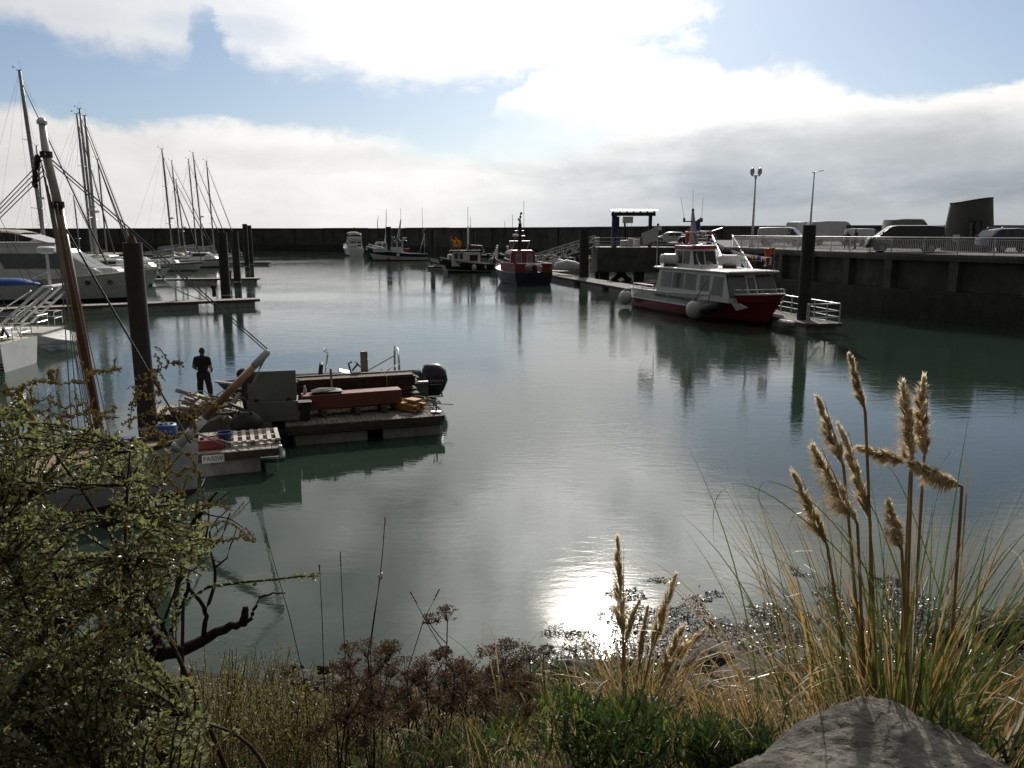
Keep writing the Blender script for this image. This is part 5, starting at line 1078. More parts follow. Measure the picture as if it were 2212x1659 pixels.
# grey box in two parts
t = item('grey_box', 'big grey storage box with its lid up on the work pontoon', 'box', DL(-.25, 1.0, .62), A18+R(-4))
gb = mat('grey_box_paint', (.15, .155, .16), .6, 0, .12, 2, .003, 20, stain=(.10, .10, .10), samt=.5, sscale=3); gb2 = mat('grey_box_lid', (.13, .14, .125), .65, 0, .15, 2, .003, 20, stain=(.09, .095, .09), samt=.5, sscale=3)
mb = MB()
for x, y, w_, d_ in ((-.68, 0, .04, .8), (.68, 0, .04, .8), (0, -.4, 1.4, .04), (0, .4, 1.4, .04), (0, 0, 1.3, .74)): mb.box((x, y, .3 if d_ != .74 else .05), (w_, d_, .58 if d_ != .74 else .06))
mb.build('body', gb, t, bevel=.01)
mb = MB(); mb.box((.0, -.12, 1.0), (1.36, .05, .86), 0, None, 0, R(-9)); mb.build('lid', gb2, t, bevel=.015)
for x in (-.45, .45): mb = MB(); mb.box((x, -.24, .6), (.12, .04, .1)); mb.build('hinge', M['black'], t)
mb = MB(); mb.loft([[(-.8, -.05, .2), (-.62, -.05, .2), (-.62, .05, .2), (-.8, .05, .2)], [(-.86, -.12, .7), (-.6, -.12, .7), (-.6, .1, .7), (-.86, .1, .7)], [(-.78, -.14, 1.5), (-.45, -.14, 1.5), (-.45, -.02, 1.5), (-.78, -.02, 1.5)]]); mb.build('draped_cloth', M['black'], t, 180)
# lumber stack
t = item('lumber_stack', 'long stack of dark boards with a light strap behind the red beam', 'lumber', DL(2.3, 2.75, .70), A18)
rr = random.Random(8); lum = mat('dark_lumber', (.05, .034, .024), .8, 0, .4, 5, .002, 60, stain=(.09, .07, .05), samt=.5, sscale=5)
lump = mat('reddish_lumber', (.07, .042, .03), .8, 0, .3, 5)
for k in range(15):
    for j in range(2):
        if k > 12 and j == 1: continue
        mb = MB(); ln = 3.9+rr.uniform(-.4, .25); mb.box((rr.uniform(-.2, .15), -.3+j*.55+rr.uniform(-.03, .03), .05+k*.052), (ln, .48, .042), rr.uniform(-.01, .01)); mb.build('board', rr.choice([lum, lum, lump]), t)
for x in (.95,): mb = MB(); mb.tube([(x, -.58, .0), (x+.02, -.58, .78), (x, .5, .85)], .018, 5); mb.build('strap', M['rope'], t)
mb = MB(); mb.box((-.75, -.6, .55), (.07, .05, 1.15), 0, None, R(-2)); mb.build('stake', M['wood'], t)
mb = MB(); mb.box((-.1, 0, .83), (4.2, .12, .03), R(1)); mb.build('top_batten', M['wooddk'], t)
# red steel beam on a pallet
t = item('steel_beam', 'long rust red steel box beam lying on a pallet on the work pontoon', 'steel beam', DL(2.05, 1.25, .62), A18+R(3))
rb = mat('red_primer_steel', (.17, .055, .035), .65, 0, .15, 3, .002, 30, stain=(.12, .05, .035), samt=.4); 
mb = MB(); mb.box((0, 0, .42), (2.95, .52, .42)); mb.build('beam', rb, t, bevel=.012)
for x in (-.9, .1, .9): mb = MB(); mb.box((x, 0, .1), (.14, .9, .18)); mb.build('bearer', M['wooddk'], t, bevel=.005)
t2 = item('tool_bag', 'black folded tool bag on top of the red steel beam', 'bag', DL(1.3, 1.22, 1.262), A18+.1)
mb = MB(); mb.loft([[(-.42, -.16, 0), (.42, -.18, 0), (.45, .16, 0), (-.4, .18, 0)], [(-.45, -.18, .06), (.46, -.2, .05), (.46, .17, .06), (-.44, .19, .07)], [(-.2, -.1, .14), (.3, -.1, .10), (.28, .1, .11), (-.2, .12, .15)]]); mb.build('body', M['black'], t2, 40); MB().tube([(-.2, -.15, .1), (0, -.2, .16), (.25, -.1, .13)], .015, 5).build('strap', M['galv'], t2)
t2 = item('bottle', 'clear plastic bottle standing on the left end of the red beam', 'bottle', DL(.68, 1.3, 1.262)); mb = MB(); mb.tube([(0, 0, 0), (0, 0, .13), (0, 0, .17), (0, 0, .2)], [.05, .05, .025, .025], 10); mb.build('body', M['tarp'], t2, 40); mb = MB(); mb.tube([(0, 0, .2), (0, 0, .225)], .028, 8); mb.build('cap', M['white'], t2)
t2 = item('waste_bin', 'black bin between the grey box and the red beam', 'bin', DL(.62, .62, .62), A18); mb = MB(); mb.loft([[(-.13, -.13, 0), (.13, -.13, 0), (.13, .13, 0), (-.13, .13, 0)], [(-.17, -.17, .52), (.17, -.17, .52), (.17, .17, .52), (-.17, .17, .52)]]); mb.build('body', M['black'], t2, bevel=.03); mb = MB(); mb.box((0, 0, .53), (.38, .38, .04)); mb.build('rim', M['black'], t2, bevel=.01)
# yellow planks
t = item('plank_bundle', 'small bundle of yellow planks right of the red steel beam', 'planks', DL(3.72, 1.1, .62), A18+R(-62))
yw = mat('yellow_plank', (.36, .19, .05), .7, 0, .15, 5, .002, 40)
for k in range(3):
    for j in range(4): mb = MB(); mb.box((rr.uniform(-.06, .06), -.21+j*.14, .05+k*.075), (1.15+rr.uniform(-.2, .1), .125, .065)); mb.build('plank', yw, t, bevel=.004)
mb = MB(); mb.box((.25, .02, .31), (.45, .34, .09), .1); mb.build('plank', yw, t, bevel=.004)
for k, (x, y, lab) in enumerate(((4.0, 1.45, 'loose coil of dark hose right of the yellow planks'), (4.35, 1.2, 'coil of rope at the corner of the work pontoon'))):
    t = item('hose_coil', lab, 'hose', DL(x, y, .62)); mb = MB(); mb.tube([(.22*math.cos(a)*(1+.03*a), .16*math.sin(a)*(1+.03*a), .02+.012*a) for a in [i*.35 for i in range(60)]]+[(.4, .3, .03), (.8, .25, .02)], .014, 5); mb.build('coil', M['black'] if not k else M['rope'], t, 180)
t = item('tap_stand', 'small tap stand on the right front corner of the work pontoon', 'tap', DL(4.45, .35, .62)); mb = MB(); mb.tube([(0, 0, 0), (0, 0, .3), (.08, 0, .36), (.14, 0, .28)], .025, 6); mb.tube([(-.08, 0, .2), (-.1, 0, .32), (-.02, 0, .36)], .02, 5); mb.build('pipe', M['black'], t); mb = MB(); mb.box((0, 0, .02), (.3, .2, .04)); mb.build('base', M['galv'], t)
# loose boards and alloy profiles on the rear pontoon
t = item('profile_pile', 'pile of bright alloy profiles and boards left of the outboard', 'profiles', DL(2.9, 3.2, .72), A18+R(-3))
for k in range(7): mb = MB(); mb.box((rr.uniform(-.2, .2), -.45+k*.13, .14+.05*(k % 3)), (1.7+rr.uniform(-.4, .1), .09, .05), rr.uniform(-.05, .05)); mb.build('profile' if k % 2 else 'board', M['alu'] if k % 2 else pw, t)
mb = MB(); mb.box((0, -.05, .05), (1.75, 1.2, .1)); mb.build('pallet_base', M['wooddk'], t)
t = item('sheet_stack', 'short stack of white boards between the grey box and the lumber', 'boards', DL(.75, 2.5, .70), A18); 
for k in range(3): mb = MB(); mb.box((.02*k, 0, .1+k*.22), (.75-.12*k, .5, .05)); mb.build('board', M['white'], t); mb = MB(); mb.box((-.1, 0, .02+k*.21), (.4, .3, .12)); mb.build('spacer', M['wooddk'], t)
t = item('timber_post', 'upright grey timber post with a slanted brace in front of the workboat', 'post', DL(2.75, 3.55, .68), A18)
mb = MB(); mb.box((0, 0, .72), (.22, .22, 1.44)); mb.build('post', M['wood'], t, bevel=.01); mb = MB(); mb.tube([(.1, 0, .72), (.62, -.02, .05)], .06, 4); mb.build('brace', M['wood'], t); mb = MB(); mb.box((0, 0, 1.16), (.27, .27, .03)); mb.build('collar', M['galv'], t)
# ------------------------------------------------------------------ open aluminium workboat
wb = DL(5.0, 4.72); t = thing('workboat', 'open aluminium workboat with steering stand, roll bar and dark outboard', 'workboat', wb, A18+R(180-5))
L = 7.0; alu2 = mat('dull_alloy_hull', (.16, .155, .15), .55, .3, .15, 3, stain=(.1, .1, .1), samt=.4); h, hb, zt = hull_mesh(L, 2.3, .95, 1.05, [(.2, 0), (.55, 0), (1., 0)], .97, .4, 3.2, .9, .9, 18); h.build('hull', alu2, t, 40)
deck_mesh(L, hb, zt, .55).build('deck', M['galv'], t, 180); gunwale(L, hb, zt, .05).build('gunwale_rail', M['alu'], t)
mb = MB(); mb.box((5.9, 0, .93), (1.3, 1.5, .06)); mb.build('foredeck', M['alu'], t)
mb = MB(); mb.loft([[(3.0, -.4, .45), (3.0, .4, .45), (2.4, .4, .45), (2.4, -.4, .45)], [(2.95, -.35, 1.3), (2.95, .35, 1.3), (2.55, .35, 1.2), (2.55, -.35, 1.2)]]); mb.build('console', M['galv'], t, bevel=.03)
mb = MB(); mb.tube([(2.5, 0, 1.25), (2.3, 0, 1.48)], .035, 6); mb.tube([(2.3+.2*math.cos(a)*.55, .2*math.sin(a), 1.48+.2*math.cos(a)*.6) for a in [k*PI/8 for k in range(17)]], .022, 5)
for a in (0, 2.1, 4.2): mb.tube([(2.3, 0, 1.48), (2.3+.2*math.cos(a)*.55, .2*math.sin(a), 1.48+.2*math.cos(a)*.6)], .015, 4)
mb.build('steering_wheel', M['black'], t, 180)
MB().tube([(2.55, .25, 1.2), (2.62, .25, 1.55), (2.5, .25, 1.6)], .035, 6).build('throttle', M['black'], t)
mb = MB(); mb.loft([[(3.75, -.33, .5), (3.75, .33, .5), (3.6, .33, .5), (3.6, -.33, .5)], [(3.6, -.3, 1.55), (3.6, .3, 1.55), (3.46, .3, 1.55), (3.46, -.3, 1.55)]]); mb.build('seat_back', M['black'], t, bevel=.05)
MB().tube([(3.5, -.3, .6), (3.3, -.3, 1.9), (3.42, -.3, 2.02), (3.42, .3, 2.02), (3.3, .3, 1.9), (3.5, .3, .6)], .025, 6).build('seat_frame', M['chrome'], t)
mb = MB(); mb.tube([(.95, -.95, 1.0), (.95, -.85, 1.75), (.95, -.5, 2.0), (.95, .5, 2.0), (.95, .85, 1.75), (.95, .95, 1.0)], .04, 8); 
mb.build('roll_bar', M['chrome'], t, 180)
for s in (-1, 1): MB().tube([(.95, s*.9, 1.6), (2.0, s*1.02, 1.02)], .03, 6).build('roll_bar_stay', M['chrome'], t)
MB().tube([(.95, .9, 1.0), (.0, .95, .4), (-.55, .7, .35), (-.6, 0, .34), (-.55, -.7, .35), (.0, -.95, .4)], .035, 6).build('swim_rail', M['chrome'], t)
ob = M['outb'] = mat('dark_outboard_cowl', (.018, .022, .032), .3, 0, .1, 3, coat=.3)
mb = MB(); rings = []
for z, x0, x1, w_ in ((.2, -.5, .0, .17), (.45, -.7, .06, .26), (.8, -.84, .1, .32), (1.15, -.78, .08, .30), (1.34, -.6, .02, .2), (1.39, -.45, -.08, .08)):
    rings.append([((x0+x1)/2+(x1-x0)/2*math.copysign(abs(math.cos(a))**.7, math.cos(a)), w_*math.copysign(abs(math.sin(a))**.7, math.sin(a)), z) for a in [k*2*PI/20 for k in range(20)]])
mb.loft(rings); out_ = mb.build('outboard', ob, t, 50)
mb = MB(); mb.loft([[(-.42, -.07, .6), (-.42, .07, .6), (-.1, .07, .6), (-.1, -.07, .6)], [(-.4, -.05, -.5), (-.4, .05, -.5), (-.16, .05, -.5), (-.16, -.05, -.5)]]); mb.build('leg', ob, out_)
text_mesh('lettering', 'YAMAHA', .15, M['tarp'], out_, (-.36, .325, .82), (R(90), 0, PI), .006)
mb = MB(); mb.box((-.36, .322, .7), (.5, .012, .02)); mb.build('stripe', M['tarp'], out_)
# small black outboard at the bow of the raft
t = item('small_outboard', 'small black outboard standing behind the raised bowsprit', 'outboard', DL(-1.05, 4.2, .7), A18)
mb = MB(); mb.ball((0, 0, .75), (.24, .17, .2), 14, 8); mb.build('cowl', M['black'], t, 180); mb = MB(); mb.tube([(0, 0, .6), (-.03, 0, 0)], .07, 8); mb.build('leg', M['black'], t)

# ------------------------------------------------------------------ gaff cutter in front
bw = W(438, 1060, 0); rz = R(25); L = 9.2; c_, s_ = math.cos(rz), math.sin(rz)
o = Vector((bw.x-L*c_, bw.y-L*s_, 0)); t = thing('gaff_cutter', 'white wooden cutter with tall varnished mast and raised bowsprit at the nearest pontoon', 'sailboat', o, rz)
cutw = mat('cutter_white_paint', (.62, .65, .67), .45, 0, .06, 1.2, .002, 8, stain=(.36, .38, .38), samt=.4, sscale=1.5)
h, hb, zt = hull_mesh(L, 2.7, .95, 1.38, [(.06, 1), (.93, 0), (1., 2)], .75, .42, 2.0, .12, .72, 28); h.build('hull', [cutw, botr, M['wooddk']], t, 40)
deck_mesh(L, hb, zt, .12).build('deck', teak, t, 180); gunwale(L, hb, zt, .035).build('rubbing_strake', M['wooddk'], t)
lev = [(.9, 2.6, 5.6, .85, .62), (1.35, 2.7, 5.4, .8, .58)]; cabin(lev).build('coachroof', M['wooddk'], t, bevel=.02); cabin([(1.35, 2.6, 5.5, .88, .65), (1.41, 2.7, 5.4, .8, .58)]).build('coachroof_top', M['white'], t, bevel=.02)
windows(lev, [(3.0, 3.7, 1.02, 1.26), (3.95, 4.6, 1.02, 1.26), (4.75, 5.2, 1.02, 1.26)], M['glass'], t)
def lc(p): q = Vector(p)-o; return Vector((q.x*c_+q.y*s_, -q.x*s_+q.y*c_, q.z))
mbse = lc(W(222, 996, 1.05)); yb = (o+Vector((c_*mbse.x-s_*mbse.y, s_*mbse.x+c_*mbse.y, 0))).y
m1 = lc(PD(217, 945, yb)); m2 = lc(PD(126, 443, yb)); m3 = lc(PD(100, 335, yb)); m4 = lc(PD(91, 268, yb))
varn = mat('varnished_spar', (.13, .048, .02), .3, 0, .2, 5, .002, 30, coat=.5); whs = mat('white_painted_spar', (.62, .62, .6), .4, 0, .06, 3)
MB().tube([m1-(m2-m1)*.0, m1.lerp(m2, .3), m1.lerp(m2, .6), m2], [.092, .098, .095, .085], 14).build('mast', varn, t, 180)
mb = MB(); mb.tube([mbse, m1+(m2-m1)*.02], .15, 12); mb.build('tabernacle', whs, t, 60)
MB().tube([m2-(m4-m2)*.02, m3, m4], [.088, .08, .066], 12).build('topmast', whs, t, 180)
mb = MB()
for q in (m2, m3): mb = MB(); mb.tube([q-Vector((0, 0, .05)), q+Vector((0, 0, .07))], .12, 10); mb.tube([q+Vector((-.02, -.32, 0)), q+Vector((-.02, .24, 0))], .03, 6); mb.build('mast_band', M['steel'], t)
mb = MB(); mb.tube([m4, m4+Vector((0, 0, .06)), m4+Vector((0, 0, .12))], [.1, .1, .06], 10); mb.build('masthead_light', M['white'], t)
bs0 = lc(W(400, 946, 1.42)); bs1 = lc(PD(581, 757, W(400, 946, 1.42).y+.9)); bsm = bs0.lerp(bs1, .82); bsq = bs0.lerp(bs1, .22)
MB().tube([bsq, bsm], [.095, .085], 12).build('bowsprit', mat('honey_varnish', (.27, .14, .05), .35, 0, .2, 6, coat=.4), t, 180)
MB().tube([bsm, bs1-(bs1-bs0)*.02, bs1], [.09, .085, .05], 12).build('bowsprit_tip', whs, t, 180)
MB().tube([bs0-(bs1-bs0)*.12, bsq], .11, 12).build('bowsprit_heel', whs, t, 180)
mb = MB(); mb.ball(bs0-(bs1-bs0)*.1, (.13, .13, .13), 10, 6); mb.build('heel_fitting', M['galv'], t)
bowp = lc(bw+Vector((0, 0, 1.42)))+Vector((-.1, 0, 0)); waterp = lc(bw+Vector((0, 0, .12)))
mb = MB(); mb.tube([m3, bs1], .014, 4); mb.tube([m3+Vector((0, .05, -.08)), bs1-Vector((.05, 0, .03))], .012, 4); mb.build('forestay', M['wire'], t)
stA = lc(PD(128, 470, yb)); stB = lc(W(412, 958, 1.5)); MB().tube([stA, stB], .022, 5).build('inner_forestay', M['steel'], t)
mb = MB(); e_ = stB.lerp(stA, .15); mb.tube([e_.lerp(stA, -.02), e_.lerp(stA, .02)], .05, 8); mb.build('turnbuckle', M['black'], t)
mb = MB()
for k in range(3): mb.tube([bs1-Vector((.06*k, .03*k, .05)), lc(DL(-1.15+.12*k, 1.9, 1.0))], .012, 4)
mb.tube([bs1, bowp], .012, 4); mb.build('bowsprit_tackle', M['rope'], t)
mb = MB(); q = lc(DL(-1.05, 1.9, .95)); mb.ball(q, (.05, .05, .1), 8, 6); mb.build('pulley_block', M['black'], t)
mb = MB()
for s in (-1, 1):
    for k, dx in enumerate((-.5, -.2, .15)):
        xx = mbse.x+dx; mb.tube([(xx, s*hb(xx/L)*.98, zt(xx/L)+.05), m2+Vector((0, s*.3, 0)) if k != 1 else m3+Vector((0, s*.1, 0))], .011, 4)
for k in range(6): a = .09*k-.22; mb.tube([m1+Vector((-.18+.03*k, a*.8, .1)), m3.lerp(m2, k/6)+Vector((-.1, a*.5, -.1))], .009, 4)
for k in range(4): mb.tube([(.6, .4-.25*k, 1.0), m3+Vector((-.08, 0, -.1-.1*k))], .010, 4)
mb.build('rigging', M['rope'], t)
mb = MB()
for k in range(6): mb.ball(m3+Vector((-.16-.02*k, .05*((k % 3)-1), -.08-.1*k)), (.06, .05, .09), 8, 6)
mb.build('halyard_blocks', M['black'], t)
t['note'] = 'cutter'
del t['note']
mb = MB(); r0 = m1+Vector((.12, -.16, -.1))
for k in range(5): mb.tube([r0+Vector((.02*k, -.02*k, 0))+Vector((.1*math.sin(a), .0, .22*math.cos(a)-.2)) for a in [i*PI/8 for i in range(17)]], .012, 4)
mb.build('coiled_rope', M['rope'], t, 180)
MB().tube([waterp+Vector((-.02, 0, 0)), lc(W(462, 990, .4))], .006, 4).build('bobstay', M['wire'], t)
for k, (u, v) in enumerate(((540, 968), (520, 975))): MB().tube([bowp, lc(W(u, v, .66))], .016, 5).build('mooring_line', M['rope'], t)

# ------------------------------------------------------------------ people
def figure(name, label, p, rz, sk, cols, vox=.016, H=1.77):
    """sk: joints of the pose; the body is one remeshed surface"""
    mb = MB()
    def limb(pts, rs, n=10):
        P = [Vector(q) for q in pts]; mb.tube(P, rs, n)
        for q, r in zip(P, rs): mb.ball(q, r, 10, 6)
    for path, rs in sk: limb(path, rs)
    me = bpy.data.meshes.new('tmp'); me.from_pydata(mb.v, [], mb.f); ob = bpy.data.objects.new('tmp', me); COL.objects.link(ob)
    md = ob.modifiers.new('r', 'REMESH'); md.mode = 'VOXEL'; md.voxel_size = vox
    sm = ob.modifiers.new('s', 'SMOOTH'); sm.iterations = 3; sm.factor = .5
    m2_ = bpy.data.meshes.new_from_object(ob.evaluated_get(bpy.context.evaluated_depsgraph_get())); bpy.data.objects.remove(ob); bpy.data.meshes.remove(me)
    m2_.materials.clear()
    for q in cols[0]: m2_.materials.append(q)
    for f in m2_.polygons: f.material_index = cols[1](f.center)
    m2_.shade_smooth(); m2_.name = name
    r = bpy.data.objects.new(name, m2_); COL.objects.link(r); r.location = p; r.rotation_euler = (0, 0, rz)
    tag(r, label, 'person'); return r
skin = mat('skin', (.36, .19, .13), .55, 0, .08, 6); cloth = mat('dark_navy_shirt', (.010, .011, .015), .9, 0, .2, 8, .004, 30); trou = mat('dark_work_trousers', (.012, .012, .013), .9, 0, .25, 8, .006, 25); hairm = mat('short_grey_hair', (.05, .045, .04), .8, 0, .3, 60); boot = mat('black_boots', (.012, .011, .01), .6)
def hand(w, d, s):
    """five bent fingers and a thumb off the side of a palm; w wrist, d direction"""
    w, d = Vector(w), Vector(d).normalized(); side = Vector((s, 0, 0)); up = d.cross(side).normalized(); out = [([w, w+d*.05, w+d*.09], [.028, .036, .032])]
    for k, ln in enumerate((.068, .078, .072, .058)):
        b_ = w+d*.09+up*(.03-.02*k); out.append(([b_, b_+d*ln*.5-side*.008, b_+d*ln*.8-side*.03, b_+d*ln*.75-side*.05], [.0105, .010, .009, .008]))
    b_ = w+d*.03+up*.03; out.append(([b_, b_+up*.03+d*.03, b_+up*.035+d*.06-side*.015], [.012, .011, .009])); return out
# man on the raft, back to the camera, working with both hands in front of him (+y is forward)
SK = [
 ([(0, -.01, .95), (0, .0, 1.10), (0, -.01, 1.25), (0, -.02, 1.38)], [.155, .15, .165, .15]),
 ([(-.09, 0, .93), (.09, 0, .93)], [.13, .13]), ([(-.11, -.02, 1.27), (.11, -.02, 1.27)], [.145, .145]),
 ([(-.19, -.02, 1.42), (0, -.02, 1.46), (.19, -.02, 1.42)], [.075, .085, .075]),
 ([(0, -.02, 1.44), (0, .005, 1.56)], [.066, .058]),
 ([(0, .02, 1.60), (0, .015, 1.69)], [.078, .085]), ([(0, .045, 1.575), (0, .075, 1.545)], [.055, .035]),
 ([(0, .10, 1.61), (0, .115, 1.60)], [.016, .014]), ([(-.083, .005, 1.62), (-.09, -.005, 1.65)], [.016, .017]), ([(.083, .005, 1.62), (.09, -.005, 1.65)], [.016, .017]),
 ([(-.20, -.02, 1.42), (-.27, -.05, 1.17), (-.26, .05, 1.10)], [.072, .056, .048]), ([(.20, -.02, 1.42), (.27, -.05, 1.17), (.26, .05, 1.10)], [.072, .056, .048]),
 ([(-.27, -.03, 1.15), (-.20, .18, 1.02)], [.048, .033]), ([(.27, -.03, 1.15), (.20, .18, 1.02)], [.048, .033]),
 ([(-.10, 0, .92), (-.13, .02, .50), (-.15, -.01, .12)], [.118, .085, .062]), ([(.10, 0, .92), (.16, .02, .50), (.21, -.01, .12)], [.118, .085, .062]),
 ([(-.135, .02, .62), (-.14, .02, .42)], [.10, .092]), ([(.145, .02, .62), (.17, .02, .42)], [.10, .092]),
 ([(-.13, .01, .26), (-.15, .0, .12)], [.082, .085]), ([(.19, .01, .26), (.21, .0, .12)], [.082, .085]),
 ([(-.15, -.05, .05), (-.16, .08, .045), (-.165, .15, .04)], [.05, .05, .042]), ([(.21, -.05, .05), (.235, .08, .045), (.245, .15, .04)], [.05, .05, .042]),
]+hand((-.19, .20, 1.01), (.45, .85, -.2), -1)+hand((.19, .20, 1.01), (-.45, .85, -.2), 1)
def dress(c):
    x, y, z = c
    if z < .10: return 4
    if z < .98 and abs(x) < .30 and y < .14+max(0, (.6-z)): return 2
    if z > 1.55: return 3 if (z > 1.63 and y < .06) or (y < -.0 and z > 1.57) else 0
    if abs(x) > .16 and z < 1.20 and y > -.0 and not (abs(x) < .2 and y < .05): return 0
    if abs(x) > .225 and z < 1.24: return 0
    return 1
cols = ([skin, cloth, trou, hairm, boot], dress)
pm = DL(-2.35, 3.55, .70); man = figure('person', 'man in dark shirt and work trousers standing on the work pontoon, back turned', W(443, 868, .72).lerp(pm, 1.)*0+Vector((G(444, pm.y, .7).x, pm.y, .70)), R(-4), SK, cols, .0095)
jacket = mat('dark_jacket', (.02, .02, .026), .9, 0, .2, 8)
q1 = figure('person', 'person in dark jacket standing at the quay railing before the small white van', G(1846, 71, QZ), R(60), SK, ([skin, jacket, trou, hairm, boot], dress), .03)
q2 = figure('person', 'person in dark clothes leaning low at the quay railing left of the standing one', G(1829, 71.5, QZ)-Vector((0, 0, .0)), R(150), SK, ([skin, jacket, trou, hairm, boot], dress), .03); q2.scale = (.95, .95, .86)
q3 = figure('person', 'person in a red top at the raised tailgate of the parked estate car', G(1533, 98, QZ), R(100), SK, ([skin, flagr, trou, hairm, boot], dress), .03)

# ------------------------------------------------------------------ vehicles on the quay
tyre = mat('tyre_rubber', (.02, .02, .02), .8); rimm = mat('wheel_rim', (.3, .3, .31), .4, .6)
lampr = mat('red_tail_lamp', (.35, .01, .01), .2, coat=.5); lampw = mat('clear_headlamp', (.6, .6, .6), .1, coat=.5)
VG = 'vehicles parked on the quay'
def vehicle(name, label, cat, u, y, rz, L, Wd, prof, paint, sidewin, screen, rearwin, wheels=(.18, .80), wr=.34, trim=None, side_line=True):
    """prof: (x/L, z) outline from rear bottom over the roof to the front bottom"""
    c = G(u, y, QZ); d = Vector((math.cos(rz), math.sin(rz), 0)); t = thing(name, label, cat, c-d*L/2, rz, VG)
    P = [(x*L, z) for x, z in prof]; n = len(P); zmax = max(z for x, z in P)
    def hw(z): return Wd/2*(1-.16*max(0, (z-.95)/max(.1, zmax-.95))**1.3) if z > .95 else Wd/2*(1-.05*max(0, (.55-z)/.3))
    mb = MB(); rings = []
    for s in (-1, -.86, 0, .86, 1):
        k = 1 if abs(s) == 1 else 0
        cx = L/2; cz = zmax*.5
        rings.append([((x-cx)*(1-.035*k)+cx, s*hw(z)*(1 if abs(s) != .86 else 1.0), (z-cz)*(1-.045*k)+cz if z > .4 else z) for x, z in P])
    mb.loft(rings).build('body', paint, t, 32)
    def sidepoly(poly, m, nm, out=.012, par=t):
        for s in (-1, 1):
            q = [(x*L, s*(hw(z)*1.0), z) for x, z in poly]; r = slab(q, out, .06, (L/2, 0, .9)).build(nm, m, par)
    for poly in sidewin: sidepoly(poly, M['glass'], 'window')
    for (za, zb, fr_) in ((screen[0], screen[1], True), (rearwin[0], rearwin[1], False)) if rearwin else ((screen[0], screen[1], True),):
        def xat(z):
            best = None
            for (x0, z0), (x1, z1) in zip(P, P[1:]):
                if min(z0, z1)-1e-6 <= z <= max(z0, z1)+1e-6 and abs(z1-z0) > 1e-6:
                    x = x0+(x1-x0)*(z-z0)/(z1-z0)
                    if best is None or (x > best if fr_ else x < best): best = x
            return best if best is not None else (L if fr_ else 0)
        q = [(xat(za), -hw(za)*.86, za), (xat(za), hw(za)*.86, za), (xat(zb), hw(zb)*.84, zb), (xat(zb), -hw(zb)*.84, zb)]
        slab(q, .02, .03, (L/2, 0, .9)).build('windscreen' if fr_ else 'rear_window', M['glass'], t)
    for wx in wheels:
        for s in (-1, 1):
            yy = s*(Wd/2-.09); mb = MB(); mb.tube([(wx*L, yy-.115, wr), (wx*L, yy-.09, wr), (wx*L, yy+.09, wr), (wx*L, yy+.115, wr)], [wr*.86, wr, wr, wr*.86], 18); w_ = mb.build('wheel', tyre, t, 40)
            mb = MB(); mb.tube([(wx*L, yy+s*.09, wr), (wx*L, yy+s*.125, wr)], [wr*.6, wr*.55], 14); mb.build('rim', rimm, w_, 40)
    for s in (-1, 1):
        mb = MB(); mb.box((.02*L, s*Wd*.44, 1.05), (.12, .14, .42)); mb.build('tail_light', lampr, t, bevel=.02)
        mb = MB(); mb.box((.965*L, s*Wd*.36, .82), (.16, .32, .18), -s*.25); mb.build('headlight', lampw, t, bevel=.03)
        mb = MB(); mb.box((screen[2]*L, s*(Wd/2+.1), screen[0]+.12), (.12, .2, .22)); mb.build('mirror', trim or M['black'], t, bevel=.03)
    mb = MB(); mb.box((.985*L, 0, .45), (.16, Wd*.95, .28)); mb.box((.012*L, 0, .45), (.14, Wd*.95, .22)); mb.build('bumper', trim or M['black'], t, bevel=.04)
    if side_line:
        for s in (-1, 1): mb = MB(); mb.box((.42*L, s*(Wd/2+.005), .75), (.5*L, .02, .07)); mb.build('side_moulding', trim or M['black'], t)
    return t
vanw = mat('white_van_paint', (.50, .51, .54), .35, 0, .04, 1, coat=.3, stain=(.42, .42, .42), samt=.3); blkp = mat('black_car_paint', (.012, .012, .014), .22, 0, .1, 2, coat=.6); gg = mat('grey_green_van_paint', (.16, .19, .17), .4, 0, .08, 1, coat=.3); blup = mat('dark_blue_car_paint', (.012, .024, .07), .25, 0, .1, 2, coat=.5)
VAN = [(0, .35), (0, 1.1), (.012, 1.75), (.03, 1.93), (.2, 1.97), (.62, 1.97), (.70, 1.9), (.86, 1.2), (.97, 1.02), (.995, .75), (1, .35)]
HI = [(0, .4), (0, 1.3), (.01, 2.3), (.03, 2.62), (.3, 2.72), (.66, 2.70), (.72, 2.6), (.87, 1.55), (.975, 1.25), (.995, .9), (1, .4)]
vehicle('parked_van', 'white panel van with dark windscreen near the left end of the quay railing', 'van', 1690, 86, R(-33), 5.0, 1.95, VAN, vanw, [[(.64, 1.2), (.82, 1.2), (.745, 1.78), (.64, 1.8)]], (1.25, 1.85, .80), (1.25, 1.75))
vehicle('parked_van', 'tall white high roof van behind the thick pile', 'van', 1798, 93, R(2), 5.9, 2.05, HI, vanw, [[(.68, 1.55), (.85, 1.55), (.76, 2.25), (.68, 2.25)]], (1.6, 2.5, .83), None)
vehicle('parked_van', 'white box backed van half hidden left of the tall high roof van', 'van', 1736, 100, R(38), 5.6, 2.05, HI, vanw, [[(.68, 1.55), (.85, 1.55), (.76, 2.25), (.68, 2.25)]], (1.6, 2.5, .83), None)
SM = [(0, .33), (0, 1.1), (.02, 1.65), (.045, 1.80), (.3, 1.84), (.6, 1.80), (.68, 1.72), (.84, 1.12), (.97, .95), (.995, .7), (1, .33)]
vehicle('parked_van', 'small white van showing its back doors and red tail lights', 'van', 1865, 86, R(33), 4.7, 1.85, SM, vanw, [[(.62, 1.12), (.80, 1.12), (.71, 1.62), (.62, 1.64)]], (1.15, 1.7, .78), None)
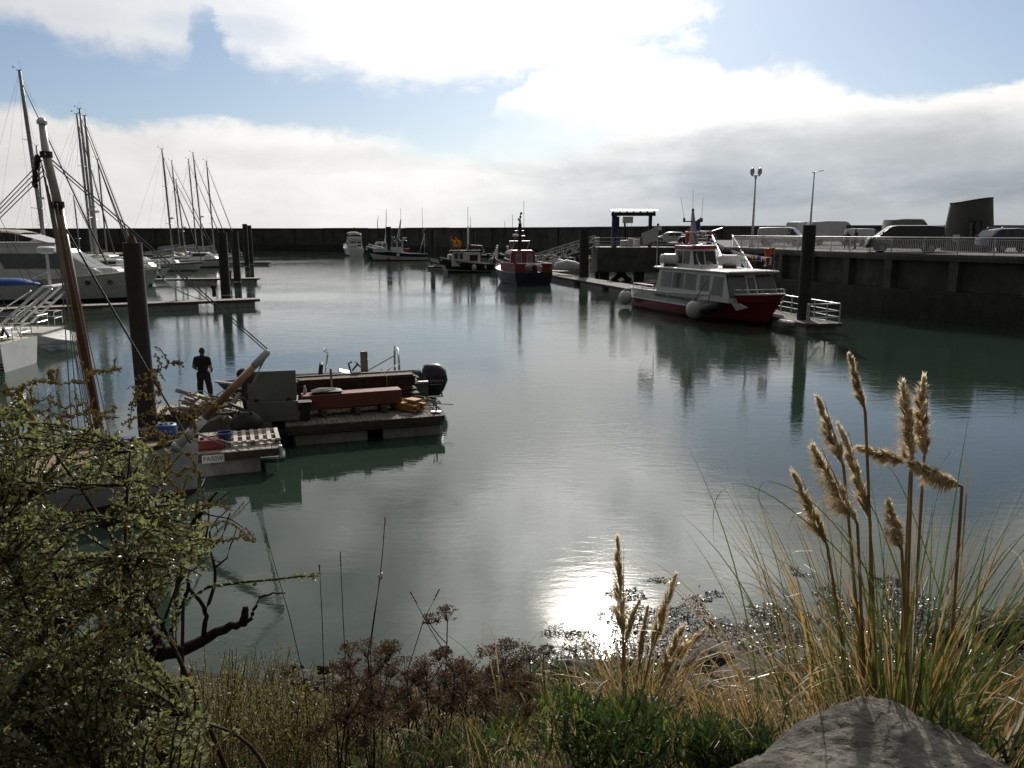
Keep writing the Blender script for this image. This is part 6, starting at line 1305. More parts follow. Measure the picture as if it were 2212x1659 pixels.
vehicle('parked_van', 'black van with sunlit windscreen parked left of the round kiosk', 'van', 1950, 60.5, R(164), 5.3, 1.95, VAN, blkp, [[(.66, 1.2), (.81, 1.2), (.73, 1.76), (.66, 1.78)], [(.36, 1.2), (.62, 1.2), (.62, 1.78), (.36, 1.78)], [(.06, 1.2), (.33, 1.2), (.33, 1.78), (.06, 1.75)]], (1.25, 1.85, .80), (1.25, 1.75))
vehicle('parked_van', 'grey green high roof van behind the black van', 'van', 1960, 78, R(4), 4.6, 2.05, HI, gg, [[(.68, 1.55), (.85, 1.55), (.76, 2.25), (.68, 2.25)]], (1.6, 2.5, .83), None)
CAR = [(0, .35), (-.005, .9), (.02, 1.15), (.10, 1.62), (.16, 1.72), (.45, 1.76), (.60, 1.70), (.76, 1.12), (.96, .93), (.995, .7), (1, .35)]
t = vehicle('parked_car', 'dark blue people carrier with roof rails at the right edge of the quay', 'car', 2184, 60, R(8), 4.8, 1.9, CAR, blup, [[(.14, 1.12), (.34, 1.12), (.34, 1.6), (.18, 1.6)], [(.36, 1.12), (.54, 1.12), (.54, 1.62), (.36, 1.61)], [(.56, 1.12), (.72, 1.12), (.62, 1.58), (.56, 1.6)]], (1.15, 1.65, .70), (1.15, 1.6))
for s in (-1, 1): MB().tube([(.8, s*.72, 1.74), (.9, s*.72, 1.82), (2.7, s*.72, 1.83), (2.8, s*.72, 1.74)], .025, 6).build('roof_rail', M['chrome'], t)
t = vehicle('parked_car', 'dark estate car with its tailgate raised behind the excursion boat mast', 'car', 1505, 100, R(172), 4.5, 1.8, [(x, z*.92) for x, z in CAR], blkp, [[(.14, 1.03), (.34, 1.03), (.34, 1.47), (.18, 1.47)], [(.36, 1.03), (.54, 1.03), (.54, 1.49), (.36, 1.48)], [(.56, 1.03), (.72, 1.03), (.62, 1.45), (.56, 1.47)]], (1.06, 1.5, .70), None)
slab([(.45, -.75, 1.58), (.45, .75, 1.58), (-.75, .7, 1.98), (-.75, -.7, 1.98)], .03, .04).build('tailgate', M['galv'], t)
t = vehicle('parked_car', 'silver car parked behind the landing stage railing left of the mast', 'car', 1446, 109, R(172), 4.2, 1.75, [(x, z*.84) for x, z in CAR], vanw, [[(.14, .94), (.34, .94), (.34, 1.34), (.18, 1.34)], [(.36, .94), (.54, .94), (.54, 1.36), (.36, 1.35)]], (.97, 1.38, .70), None)

# ------------------------------------------------------------------ foreground plants
def hit(u, v, up=0.):           # where the photo ray meets the bank
    d = ray(u, v); t = 1.5
    while t < 30:
        p = Vector((d.x*t, d.y*t, CAMH+d.z*t))
        if p.z <= max(gz(p.x, p.y)+up, 0): return p
        t += .03
    return p
def bez(a, b, c, n):
    a, b, c = Vector(a), Vector(b), Vector(c); return [a*(1-t)**2+b*2*t*(1-t)+c*t*t for t in [i/n for i in range(n+1)]]
V3 = Vector
lf1 = leafmat('saltbush_leaf', (.11, .13, .04), (.21, .235, .085), .5, .38, .06, 12)
lf2 = leafmat('saltbush_leaf_yellow', (.16, .17, .03), (.26, .22, .05), .45, .4, .07, 30)
lf3 = leafmat('saltbush_leaf_grey', (.13, .145, .08), (.24, .25, .15), .4, .34, .08, 12)
seedm = leafmat('seed_spike', (.36, .30, .10), (.52, .45, .19), .42, .5, .04, 60, tint=(.6, .52, .24))
seedr = leafmat('seed_spike_red', (.27, .19, .07), (.42, .31, .13), .4, .5, .04, 60, tint=(.5, .38, .18))
twig = mat('grey_brown_twig', (.055, .042, .032), .85, 0, .3, 12, .002, 60, spec=.2); bark = mat('dark_bark', (.035, .028, .023), .9, 0, .35, 10, .006, 40, spec=.2)
gr1 = leafmat('samphire_leaf', (.024, .048, .012), (.055, .095, .022), .38, .4, .05, 14); gr2 = leafmat('samphire_leaf_yellow', (.08, .11, .018), (.15, .17, .03), .45, .4, .05, 14); gr3 = leafmat('dark_green_leaf', (.016, .032, .012), (.035, .06, .018), .35, .4, .06, 14)
dry1 = leafmat('dry_grass_blade', (.20, .13, .05), (.36, .25, .11), .42, .35, .08, 8); dry2 = leafmat('pale_dry_blade', (.34, .30, .2), (.5, .45, .33), .35, .3, .12, 8); dryo = leafmat('orange_dry_blade', (.26, .15, .05), (.40, .25, .09), .45, .4, .05, 8)
pgr = leafmat('pampas_green_blade', (.035, .06, .012), (.075, .11, .022), .4, .35, .09, 8)
plm = leafmat('pampas_plume', (.60, .51, .35), (.76, .67, .49), .64, .6, .02, 10, tint=(1., .88, .66)); stalkm = leafmat('pampas_stalk', (.20, .14, .06), (.36, .26, .12), .25, .4, .07, 6)
umb = leafmat('brown_umbel', (.062, .036, .021), (.125, .073, .04), .35, .5, .05, 30); umst = mat('dark_dead_stem', (.045, .030, .02), .8, 0, .3, 15, spec=.3)

def leaf(mb, p, d, ln, w, k, rr):       # a small folded leaf of two quads
    d = d.normalized(); s = d.cross(V3((rr.uniform(-1, 1), rr.uniform(-1, 1), rr.uniform(-.4, 1)))); s = s.normalized() if s.length > 1e-4 else V3((1, 0, 0)); n = d.cross(s)
    a = p+d*ln*.45; tip = p+d*ln+n*ln*rr.uniform(-.2, .2); c = a+n*w*.18
    o = len(mb.v); mb.v += [tuple(p), tuple(a-s*w/2), tuple(c), tuple(a+s*w/2), tuple(tip)]
    mb.f += [(o, o+2, o+1), (o, o+3, o+2), (o+1, o+2, o+4), (o+2, o+3, o+4)]; mb.m += [k]*4
def bead(mb, p, r, k):
    o = len(mb.v); mb.v += [(p.x+r, p.y, p.z), (p.x-r, p.y, p.z), (p.x, p.y+r, p.z), (p.x, p.y-r, p.z), (p.x, p.y, p.z+r), (p.x, p.y, p.z-r)]
    for a in (0, 1):
        for b in (2, 3):
            for c in (4, 5): mb.f.append((o+a, o+b, o+c)); mb.m.append(k)
def inpoly(u, v, P):
    r = False; j = len(P)-1
    for i in range(len(P)):
        if (P[i][1] > v) != (P[j][1] > v) and u < (P[j][0]-P[i][0])*(v-P[i][1])/(P[j][1]-P[i][1])+P[i][0]: r = not r
        j = i
    return r

def shrub(label, base, poly, holes, nshoot, yr, spikes, seed, leaves=(.022, .04), dens=.014, spine=None):
    rr = random.Random(seed); t = thing('saltbush', label, 'shrub', base, 0)
    B = V3(base); br = MB(); fo = MB(); sp = MB(); limbs = []
    us = [p[0] for p in poly]; vs = [p[1] for p in poly]
    def rnd_tip():
        while True:
            u, v = rr.uniform(min(us), max(us)), rr.uniform(min(vs), max(vs))
            if inpoly(u, v, poly) and not any(((u-h[0])/h[2])**2+((v-h[1])/h[3])**2 < rr.uniform(.6, 1.1) for h in holes): return u, v
    for k in range(13):
        u, v = rnd_tip(); p = PD(u, v, rr.uniform(*yr)); st = B+V3((rr.uniform(-.5, .6), rr.uniform(-.3, .3), 0)); st.z = gz(st.x, st.y)-.05
        L = bez(st, st.lerp(p, .5)+V3((rr.uniform(-.2, .2), rr.uniform(-.2, .2), rr.uniform(.1, .4))), p, 10); limbs += L
        br.tube([q-B for q in L], [.010*(1-i/11)+.003 for i in range(11)], 6)
    for k in range(nshoot):
        u, v = rnd_tip(); p = PD(u, v, rr.uniform(*yr))
        if p.z < gz(p.x, p.y)+.05: continue
        q = min((l for l in limbs), key=lambda l: (l-p).length+max(0, l.z-p.z)*1.2)
        ln = (p-q).length
        if ln > .55: q = p+(q-p)*.55/ln
        pts = bez(q, q.lerp(p, .5)+V3((rr.uniform(-.08, .08), rr.uniform(-.08, .08), rr.uniform(-.02, .1))), p, 5)
        br.tube([x-B for x in pts], [.005, .0045, .004, .0035, .003, .002], 4)
        L = sum((b-a).length for a, b in zip(pts, pts[1:])); n = int(L*.8/dens)+4
        for i in range(n):
            w = .2+.8*(i+rr.random())/n; j = min(4, int(w*5)); x = pts[j].lerp(pts[j+1], w*5-j); d = (pts[j+1]-pts[j]).normalized()
            dv = d*.5+V3((rr.uniform(-1, 1), rr.uniform(-1, 1), rr.uniform(-.5, 1)))
            c = rr.random(); z = rr.uniform(*leaves); leaf(fo, x-B, dv, z, z*rr.uniform(.42, .68), 1 if c < .06 else 2 if c < .35 else 0, rr)
    def spike(P, k, thick=1.):
        br.tube([x-B for x in P], .0022, 4)
        for a, b in zip(P, P[1:]):
            n = max(2, int((b-a).length/.009))
            for i in range(n):
                if rr.random() < .25: continue
                for _ in range(2):
                    x = a.lerp(b, i/n)+V3((rr.uniform(-1, 1), rr.uniform(-1, 1), rr.uniform(-1, 1)))*.009*thick
                    bead(sp, x-B, rr.uniform(.004, .0085)*thick, k if rr.random() < .8 else 1-k)
    for pts in spikes:
        yy = rr.uniform(yr[0], yr[1]); P = [PD(u, v, yy) for u, v in pts]; Q = []
        for i in range(len(P)-1):
            for q in range(4): Q.append(P[i].lerp(P[i+1], q/4)+V3((0, 0, rr.uniform(-.006, .006))))
        Q.append(P[-1]); spike(Q, 0 if rr.random() < .7 else 1)
        for q in Q[2::3]:        # side spikelets
            if rr.random() < .5: d = V3((rr.uniform(-.07, .07), rr.uniform(-.05, .05), rr.uniform(-.05, .07))); spike([q, q+d*.6+V3((0, 0, .02)), q+d], 0, .8)
    for k in range(int(nshoot*.16)):
        u, v = rnd_tip(); p = PD(u, v-20, rr.uniform(*yr))
        if p.z < gz(p.x, p.y)+.25: continue
        d = V3((rr.uniform(-.14, .18), rr.uniform(-.1, .1), rr.uniform(.02, .14))); spike([p, p+d*.6+V3((0, 0, .03)), p+d+V3((0, 0, -.02))], 0 if rr.random() < .6 else 1, .85)
    br.build('branch', twig, t, 180); fo.build('foliage', [lf1, lf2, lf3], t); sp.build('seed_spikes', [seedm, seedr], t)
    return t
POLY = [(-60, 900), (10, 915), (60, 880), (130, 905), (190, 945), (260, 930), (300, 950), (330, 985), (372, 960), (392, 1000), (390, 1060), (440, 1100), (470, 1160), (470, 1215), (440, 1260), (380, 1270), (345, 1340), (300, 1420), (250, 1500), (180, 1560), (60, 1640), (-60, 1680)]
SPK = [[(392, 787), (372, 783), (350, 795), (322, 805), (300, 845), (292, 880)], [(345, 850), (320, 858), (296, 845), (285, 870), (280, 930)], [(260, 798), (232, 803), (205, 803), (185, 808)], [(198, 810), (180, 822), (150, 826), (112, 828), (80, 822), (50, 832)],
 [(112, 828), (108, 812), (116, 800)], [(50, 832), (40, 842), (20, 850), (0, 845)], [(150, 905), (140, 880), (100, 862), (60, 868), (20, 880)], [(330, 815), (338, 830), (345, 850)], [(250, 880), (230, 892), (200, 890), (160, 895), (120, 905)],
 [(430, 905), (425, 890), (440, 876), (462, 872), (482, 885)], [(420, 930), (415, 905), (395, 890), (372, 895)], [(0, 900), (30, 890), (60, 900), (100, 915)], [(160, 845), (170, 870), (165, 900)], [(70, 905), (55, 885), (30, 865)], [(200, 920), (185, 900), (195, 880)], [(355, 910), (345, 895), (325, 892), (300, 900)],
 [(440, 1170), (480, 1168), (520, 1160), (550, 1172)], [(395, 1110), (430, 1095), (470, 1090), (500, 1102)], [(420, 1145), (450, 1130), (490, 1128), (530, 1150)], [(230, 1395), (280, 1360), (330, 1350)], [(120, 1440), (200, 1420), (260, 1440)], [(310, 950), (330, 930), (350, 940), (360, 965)], [(380, 1030), (400, 1010), (425, 1015), (437, 1040)]]
shrub('big grey green saltbush with ochre seed spikes filling the lower left', (-1.75, 3.1, gz(-1.75, 3.1)), POLY, [(205, 1080, 105, 46), (95, 1030, 60, 42), (400, 1010, 62, 50), (215, 1165, 50, 48), (330, 1110, 30, 40), (60, 960, 30, 20), (250, 960, 40, 18)], 1150, (2.7, 3.9), SPK, 11, (.016, .036), .0115)
POLY2 = [(-80, 1480), (120, 1400), (300, 1400), (400, 1480), (470, 1560), (460, 1660), (380, 1740), (-80, 1760)]
shrub('lower saltbush mound in the bottom left corner under the dead limbs', (-1.45, 2.75, gz(-1.45, 2.75)), POLY2, [], 620, (2.45, 3.4), [], 23, (.018, .04), .0125)
# right hand leafy branch
POLY3 = [(455, 1255), (560, 1240), (690, 1238), (690, 1256), (560, 1262), (460, 1275)]
def twigbranch(label, pts, y, seed, dens=26):
    rr = random.Random(seed); P = [PD(u, v, y) for u, v in pts]; B = P[0]; t = thing('saltbush', label, 'shrub', B, 0); br = MB(); fo = MB()
    st = V3((B.x-.1, B.y-.2, gz(B.x-.1, B.y-.2)-.05))
    br.tube([st-B, (st-B)*.5+V3((.04, 0, .05))]+[p-B for p in P], [.014, .01]+[.007*(1-i/len(P))+.002 for i in range(len(P))], 5)
    for a, b in zip(P, P[1:]):
        for i in range(dens):
            x = a.lerp(b, rr.random()); d = (b-a).normalized()*.5+V3((rr.uniform(-1, 1), rr.uniform(-1, 1), rr.uniform(-.6, 1))); z = rr.uniform(.014, .032); leaf(fo, x-B+V3((rr.uniform(-1, 1), rr.uniform(-1, 1), rr.uniform(-1, 1)))*.012, d, z, z*.55, rr.choice([0, 0, 2, 2]), rr)
    br.build('branch', twig, t, 180); fo.build('foliage', [lf1, lf2, lf3], t)
twigbranch('single leafy saltbush branch reaching right over the water', [(395, 1300), (450, 1268), (520, 1258), (590, 1252), (650, 1245), (688, 1244)], 3.7, 5)
for i, (u0, v0, u1, v1, n, lab) in enumerate(((560, 1560, 575, 1395, 70, 'feathery olive shrub under the dead branch'), (640, 1580, 655, 1435, 50, 'smaller feathery olive shrub right of the dead branch'), (470, 1560, 490, 1395, 60, 'olive shrub at the foot of the dead trunk'), (735, 1600, 720, 1420, 50, 'wispy olive shrub left of the brown umbels'), (420, 1600, 395, 1480, 50, 'low olive shrub below the dead trunk'), (610, 1640, 600, 1500, 60, 'olive shrub at the bottom left of the bank'))):
    rr = random.Random(40+i); yb_ = 4.6-.25*(i % 3); a = PD(u0, v0, yb_); a.z = gz(a.x, a.y); t = thing('olive_shrub', lab, 'shrub', a, 0); br = MB(); fo = MB()
    for k in range(n):
        u = u1+rr.gauss(0, 46); v = v1+abs(rr.gauss(0, 75)); tip = PD(u, v, yb_+rr.uniform(-.3, .3))
        if tip.z < a.z+.08: continue
        o0 = V3((rr.gauss(0, .09), rr.gauss(0, .08), 0)); P = bez(o0, o0.lerp(tip-a, .5)+V3((rr.uniform(-.14, .14), rr.uniform(-.1, .1), rr.uniform(-.03, .06))), tip-a, 6); br.tube(P, .0016, 3)
        for j in range(44):
            w = .3+.7*rr.random(); q = min(5, int(w*6)); x = P[q].lerp(P[q+1], w*6-q)+V3((rr.gauss(0, 1), rr.gauss(0, 1), rr.gauss(0, 1)))*.022; leaf(fo, x, V3((rr.uniform(-1, 1), rr.uniform(-1, 1), rr.uniform(-.2, 1.2))), rr.uniform(.014, .032), rr.uniform(.004, .009), rr.choice([0, 0, 1]), rr)
    br.build('stem', twig, t); fo.build('foliage', [leafmat('olive_leaf', (.10, .085, .03), (.21, .17, .065), .4, .4, .06, 20), lf2], t)
# dead limbs
t = thing('dead_shrub', 'dark dead trunk with bare forked branches leaning over the water', 'dead shrub', hit(250, 1500)+V3((0, 0, 0)), 0); B = V3(t.location); yd = 3.75
def limb(pts, r0, r1, m=bark, nm='branch'):
    P = [PD(u, v, yd) for u, v in pts]; Q = []
    for i in range(len(P)-1):
        for q in range(3): Q.append(P[i].lerp(P[i+1], q/3)+V3((rnd.uniform(-1, 1), rnd.uniform(-1, 1), rnd.uniform(-1, 1)))*.005*(r0/.03)**.5)
    Q.append(P[-1]); n = len(Q); MB().tube([x-B for x in Q], [r0+(r1-r0)*i/(n-1) for i in range(n)], 9).build(nm, m, t, 180)
limb([(40, 1640), (150, 1530), (250, 1462), (330, 1420), (400, 1400), (450, 1375), (500, 1352), (528, 1345)], .055, .016, nm='trunk')
limb([(525, 1348), (528, 1322), (530, 1310)], .022, .014); limb([(515, 1350), (545, 1335), (548, 1318), (562, 1290), (590, 1282), (617, 1281)], .012, .003)
limb([(352, 1412), (330, 1370), (302, 1325)], .03, .02); limb([(300, 1450), (315, 1425), (350, 1405)], .03, .04)
limb([(364, 1378), (380, 1345), (378, 1300), (390, 1240), (383, 1190), (400, 1160), (420, 1120), (455, 1080), (470, 1062)], .016, .005); limb([(376, 1340), (398, 1300), (408, 1262), (400, 1225), (412, 1180), (408, 1140)], .013, .004)
limb([(440, 1370), (446, 1330), (440, 1310), (408, 1268)], .013, .009); limb([(444, 1320), (462, 1270), (466, 1230), (455, 1190), (480, 1160), (497, 1108)], .010, .003); limb([(466, 1225), (490, 1205), (512, 1138)], .006, .002); limb([(455, 1190), (452, 1150), (470, 1120), (500, 1095)], .006, .002); limb([(270, 1455), (245, 1420), (235, 1400)], .012, .006); limb([(440, 1180), (452, 1120), (450, 1090)], .006, .002)
limb([(420, 1120), (460, 1090), (500, 1060)], .006, .002); limb([(320, 1420), (305, 1385), (290, 1350)], .014, .008); limb([(415, 1135), (440, 1110), (495, 1120), (525, 1140)], .005, .002)
# ------------------------------------------------------------------ pampas grass
def plume(mb, tip, base, w, rr, n=900):
    tip, base = V3(tip), V3(base); ax = tip-base; L = ax.length; d = ax.normalized(); x, y = basis(d); drp = V3((0, 0, -1)); wind = V3((-1, .2, 0))
    sg = rr.uniform(-1, 1); bend = (x*rr.uniform(-1, 1)+wind*.5)*L*.07
    def axis(s): return base+ax*s+bend*math.sin(PI*s*.9)+(wind*.5+drp*.5)*L*.09*s**3
    nb = 110; B_ = []
    for i in range(nb):
        s = (i+rr.random())/nb*.96; a = rr.uniform(0, 2*PI); o = x*math.cos(a)+y*math.sin(a)+wind*.22; B_.append((s, o, rr.uniform(.65, 1.25)))
    for k in range(n):
        s, o, q = rr.choice(B_); s = min(.99, max(0, s+rr.gauss(0, .012))); env = w*q*(min(1, s*4+.3))*(1-s)**.62; t_ = rr.random()
        r0 = axis(s)+o*env*.25*t_+d*L*.05*t_; fl = L*rr.uniform(.10, .24)*(1-.4*s)*q
        jit = V3((rr.gauss(0, 1), rr.gauss(0, 1), rr.gauss(0, 1)))*w*.12
        p1 = r0+o*env*.55+d*fl*.55+jit*.5; p2 = r0+o*env*rr.uniform(.8, 1.3)+d*fl*.9+jit+drp*env*rr.uniform(.1, .7); wd = rr.uniform(.001, .0024); sd_ = d.cross(o).normalized()*wd+V3((wd*.6, 0, 0))
        v0 = len(mb.v); mb.v += [tuple(r0-sd_), tuple(r0+sd_), tuple(p1+sd_), tuple(p1-sd_), tuple(p2)]; mb.f += [(v0, v0+1, v0+2, v0+3), (v0+3, v0+2, v0+4)]; mb.m += [0, 0]
def pampas(label, base, plumes, nblade, spread, hgt, seed, y, green=.3, longs=()):
    rr = random.Random(seed); B = V3(base); t = thing('pampas_grass', label, 'pampas grass', B, 0, 'pampas grass clumps')
    for (tu, tv, bu, bv, ru, rv, w, yy) in plumes:
        tip = PD(tu, tv, y+yy); pb_ = PD(bu, bv, y+yy*.8); rt = V3((PD(ru, rv, y).x, y+yy*.5+rr.uniform(-.1, .1), 0)); rt.z = gz(rt.x, rt.y)-.03
        mid = pb_.lerp(rt, .5)+V3((rr.uniform(-.02, .02), 0, 0)); P = bez(rt, pb_*2*.5+(rt-pb_)*.45+V3((0, 0, .05)), pb_, 8)
        st = MB(); st.tube([p-B for p in P]+[pb_.lerp(tip, .5)-B, pb_.lerp(tip, .95)-B], [.0085]*5+[.0065]*4+[.003, .001], 6); st.build('stalk', stalkm, t, 180)
        mb = MB(); plume(mb, tip-B, pb_-B, w*.98*y/4.5, rr, 1900); mb.build('plume', plm, t)
    mbs = MB()
    for k in range(nblade):
        a = rr.uniform(0, 2*PI); r = min(.27, abs(rr.gauss(0, .16)))*spread; st = V3((r*math.cos(a), r*math.sin(a), -.05)); g_ = gz(B.x+st.x, B.y+st.y)-B.z-.03; st.z = g_
        L = hgt*rr.uniform(.35, 1.05); oa = a+rr.uniform(-.7, .7); out = V3((math.cos(oa), math.sin(oa)*.8, 0)); lean = rr.uniform(.12, .95)
        up = V3((0, 0, 1)); e = 1 if rr.random() < green else 0
        if e: lean *= .6
        P = []; pos = st.copy(); n = 11; th_ = .12+lean*.25; curl = lean*rr.uniform(1.0, 3.6)
        for i in range(n+1):
            P.append(pos.copy()); w_ = i/n; th = th_+curl*w_**1.7; pos = pos+(out*math.sin(th)+up*math.cos(th))*(L/n)
            if B.z+pos.z < gz(B.x+pos.x, B.y+pos.y)+.01: pos.z = gz(B.x+pos.x, B.y+pos.y)-B.z+.01
        mbs.blade(P, rr.uniform(.006, .0125), (out.y, -out.x, rr.uniform(-.3, .3)) if False else None, 1 if e else (2 if rr.random() < .35 else (3 if rr.random() < .25 else 0)))
    for pts, w_, k in longs:
        yy = y+rr.uniform(-.25, .25); C = [PD(u, v, yy) for u, v in pts]; Q = []
        for i in range(len(C)-1):
            p0 = C[max(i-1, 0)]; p1 = C[i]; p2 = C[i+1]; p3 = C[min(i+2, len(C)-1)]
            for q in range(5):
                s = q/5; Q.append(.5*((2*p1)+(p2-p0)*s+(2*p0-5*p1+4*p2-p3)*s*s+(3*p1-p0-3*p2+p3)*s**3)-B)
        Q.append(C[-1]-B); mbs.blade(Q, w_, None, k)
    mbs.build('blades', [dry1, pgr, dryo, dry2], t)
    return t
yp = 3.4
PR = [(1845, 765, 1869, 891, 1915, 1490, .040, .1), (1779, 860, 1822, 1008, 1880, 1490, .055, .0), (1772, 962, 1852, 1133, 1872, 1500, .085, -.15), (1829, 920, 1880, 1128, 1890, 1500, .055, .1), (1960, 826, 1969, 1020, 1950, 1500, .075, .0), (2006, 822, 1996, 992, 1965, 1500, .075, .1),
 (1862, 966, 1967, 1000, 1960, 1500, .055, .15), (1976, 996, 2078, 1052, 2070, 1480, .07, -.1), (1727, 1020, 1787, 1180, 1850, 1500, .060, -.1), (1926, 1078, 1948, 1190, 1945, 1510, .055, -.25)]
LG = [([(1960, 1480), (1850, 1240), (1720, 1110), (1620, 1050), (1560, 1060), (1541, 1110), (1543, 1180)], .007, 1), ([(1990, 1490), (1870, 1230), (1760, 1090), (1660, 1040), (1640, 1080), (1680, 1130)], .006, 1), ([(1900, 1480), (1850, 1200), (1790, 1120), (1720, 1110), (1700, 1160)], .007, 0), ([(2080, 1450), (2020, 1250), (1960, 1080), (1920, 1010), (1895, 1030)], .008, 1),
 ([(2085, 1440), (2120, 1280), (2160, 1190), (2200, 1200), (2210, 1240), (2180, 1240), (2130, 1265)], .009, 3), ([(2070, 1300), (2085, 1100), (2090, 1020), (2060, 975), (2036, 1000)], .008, 0), ([(1880, 1490), (1800, 1230), (1730, 1190), (1690, 1220), (1680, 1280)], .008, 3), ([(1890, 1480), (1780, 1300), (1700, 1290), (1690, 1330)], .008, 0), ([(2100, 1430), (2110, 1280), (2135, 1150)], .011, 1), ([(2110, 1450), (2150, 1350), (2170, 1290), (2190, 1310)], .010, 3), ([(1880, 1480), (1840, 1350), (1790, 1190), (1760, 1120)], .012, 1), ([(1900, 1480), (1830, 1290), (1778, 1170)], .012, 1), ([(2000, 1480), (1960, 1300), (1900, 1130), (1860, 1060)], .011, 1)]
pampas('tall pampas grass with ten plumes behind the boulder at right', (PD(1945, 1500, yp).x, yp, gz(PD(1945, 1500, yp).x, yp)), PR, 600, 2.3, 1.55, 3, yp, .45, LG)
ym = 4.4
PM = [(1348, 1165, 1346, 1380, 1345, 1620, .065, 0), (1468, 1240, 1406, 1412, 1370, 1620, .055, .1), (1387, 1297, 1350, 1390, 1352, 1620, .03, .15), (1406, 1312, 1380, 1442, 1365, 1620, .03, .1), (1487, 1354, 1424, 1490, 1390, 1630, .06, -.1), (1528, 1358, 1455, 1428, 1395, 1620, .045, .1), (1480, 1503, 1425, 1565, 1395, 1640, .04, -.2)]
LM = [([(1370, 1600), (1300, 1450), (1210, 1370), (1160, 1370), (1130, 1420)], .007, 0), ([(1085, 1560), (1075, 1430), (1065, 1370), (1045, 1345), (1042, 1400)], .010, 0), ([(1040, 1500), (1020, 1420), (960, 1370), (900, 1365), (860, 1400)], .006, 1), ([(1010, 1500), (940, 1380), (870, 1340), (830, 1370)], .005, 1), ([(1080, 1560), (1062, 1440), (1040, 1390), (1000, 1385)], .009, 0)]
pampas('smaller pampas grass with seven plumes at the sunlit water edge', (PD(1378, 1600, ym).x, ym, gz(PD(1378, 1600, ym).x, ym)), PM, 300, 1.5, .85, 6, ym, .12, LM)
yk = 4.8
pampas('low dry tussock left of the tall pampas grass', (PD(1720, 1490, yk).x, yk, gz(PD(1720, 1490, yk).x, yk)), [], 300, 2.0, .85, 9, yk, .15)
pampas('low dry tussock with one thin plume between umbels and small pampas', (PD(1170, 1560, 4.6).x, 4.6, gz(PD(1170, 1560, 4.6).x, 4.6)), [(1179, 1412, 1177, 1490, 1175, 1600, .018, 0)], 110, 1.5, .55, 12, 4.6, .1)
yk = 3.9
pampas('dry tussock spreading in front of the shoreline slabs', (PD(1600, 1600, yk).x, yk, gz(PD(1600, 1600, yk).x, yk)), [], 200, 2.2, .5, 15, yk, .3)
pampas('green edged tussock at the right end of the bank', (PD(2150, 1500, 4.4).x, 4.4, gz(PD(2150, 1500, 4.4).x, 4.4)), [], 190, 1.8, .8, 17, 4.4, .6)
# ------------------------------------------------------------------ brown umbels and grass stalks
UG = 'dead brown umbel plants on the bank'
def umbel(u, v, y, wpx, seed, label):
    rr = random.Random(seed); top = PD(u, v, y); bx = top.x+rr.uniform(-.1, .1); b0 = V3((bx, y+rr.uniform(-.1, .1), 0)); b0.z = gz(b0.x, b0.y); R_ = wpx/FPX*y*.5
    if top.z < b0.z+.12: top.z = b0.z+.15
    t = thing('umbel_plant', label, 'dead plant', b0, 0, UG); br = MB(); hd_ = MB(); P = bez(V3((0, 0, 0)), (top-b0)*.5+V3((rr.uniform(-.04, .04), 0, 0)), top-b0-V3((0, 0, R_*.8)), 6); br.tube(P, [.006, .0058, .0055, .005, .0045, .004, .0035], 5)
    heads = [(P[-1], top-b0, R_)]
    for k in range(rr.randint(2, 4)):
        j = rr.randint(2, 5); a = rr.uniform(0, 6.28); e = P[j]+V3((math.cos(a)*.12, math.sin(a)*.12, rr.uniform(.08, .2))); br.tube([P[j], P[j].lerp(e, .5)+V3((0, 0, -.01)), e], .003, 4); heads.append((e, e+V3((0, 0, .04)), R_*rr.uniform(.55, .85)))
    for o_, c, r in heads:
        hd_ = MB()
        for k in range(20):
            a = rr.uniform(0, 6.28); q = math.sqrt(rr.random())*r; e = c+V3((q*math.cos(a), q*math.sin(a), r*.35*(1-(q/r)**2)-.2*r+rr.uniform(-.1, .1)*r)); br.tube([o_, e], .0013, 3)
            for i in range(12):
                x = e+V3((rr.uniform(-1, 1), rr.uniform(-1, 1), rr.uniform(-.5, .8)))*r*.24; leaf(hd_, x, V3((rr.uniform(-1, 1), rr.uniform(-1, 1), rr.uniform(-.3, 1))), rr.uniform(.009, .018), rr.uniform(.006, .012), 0, rr)
        hd_.build('flower_head', umb, t)
    br.build('stem', umst, t); return t
umbel(966, 1322, 4.6, 60, 1, 'tallest dead brown umbel standing clear against the water')
rr = random.Random(77)
UM = [(752, 1402), (790, 1398), (838, 1408), (872, 1432), (820, 1445), (765, 1450), (925, 1440), (945, 1462), (985, 1432), (1010, 1445), (1092, 1400), (1118, 1402), (1150, 1412), (1060, 1450), (1090, 1440), (1075, 1480), (1110, 1470), (1030, 1480), (880, 1480), (840, 1500), (800, 1490), (745, 1500), (960, 1500), (900, 1520), (1000, 1520), (1050, 1540), (1100, 1525), (1140, 1500), (850, 1550), (790, 1550), (720, 1540), (935, 1560), (640, 1540), (590, 1560), (1130, 1560), (1650, 1560), (1690, 1585), (1745, 1560), (2120, 1400), (2180, 1420), (2060, 1430), (520, 1590), (440, 1530), (480, 1570)]
for i, (u, v) in enumerate(UM): umbel(u+rr.uniform(-6, 6), v, rr.uniform(4.1, 5.0), rr.uniform(56, 86), 100+i, 'dead brown umbel plant in the thicket along the bank')
